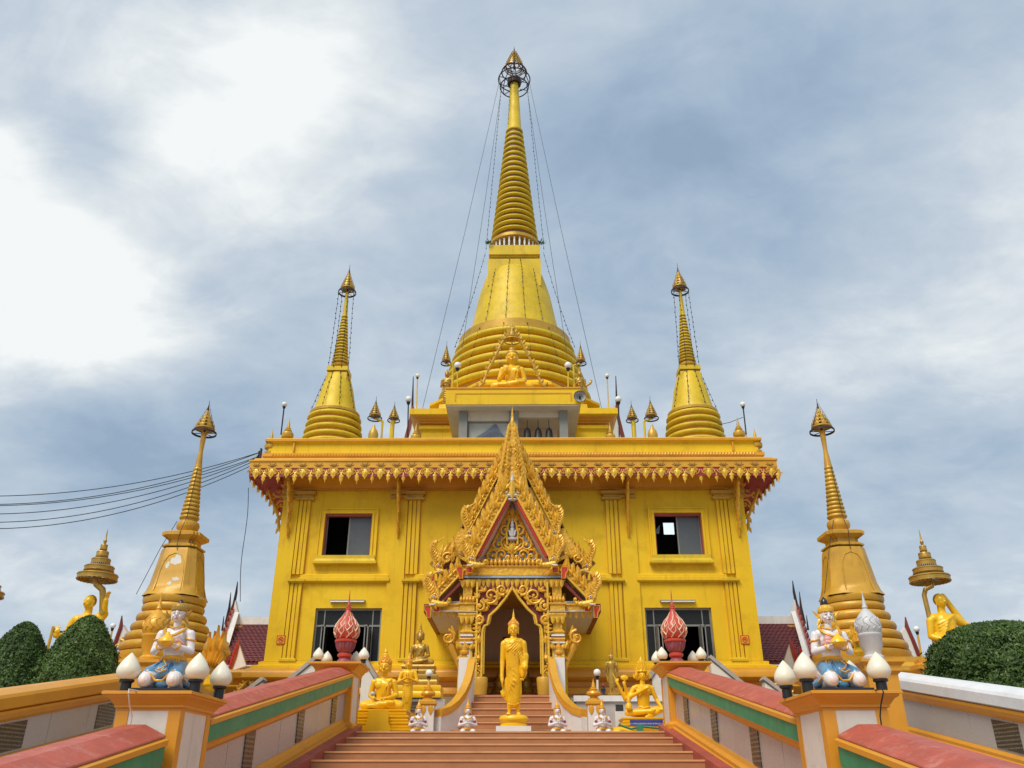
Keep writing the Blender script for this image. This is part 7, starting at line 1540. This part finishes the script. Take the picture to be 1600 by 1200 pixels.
# ================================================================ monks carrying umbrellas
def monk(px, py_h, Y, s, label, side):
    c = at(px, py_h, Y); hk = wpx(11.5, py_h, Y)*1.0; k0 = hk/.118; t = thing('monk_statue', label, 'statue', (c.x, Y, 2.38)); m = MB(); zc = c.z-2.38
    H = 1.47*k0; z0 = zc-H
    def kz(x, y, z): return (x*k0, y*k0, z*k0+z0)
    m.cap(kz(0, 0, .3), .2*k0, kz(0, 0, .9), .2*k0, sy=.7); m.cap(kz(0, 0, .85), .17*k0, kz(0, 0, 1.13), .18*k0, sy=.75); m.cap(kz(-.15, 0, 1.2), .085*k0, kz(.15, 0, 1.2), .085*k0); m.cap(kz(0, 0, 1.25), .06*k0, kz(0, 0, 1.38), .058*k0)
    for q in (-1, 1): m.cap(kz(q*.08, 0, .05), .06*k0, kz(q*.08, 0, .35), .08*k0)
    if side < 0:   # left photo monk: viewer-right arm raised holding the pole
        m.cap(kz(.18, 0, 1.17), .07*k0, kz(.24, .06, 1.30), .06*k0); m.cap(kz(.12, .02, 1.16), .07*k0, kz(.24, .02, 1.34), .06*k0); m.cap(kz(.24, .02, 1.32), .055*k0, kz(.265, -.04, 1.50), .04*k0); hand(m, kz(.265, -.04, 1.50), (0, 0, 1), (-1, 0, 0), .16*k0, 1, .8)
        m.cap(kz(-.20, 0, 1.17), .07*k0, kz(-.28, .0, .95), .055*k0); m.cap(kz(-.28, 0, .95), .055*k0, kz(-.33, -.2, .93), .04*k0); hand(m, kz(-.33, -.2, .93), (0, -.3, 1), (0, -1, 0), .15*k0, -1, .8)
        for i in range(4): m.tube([kz(.16-.02*i, -.06, 1.26), kz(.04-.05*i, -.15, 1.1-.05*i), kz(-.1-.02*i, -.12, .9)], .012*k0, 5)
    else:          # right photo monk: viewer-right arm bent up behind the head, bowl on the other
        m.cap(kz(.20, 0, 1.18), .07*k0, kz(.36, .02, 1.08), .055*k0); m.cap(kz(.36, .03, 1.05), .06*k0, kz(.13, .12, 1.58), .045*k0); m.cap(kz(.36, .02, 1.1), .06*k0, kz(.38, -.02, .75), .05*k0)
        m.cap(kz(-.21, 0, 1.17), .065*k0, kz(-.25, .0, .93), .05*k0); m.cap(kz(-.25, 0, .93), .05*k0, kz(-.05, -.2, .82), .04*k0); hand(m, kz(-.05, -.2, .82), (.9, -.1, .1), (0, -1, 0), .16*k0, -1, .5)
        m.ell(kz(.13, -.14, .93), (.11*k0, .10*k0, .1*k0), 14, 10)
        for i in range(6): m.tube([kz(.16, -.07, 1.27-.01*i), kz(.0-.02*i, -.155, 1.17-.05*i), kz(-.15, -.09, 1.1-.05*i)], .010*k0, 5)
    head_prims(m, kz(0, -.02, 1.47), .118*k0, turn=R(-22) if side < 0 else R(18)); part_mesh(remesh(m, 'body', 'statue_gold', .013*max(1, k0), 2), 'body', t)
    MB().ell(kz(0, .01, 1.50), (.088*k0, .098*k0, .10*k0), 18, 10).build('scalp', 'dull_gold', t, 60)
    MB().rect([(0, -.0), (.05, .05), (0, max(.2, z0))], -.3, .3, -.3, .3).build('pedestal', 'statue_orange', t, 0)
    if side < 0: MB().tube([kz(-.38, -.25, .70), kz(-.37, -.25, 1.06)], .022*k0, 6).build('staff', 'old_gold', t, 40)
    return t, k0, z0
def big_umb(px, pyh, pyt, Y, rpx, pole_pts, label, pr=.05):
    a = at(px, pyh, Y); P = [Vector(at(*q, Y)) for q in pole_pts]; b = P[0]; t = thing('tiered_umbrella', label, 'umbrella', (b.x, Y, b.z), 'umbrellas over the monk statues')
    MB().tube([p_-b for p_ in P], pr, 10).build('pole', 'dull_gold', t, 50); r = wpx(rpx, pyh, Y); h = zat(pyt, Y)-a.z; dx, dz = a.x-b.x, a.z-b.z; LL = (dx, 0, dz)
    tiers = [(1.0, 0, .115), (.74, .165, .10), (.48, .31, .10), (.31, .455, .095), (.18, .60, .085)]
    for i, (f, z0, hh) in enumerate(tiers):
        rr = r*f; z0 *= h; hh *= h; m = MB(); n = 28
        m.lathe([(rr*1.0, z0), (rr*1.0, z0+hh*.85), (rr*.94, z0+hh*.97), (rr*.3, z0+hh*1.04), (.02, z0+hh*1.05)], n=n) if i else hoop(m, rr, z0, hh*.8, n, rr*.06).lathe([(rr*.96, z0+hh*.8), (rr*.9, z0+hh), (rr*.62, z0+hh*1.12)], n=n) if False else m
        if not m.v:
            hoop(m, rr, z0, hh*.9, n, rr*.05)
            vs = []; fs = []
            for k2, (q_, zz_) in enumerate(((rr*.99, z0+hh*.88), (rr*.95, z0+hh*.95), (rr*.86, z0+hh*.97))):
                for j in range(n): aa = 2*math.pi*j/n; vs.append((q_*math.cos(aa), q_*math.sin(aa), zz_))
            for k2 in range(2):
                for j in range(n): fs.append((k2*n+j, k2*n+(j+1) % n, (k2+1)*n+(j+1) % n, (k2+1)*n+j))
            m.add(vs, fs)
            for k2 in range(3): aa = math.pi*k2/3+.4; m.tube([(-rr*math.cos(aa), -rr*math.sin(aa), z0+hh*.35), (rr*math.cos(aa), rr*math.sin(aa), z0+hh*.35)], rr*.03, 4)
        for z_ in (z0, z0+hh*.72): torus(m, rr, z_, rr*.035, n, 5)
        o = m.build('tier', 'dull_gold', t, 40, LL)
        fr = MB()
        for j in range(n): aa = 2*math.pi*j/n; M = Matrix.Translation((rr*.99*math.cos(aa), rr*.99*math.sin(aa), z0))@Matrix.Rotation(aa+math.pi/2, 4, 'Z'); fr.leaf((0, 0), R(-90), r*.07, r*.06, 0, .006, M=M, n=3)
        stuffy(fr.build('fringe', 'silver_paint' if i in (0, 2) else 'dull_gold', o, 30))
    MB().lathe([(.025*r*2, -.1), (.03*r*2, h*.70), (r*.08, h*.73), (r*.10, h*.76), (r*.05, h*.79), (r*.035, h*.88), (.004, h)], n=12).build('spike', 'dull_gold', t, 40, LL); return t
monk(141, 942, 20, -1, 'golden monk statue with shaved head rising behind the pointed hedge at left', -1)
big_umb(151.5, 906, 825, 20, 29.5, [(160, 960), (161, 930), (160, 921), (151, 913), (149, 904)], 'five tiered golden umbrella with bent handle above the left monk statue', .075)
monk(1468, 940, 20, 1, 'golden monk statue with arm raised to its head behind the round bush at right', 1)
big_umb(1453.5, 909, 829, 20, 29.5, [(1462, 1010), (1450, 955), (1444, 930), (1446, 921), (1456, 916), (1456, 906)], 'five tiered golden umbrella on a tall bent pole beside the right monk statue', .055)
q = at(-14, 940, 20); t = big_umb(-26, 932, 860, 20, 28, [(-14, 1010), (-14, 940), (-26, 930)], 'golden tiered umbrella barely showing at the left edge of the picture', .06)

# ================================================================ side galleries
tile = MB().add([(-.5, 0, 0), (.5, 0, 0), (-.5, 1, .06), (.5, 1, .06), (-.5, 0, -.05), (.5, 0, -.05), (0, -.28, -.01), (0, -.28, -.05)], [(0, 6, 1, 3, 2), (4, 5, 7), (0, 4, 7, 6), (6, 7, 5, 1)])
def gallery(s):
    w = 'left' if s < 0 else 'right'; X0 = 7.2; Yr = 33.0; zr = zat(976, Yr); c = lambda px, py, Y: at(px, py, Y).x-at(801.5, py, Y).x
    Xe = abs(c(357, 976, Yr)); ze = zat(1034, 29.5); Ye = 29.5
    t = thing('side_gallery', f'side gallery roof of maroon tiles with white ridge beyond the {w} end of the hall', 'building', (s*9, 31, 2.4)); L = (-s*9, -31, -2.4)
    Xb = abs(c(336, 1034, Ye))
    MB().add([(s*X0, Yr, zr), (s*Xe, Yr, zr), (s*Xb, Ye, ze), (s*X0, Ye, ze), (s*X0, Yr, zr-.1), (s*Xe, Yr, zr-.1), (s*Xb, Ye, ze-.1), (s*X0, Ye, ze-.1)], [(0, 1, 2, 3), (4, 7, 6, 5), (0, 3, 7, 4), (1, 5, 6, 2), (2, 6, 7, 3), (0, 4, 5, 1)]).build('roof', 'roof_tile', t, 0, L)
    tl = MB(); rows = 24; d = Vector((0, Ye-Yr, ze-zr)); Ls = d.length; u = d/Ls; nn_ = Vector((0, -u.z, u.y)); nn_ = nn_ if nn_.z > 0 else -nn_
    for r_ in range(rows):
        f = (r_+.5)/rows; xe = Xe+(Xb-Xe)*f; nx = int((xe-X0)/.17)
        for i in range(nx):
            cx = X0+(i+.5+(.5 if r_ % 2 else 0))*.17
            if cx > xe: continue
            o = Vector((s*cx, Yr, zr))+d*f+nn_*.03
            sx = .08; sy = Ls/rows*.62
            a = o-u*sy+nn_*.0; b = o+u*sy+nn_*.045
            tl.add([a+Vector((-sx, 0, 0)), a+Vector((sx, 0, 0)), b+Vector((sx, 0, 0)), b+u*.05, b+Vector((-sx, 0, 0)), b+Vector((sx, 0, 0))-nn_*.04, b+u*.05-nn_*.04, b+Vector((-sx, 0, 0))-nn_*.04], [(0, 1, 2, 3, 4), (2, 5, 6, 3), (3, 6, 7, 4)])
    stuffy(tl.build('roof_tiles', 'roof_tile', t, 0, L))
    zt_ = zat(964, Yr)
    tipx = abs(c(369, 912, Yr)); tipz = zat(912, Yr)
    xs = [X0, abs(c(376, 965, Yr)), abs(c(371, 955, Yr)), abs(c(369, 935, Yr)), tipx]; zs_ = [zt_, zt_, zt_+.12, zat(938, Yr), tipz]
    out = [(s*X0, zr-.05), (s*X0, zt_), (s*xs[1], zt_), (s*abs(c(370.5, 957, Yr)), zat(957, Yr)), (s*abs(c(367, 935, Yr)), zat(938, Yr)), (s*abs(c(364, 950, Yr)), zat(950, Yr)), (s*Xe, zr-.05)]
    MB().prism(out, Yr-.10, Yr+.10).build('ridge', 'white_paint', t, 0, L)
    # chofa spikes, red trim and white bargeboard down the gable slope
    def C(px, py, Y=Yr): return (s*abs(c(px, py, Y)), Y, zat(py, Y))
    MB().tube([C(369, 908), C(367, 925), C(363, 945), C(358, 965)], [.015, .05, .06, .05], 6).tube([C(358.5, 925), C(356, 950), C(350, 975)], [.012, .05, .05], 6).tube([C(347.5, 962), C(345, 985)], [.012, .045], 6).build('roof_spike', 'rusty_iron', t, 40, L)
    A, B = C(362, 950), C(334, 1034, Ye)
    MB().tube([A, tuple((Vector(A)+Vector(B))/2+Vector((0, 0, -.05))), B], .05, 6).build('red_bargeboard', 'stringer_red', t, 0, L)
    for k in range(9):
        p_ = Vector(A).lerp(Vector(B), (k+.5)/9); MB().leaf((p_.x, p_.z), R(90-s*25), .24, .11, p_.y, .04, bend=.3*s, n=4).build('bargeboard_leaf', 'maroon', t, 30, L)
    A, B = C(366, 958, Yr-.1), C(343, 1034, Ye); MB().tube([A, B], [.13, .13], 4, flat=.6).build('white_bargeboard', 'white_paint', t, 0, L)
    MB().add([C(365, 977, Yr-.3), C(378, 977, Yr-.3), C(363, 988, Yr-.8)], [(0, 1, 2)]).build('gold_corner', 'gold_trim', t, 0, L)
    MB().box(min(s*X0, s*Xb), max(s*X0, s*Xb), 30.2, 35, 2.4, ze-.05).build('wall', 'cream_white', t, 0, L)
    # lower porch gable in front: white valley board, red crests
    D = lambda px, py: C(px, py, 28.0)
    MB().add([D(372, 1006), D(383, 1040), D(364, 1046), D(358, 1046), D(370, 1006)]+[(x, y+.12, z) for x, y, z in (D(372, 1006), D(383, 1040), D(364, 1046), D(358, 1046), D(370, 1006))], [(0, 1, 2, 3, 4), (9, 8, 7, 6, 5)]+[(i, i+5, (i+1) % 5+5, (i+1) % 5) for i in range(5)]).build('valley_board', 'white_paint', t, 0, L)
    MB().tube([D(372.5, 996), D(371, 1010), D(366, 1025), D(358, 1046)], [.012, .04, .07, .07], 6).tube([D(358, 1010), D(356, 1025), D(350, 1043)], [.012, .05, .06], 6).build('red_crest', 'stringer_red', t, 40, L)
    cr = MB()
    for (a0, a1) in ((D(371, 1008), D(358, 1046)), (D(357, 1018), D(350, 1043))):
        for k in range(7): p_ = Vector(a0).lerp(Vector(a1), (k+.5)/7); cr.leaf((p_.x, p_.z), R(90-s*15), .15, .07, p_.y-.08, .03, n=3)
    cr.build('crest_leaves', 'bright_red', t, 30, L)
gallery(-1); gallery(1)
# small chapels behind hedges / stupas
def chapel(pts_px, Y, label, s):
    t = thing('chapel_roof', label, 'building', (at(*pts_px['mid'], Y).x, Y, 2.4)); o = t.location; L = (-o.x, -o.y, -o.z)
    def A(px, py, dy=0): p_ = at(px, py, Y+dy); return (p_.x, Y+dy, p_.z)
    a, b, c_, d = [A(*q) for q in pts_px['board']]
    MB().add([a, b, c_, d]+[(x, y+.25, z) for x, y, z in (a, b, c_, d)], [(0, 1, 2, 3), (7, 6, 5, 4)]+[(i, i+4, (i+1) % 4+4, (i+1) % 4) for i in range(4)]).build('bargeboard', 'white_paint', t, 0, L)
    P_ = [A(*q) for q in pts_px['spike']]; MB().tube(P_, [.015]+[.06]*(len(P_)-2)+[.07], 6).build('red_ridge_spike', 'maroon', t, 40, L)
    G0, G1, G2, G3 = [A(*q, .3) for q in pts_px['gable']]
    MB().add([G0, G1, G2, G3]+[(x, y+.3, z) for x, y, z in (G0, G1, G2, G3)], [(0, 1, 2, 3), (7, 6, 5, 4)]+[(i, i+4, (i+1) % 4+4, (i+1) % 4) for i in range(4)]).build('gable', 'maroon', t, 0, L)
    m = MB()
    for (px, py, a0, L_) in pts_px['orn']: p_ = A(px, py); m.leaf((p_[0], p_[2]), R(a0), L_, L_*.45, Y-.05, .06, bend=.3*s, n=5, lobes=1); m.scroll((p_[0], p_[2]), L_*.3, 1.3, R(90), L_*.06, Y-.1, s, 3)
    m.build('gable_carving', 'carved_gold', t, 35, L)
    MB().box(min(G0[0], G2[0]), max(G0[0], G2[0]), Y+.35, Y+4, 2.4, min(G0[2], G1[2], G2[2], G3[2])+.3).build('wall', 'cream_white', t, 0, L)
chapel(dict(mid=(195, 1040), board=[(181, 1000), (190, 975), (199, 990), (184, 1012)], spike=[(190.5, 962), (189, 980), (184, 994), (178, 1012)], gable=[(184, 1012), (200, 1000), (228, 1020), (210, 1050)],
            orn=[(188, 1012, 60, .7), (196, 1020, 40, .7), (205, 1010, 60, .8), (215, 1002, 30, .7), (200, 1030, 50, .6), (255, 1025, 120, .6), (248, 1035, 90, .5)]), 24.5, 'white and maroon gabled chapel roof with gold carving between hedge and left stupa', -1)
chapel(dict(mid=(1425, 1040), board=[(1408, 990), (1416, 978), (1440, 1030), (1432, 1036)], spike=[(1414.5, 964), (1417, 980), (1426, 1000), (1440, 1036)], gable=[(1384, 1005), (1400, 998), (1420, 1034), (1390, 1034)],
            orn=[(1390, 1000, 120, .6), (1396, 1010, 110, .7), (1405, 1020, 100, .7), (1412, 1024, 90, .6), (1400, 1026, 60, .6), (1388, 1022, 90, .5)]), 24.5, 'white and maroon gabled chapel roof with gold carving between right stupa and round bush', 1)
# rear gate crests beside the roof block
for s in (-1, 1):
    w = 'left' if s < 0 else 'right'; X = s*abs(at(641, 660, 36).x-at(801.5, 660, 36).x)
    t = thing('rear_gable', f'thin white and red gable end of the rear hall showing {w} of the roof block', 'building', (X, 36, 10.6))
    def A(px, py): return (s*abs(at(px, py, 36).x-at(801.5, py, 36).x)-X, zat(py, 36)-10.6)
    MB().prism([A(642, 640), A(647, 632), A(650, 650), A(655, 690), A(637, 690)], 0, .2).build('gable_board', 'white_paint', t, 0)
    MB().prism([A(641, 634), A(644, 634), A(643, 650), A(634, 690), A(628, 690), A(637, 655)], -.06, .1).build('red_edge', 'maroon', t, 0)
    a, b = A(643.5, 588), A(642, 636); MB().tube([(a[0], 0, a[1]), (b[0], 0, b[1])], [.02, .06], 6).build('roof_spike', 'rusty_iron', t, 40)
    MB().prism([A(651, 652), A(655, 670), A(660, 690), A(650, 690), A(645, 670)], .2, .5).build('roof_slope', 'roof_tile', t, 0)
# golden flame crested creature statue behind the left kneeling figure
def naga_crest(px, py, Y, label, w, h, flip, mname='gold_trim'):
    p_ = at(px, py, Y); t = thing('flame_crest_statue', label, 'statue', (p_.x, Y, p_.z)); W_ = wpx(w, py, Y); H_ = zat(py-h, Y)-p_.z; m = MB()
    m.cap((0, 0, .02), W_*.30, (-.02*flip, 0, H_*.30), W_*.16, sy=.8); m.cap((-.02*flip, 0, H_*.30), W_*.15, (0, 0, H_*.55), W_*.22, sy=.7); m.cap((0, 0, H_*.55), W_*.2, (-.1*flip, 0, H_*.62), W_*.10)
    for k in range(5): m.tube([(math.cos(a)*W_*(.30-.02*k), math.sin(a)*W_*.26, H_*(.02+.035*k)) for a in np.linspace(0, 2*math.pi, 17)[:-1]], W_*.05, 6, closed=True)
    b = part_mesh(remesh(m, 'body', 'statue_gold', .016, 2), 'body', t)
    c_ = MB()
    for k in range(7):
        f = k/6; x = W_*(-.40+.80*f); L_ = H_*(.30+.22*math.sin(f*math.pi)+.06*(k % 2)); c_.leaf((x*.75, H_*.42), R(90-(f-.5)*38), L_, W_*.42, -.05*(k % 2), .12, bend=(f-.5)*.3, n=7, lobes=2)
        c_.leaf((x*.8, H_*.30), R(90-(f-.5)*60), L_*.62, W_*.36, -.12, .10, bend=(f-.5)*.3, n=6, lobes=1)
    c_.build('flame_crest', mname, t, 35)
naga_crest(330, 1072, 13.5, 'shiny gold serpent statue with a tall flame crest behind the left kneeling figure', 38, 95, -1)
naga_crest(1342, 1020, 19.2, 'small carved gold flame crest at the foot of the right stupa', 22, 46, 1, 'carved_gold')
naga_crest(277, 1010, 19.2, 'small carved gold flame crest at the foot of the left stupa', 18, 40, 1, 'carved_gold')
# ================================================================ signs and tube lights on the facade
for px, s in ((440.5, -1), (1162.5, 1)):
    q = at(px, 1000.5, 24); x = -abs(q.x) if s < 0 else abs(q.x); z = q.z
    t = thing('no_smoking_sign', f'small square orange and red no smoking sign on the {"left" if s<0 else "right"} corner of the hall', 'sign', (q.x, YW-.085, z))
    hw_ = wpx(6.6, 1000, 24); MB().box(-hw_, hw_, -.02, -.001, -hw_*1.02, hw_*1.02).build('board', 'sign_red', t, 0); MB().box(-hw_*.82, hw_*.82, -.024, -.021, -hw_*.84, hw_*.84).build('face', 'sign_orange', t, 0)
    M = Matrix.Translation((0, -.027, 0))@Matrix.Rotation(R(90), 4, 'X'); tt = MB(); torus(tt, hw_*.55, 0, hw_*.09, 24, 5); r_ = MB().add(tt.v, tt.f, M); r_.tube([(-hw_*.38, -.03, hw_*.38), (hw_*.38, -.03, -hw_*.38)], hw_*.07, 5); r_.build('red_ring', 'sign_red', t, 0)
    MB().box(-hw_*.34, hw_*.30, -.029, -.026, -hw_*.12, hw_*.02).tube([(hw_*.2, -.028, hw_*.05), (hw_*.1, -.028, hw_*.18), (hw_*.25, -.028, hw_*.3)], hw_*.035, 4).build('cigarette', 'slab_black', t, 0)
    q = at(543.5 if s < 0 else 1058.5, 940.5, 24); t = thing('tube_light', f'unlit fluorescent tube light above the {"left" if s<0 else "right"} doorway', 'lamp', (q.x, YW-.05, q.z), 'tube lights above the doors')
    hl_ = wpx(27.5, 940, 24); MB().box(-hl_, hl_, -.03, .05, .0, .045).build('housing', 'grey_frame', t, 0); MB().tube([(-hl_*.96, -.05, -.01), (hl_*.96, -.05, -.01)], .018, 8).build('tube', 'globe_plastic', t, 40)
# ================================================================ cables
Pc = [((405, 707), (0, 775)), ((403, 708), (0, 788)), ((405, 713), (0, 790)), ((402, 715), (0, 803)), ((400, 719), (0, 816)), ((404, 722), (0, 826))]
nm = ['topmost', 'second from the top', 'third from the top', 'fourth from the top', 'fifth from the top', 'lowest']
for i, (a, b) in enumerate(Pc):
    pts = []; d0 = b[1]-a[1]
    for k in range(31):
        t_ = 1.7*k/30; pts.append(at(a[0]*(1-t_), a[1]+2*.95*d0*t_-.90*d0*t_*t_, 23.6-1.5*t_))
    tag(MB().tube(pts, .012, 5).build('power_cable', 'cable', None, 0), f'{nm[i]} of the dark cables sagging from the left roof corner', 'cable', 'cables from the left roof corner')
q0 = at(388, 770, 23); q1 = at(374, 930, 23); pts = [at(388+(374-388)*f+2*math.sin(f*7), 762+178*f, 23) for f in np.linspace(0, 1, 14)]
tag(MB().tube(pts, .010, 5).build('hanging_wire', 'cable', None, 0), 'thin wire hanging down from the left eave corner', 'wire')
tag(MB().tube([at(1122, 664, 25), at(1140, 660, 25), at(1161, 652, 25)], .010, 4).build('roof_wire', 'cable', None, 0), 'thin wire from the right roof stupa to the corner lamp', 'wire')
bk = MB(); c0 = at(405, 714, 23.6)
for k in range(6): bk.lathe([(.03, 0), (.05, .02), (.05, .06), (.03, .08)], cx=c0.x+random.uniform(-.06, .06), cy=23.55, n=8, M=Matrix.Translation((0, 0, c0.z-.28+.075*k)))
bk.box(c0.x+.03, c0.x+.07, 23.5, 23.6, c0.z-.32, c0.z+.25); tag(bk.build('cable_bracket', 'rusty_iron', None, 30), 'dark insulator bracket holding the cables on the left roof corner', 'bracket')
for s in (-1, 1):
    q = at(207 if s < 0 else 1373, 1085, 7.22); zt_ = 2.3
    tag(MB().tube([(0, .05, .0), (0, -.235, -.005), (.005, -.24, -.03), (-.002, -.16, -.12), (.004, -.09, -.2), (0, -.08, -.42)], .006, 5).build('lamp_wire', 'cable' if s > 0 else 'cream_white', None, 40, (q.x, 7.37, zt_)), f'loose lamp wire running down the {"left" if s<0 else "right"} foreground pillar', 'wire', 'loose wires on the foreground pillars')
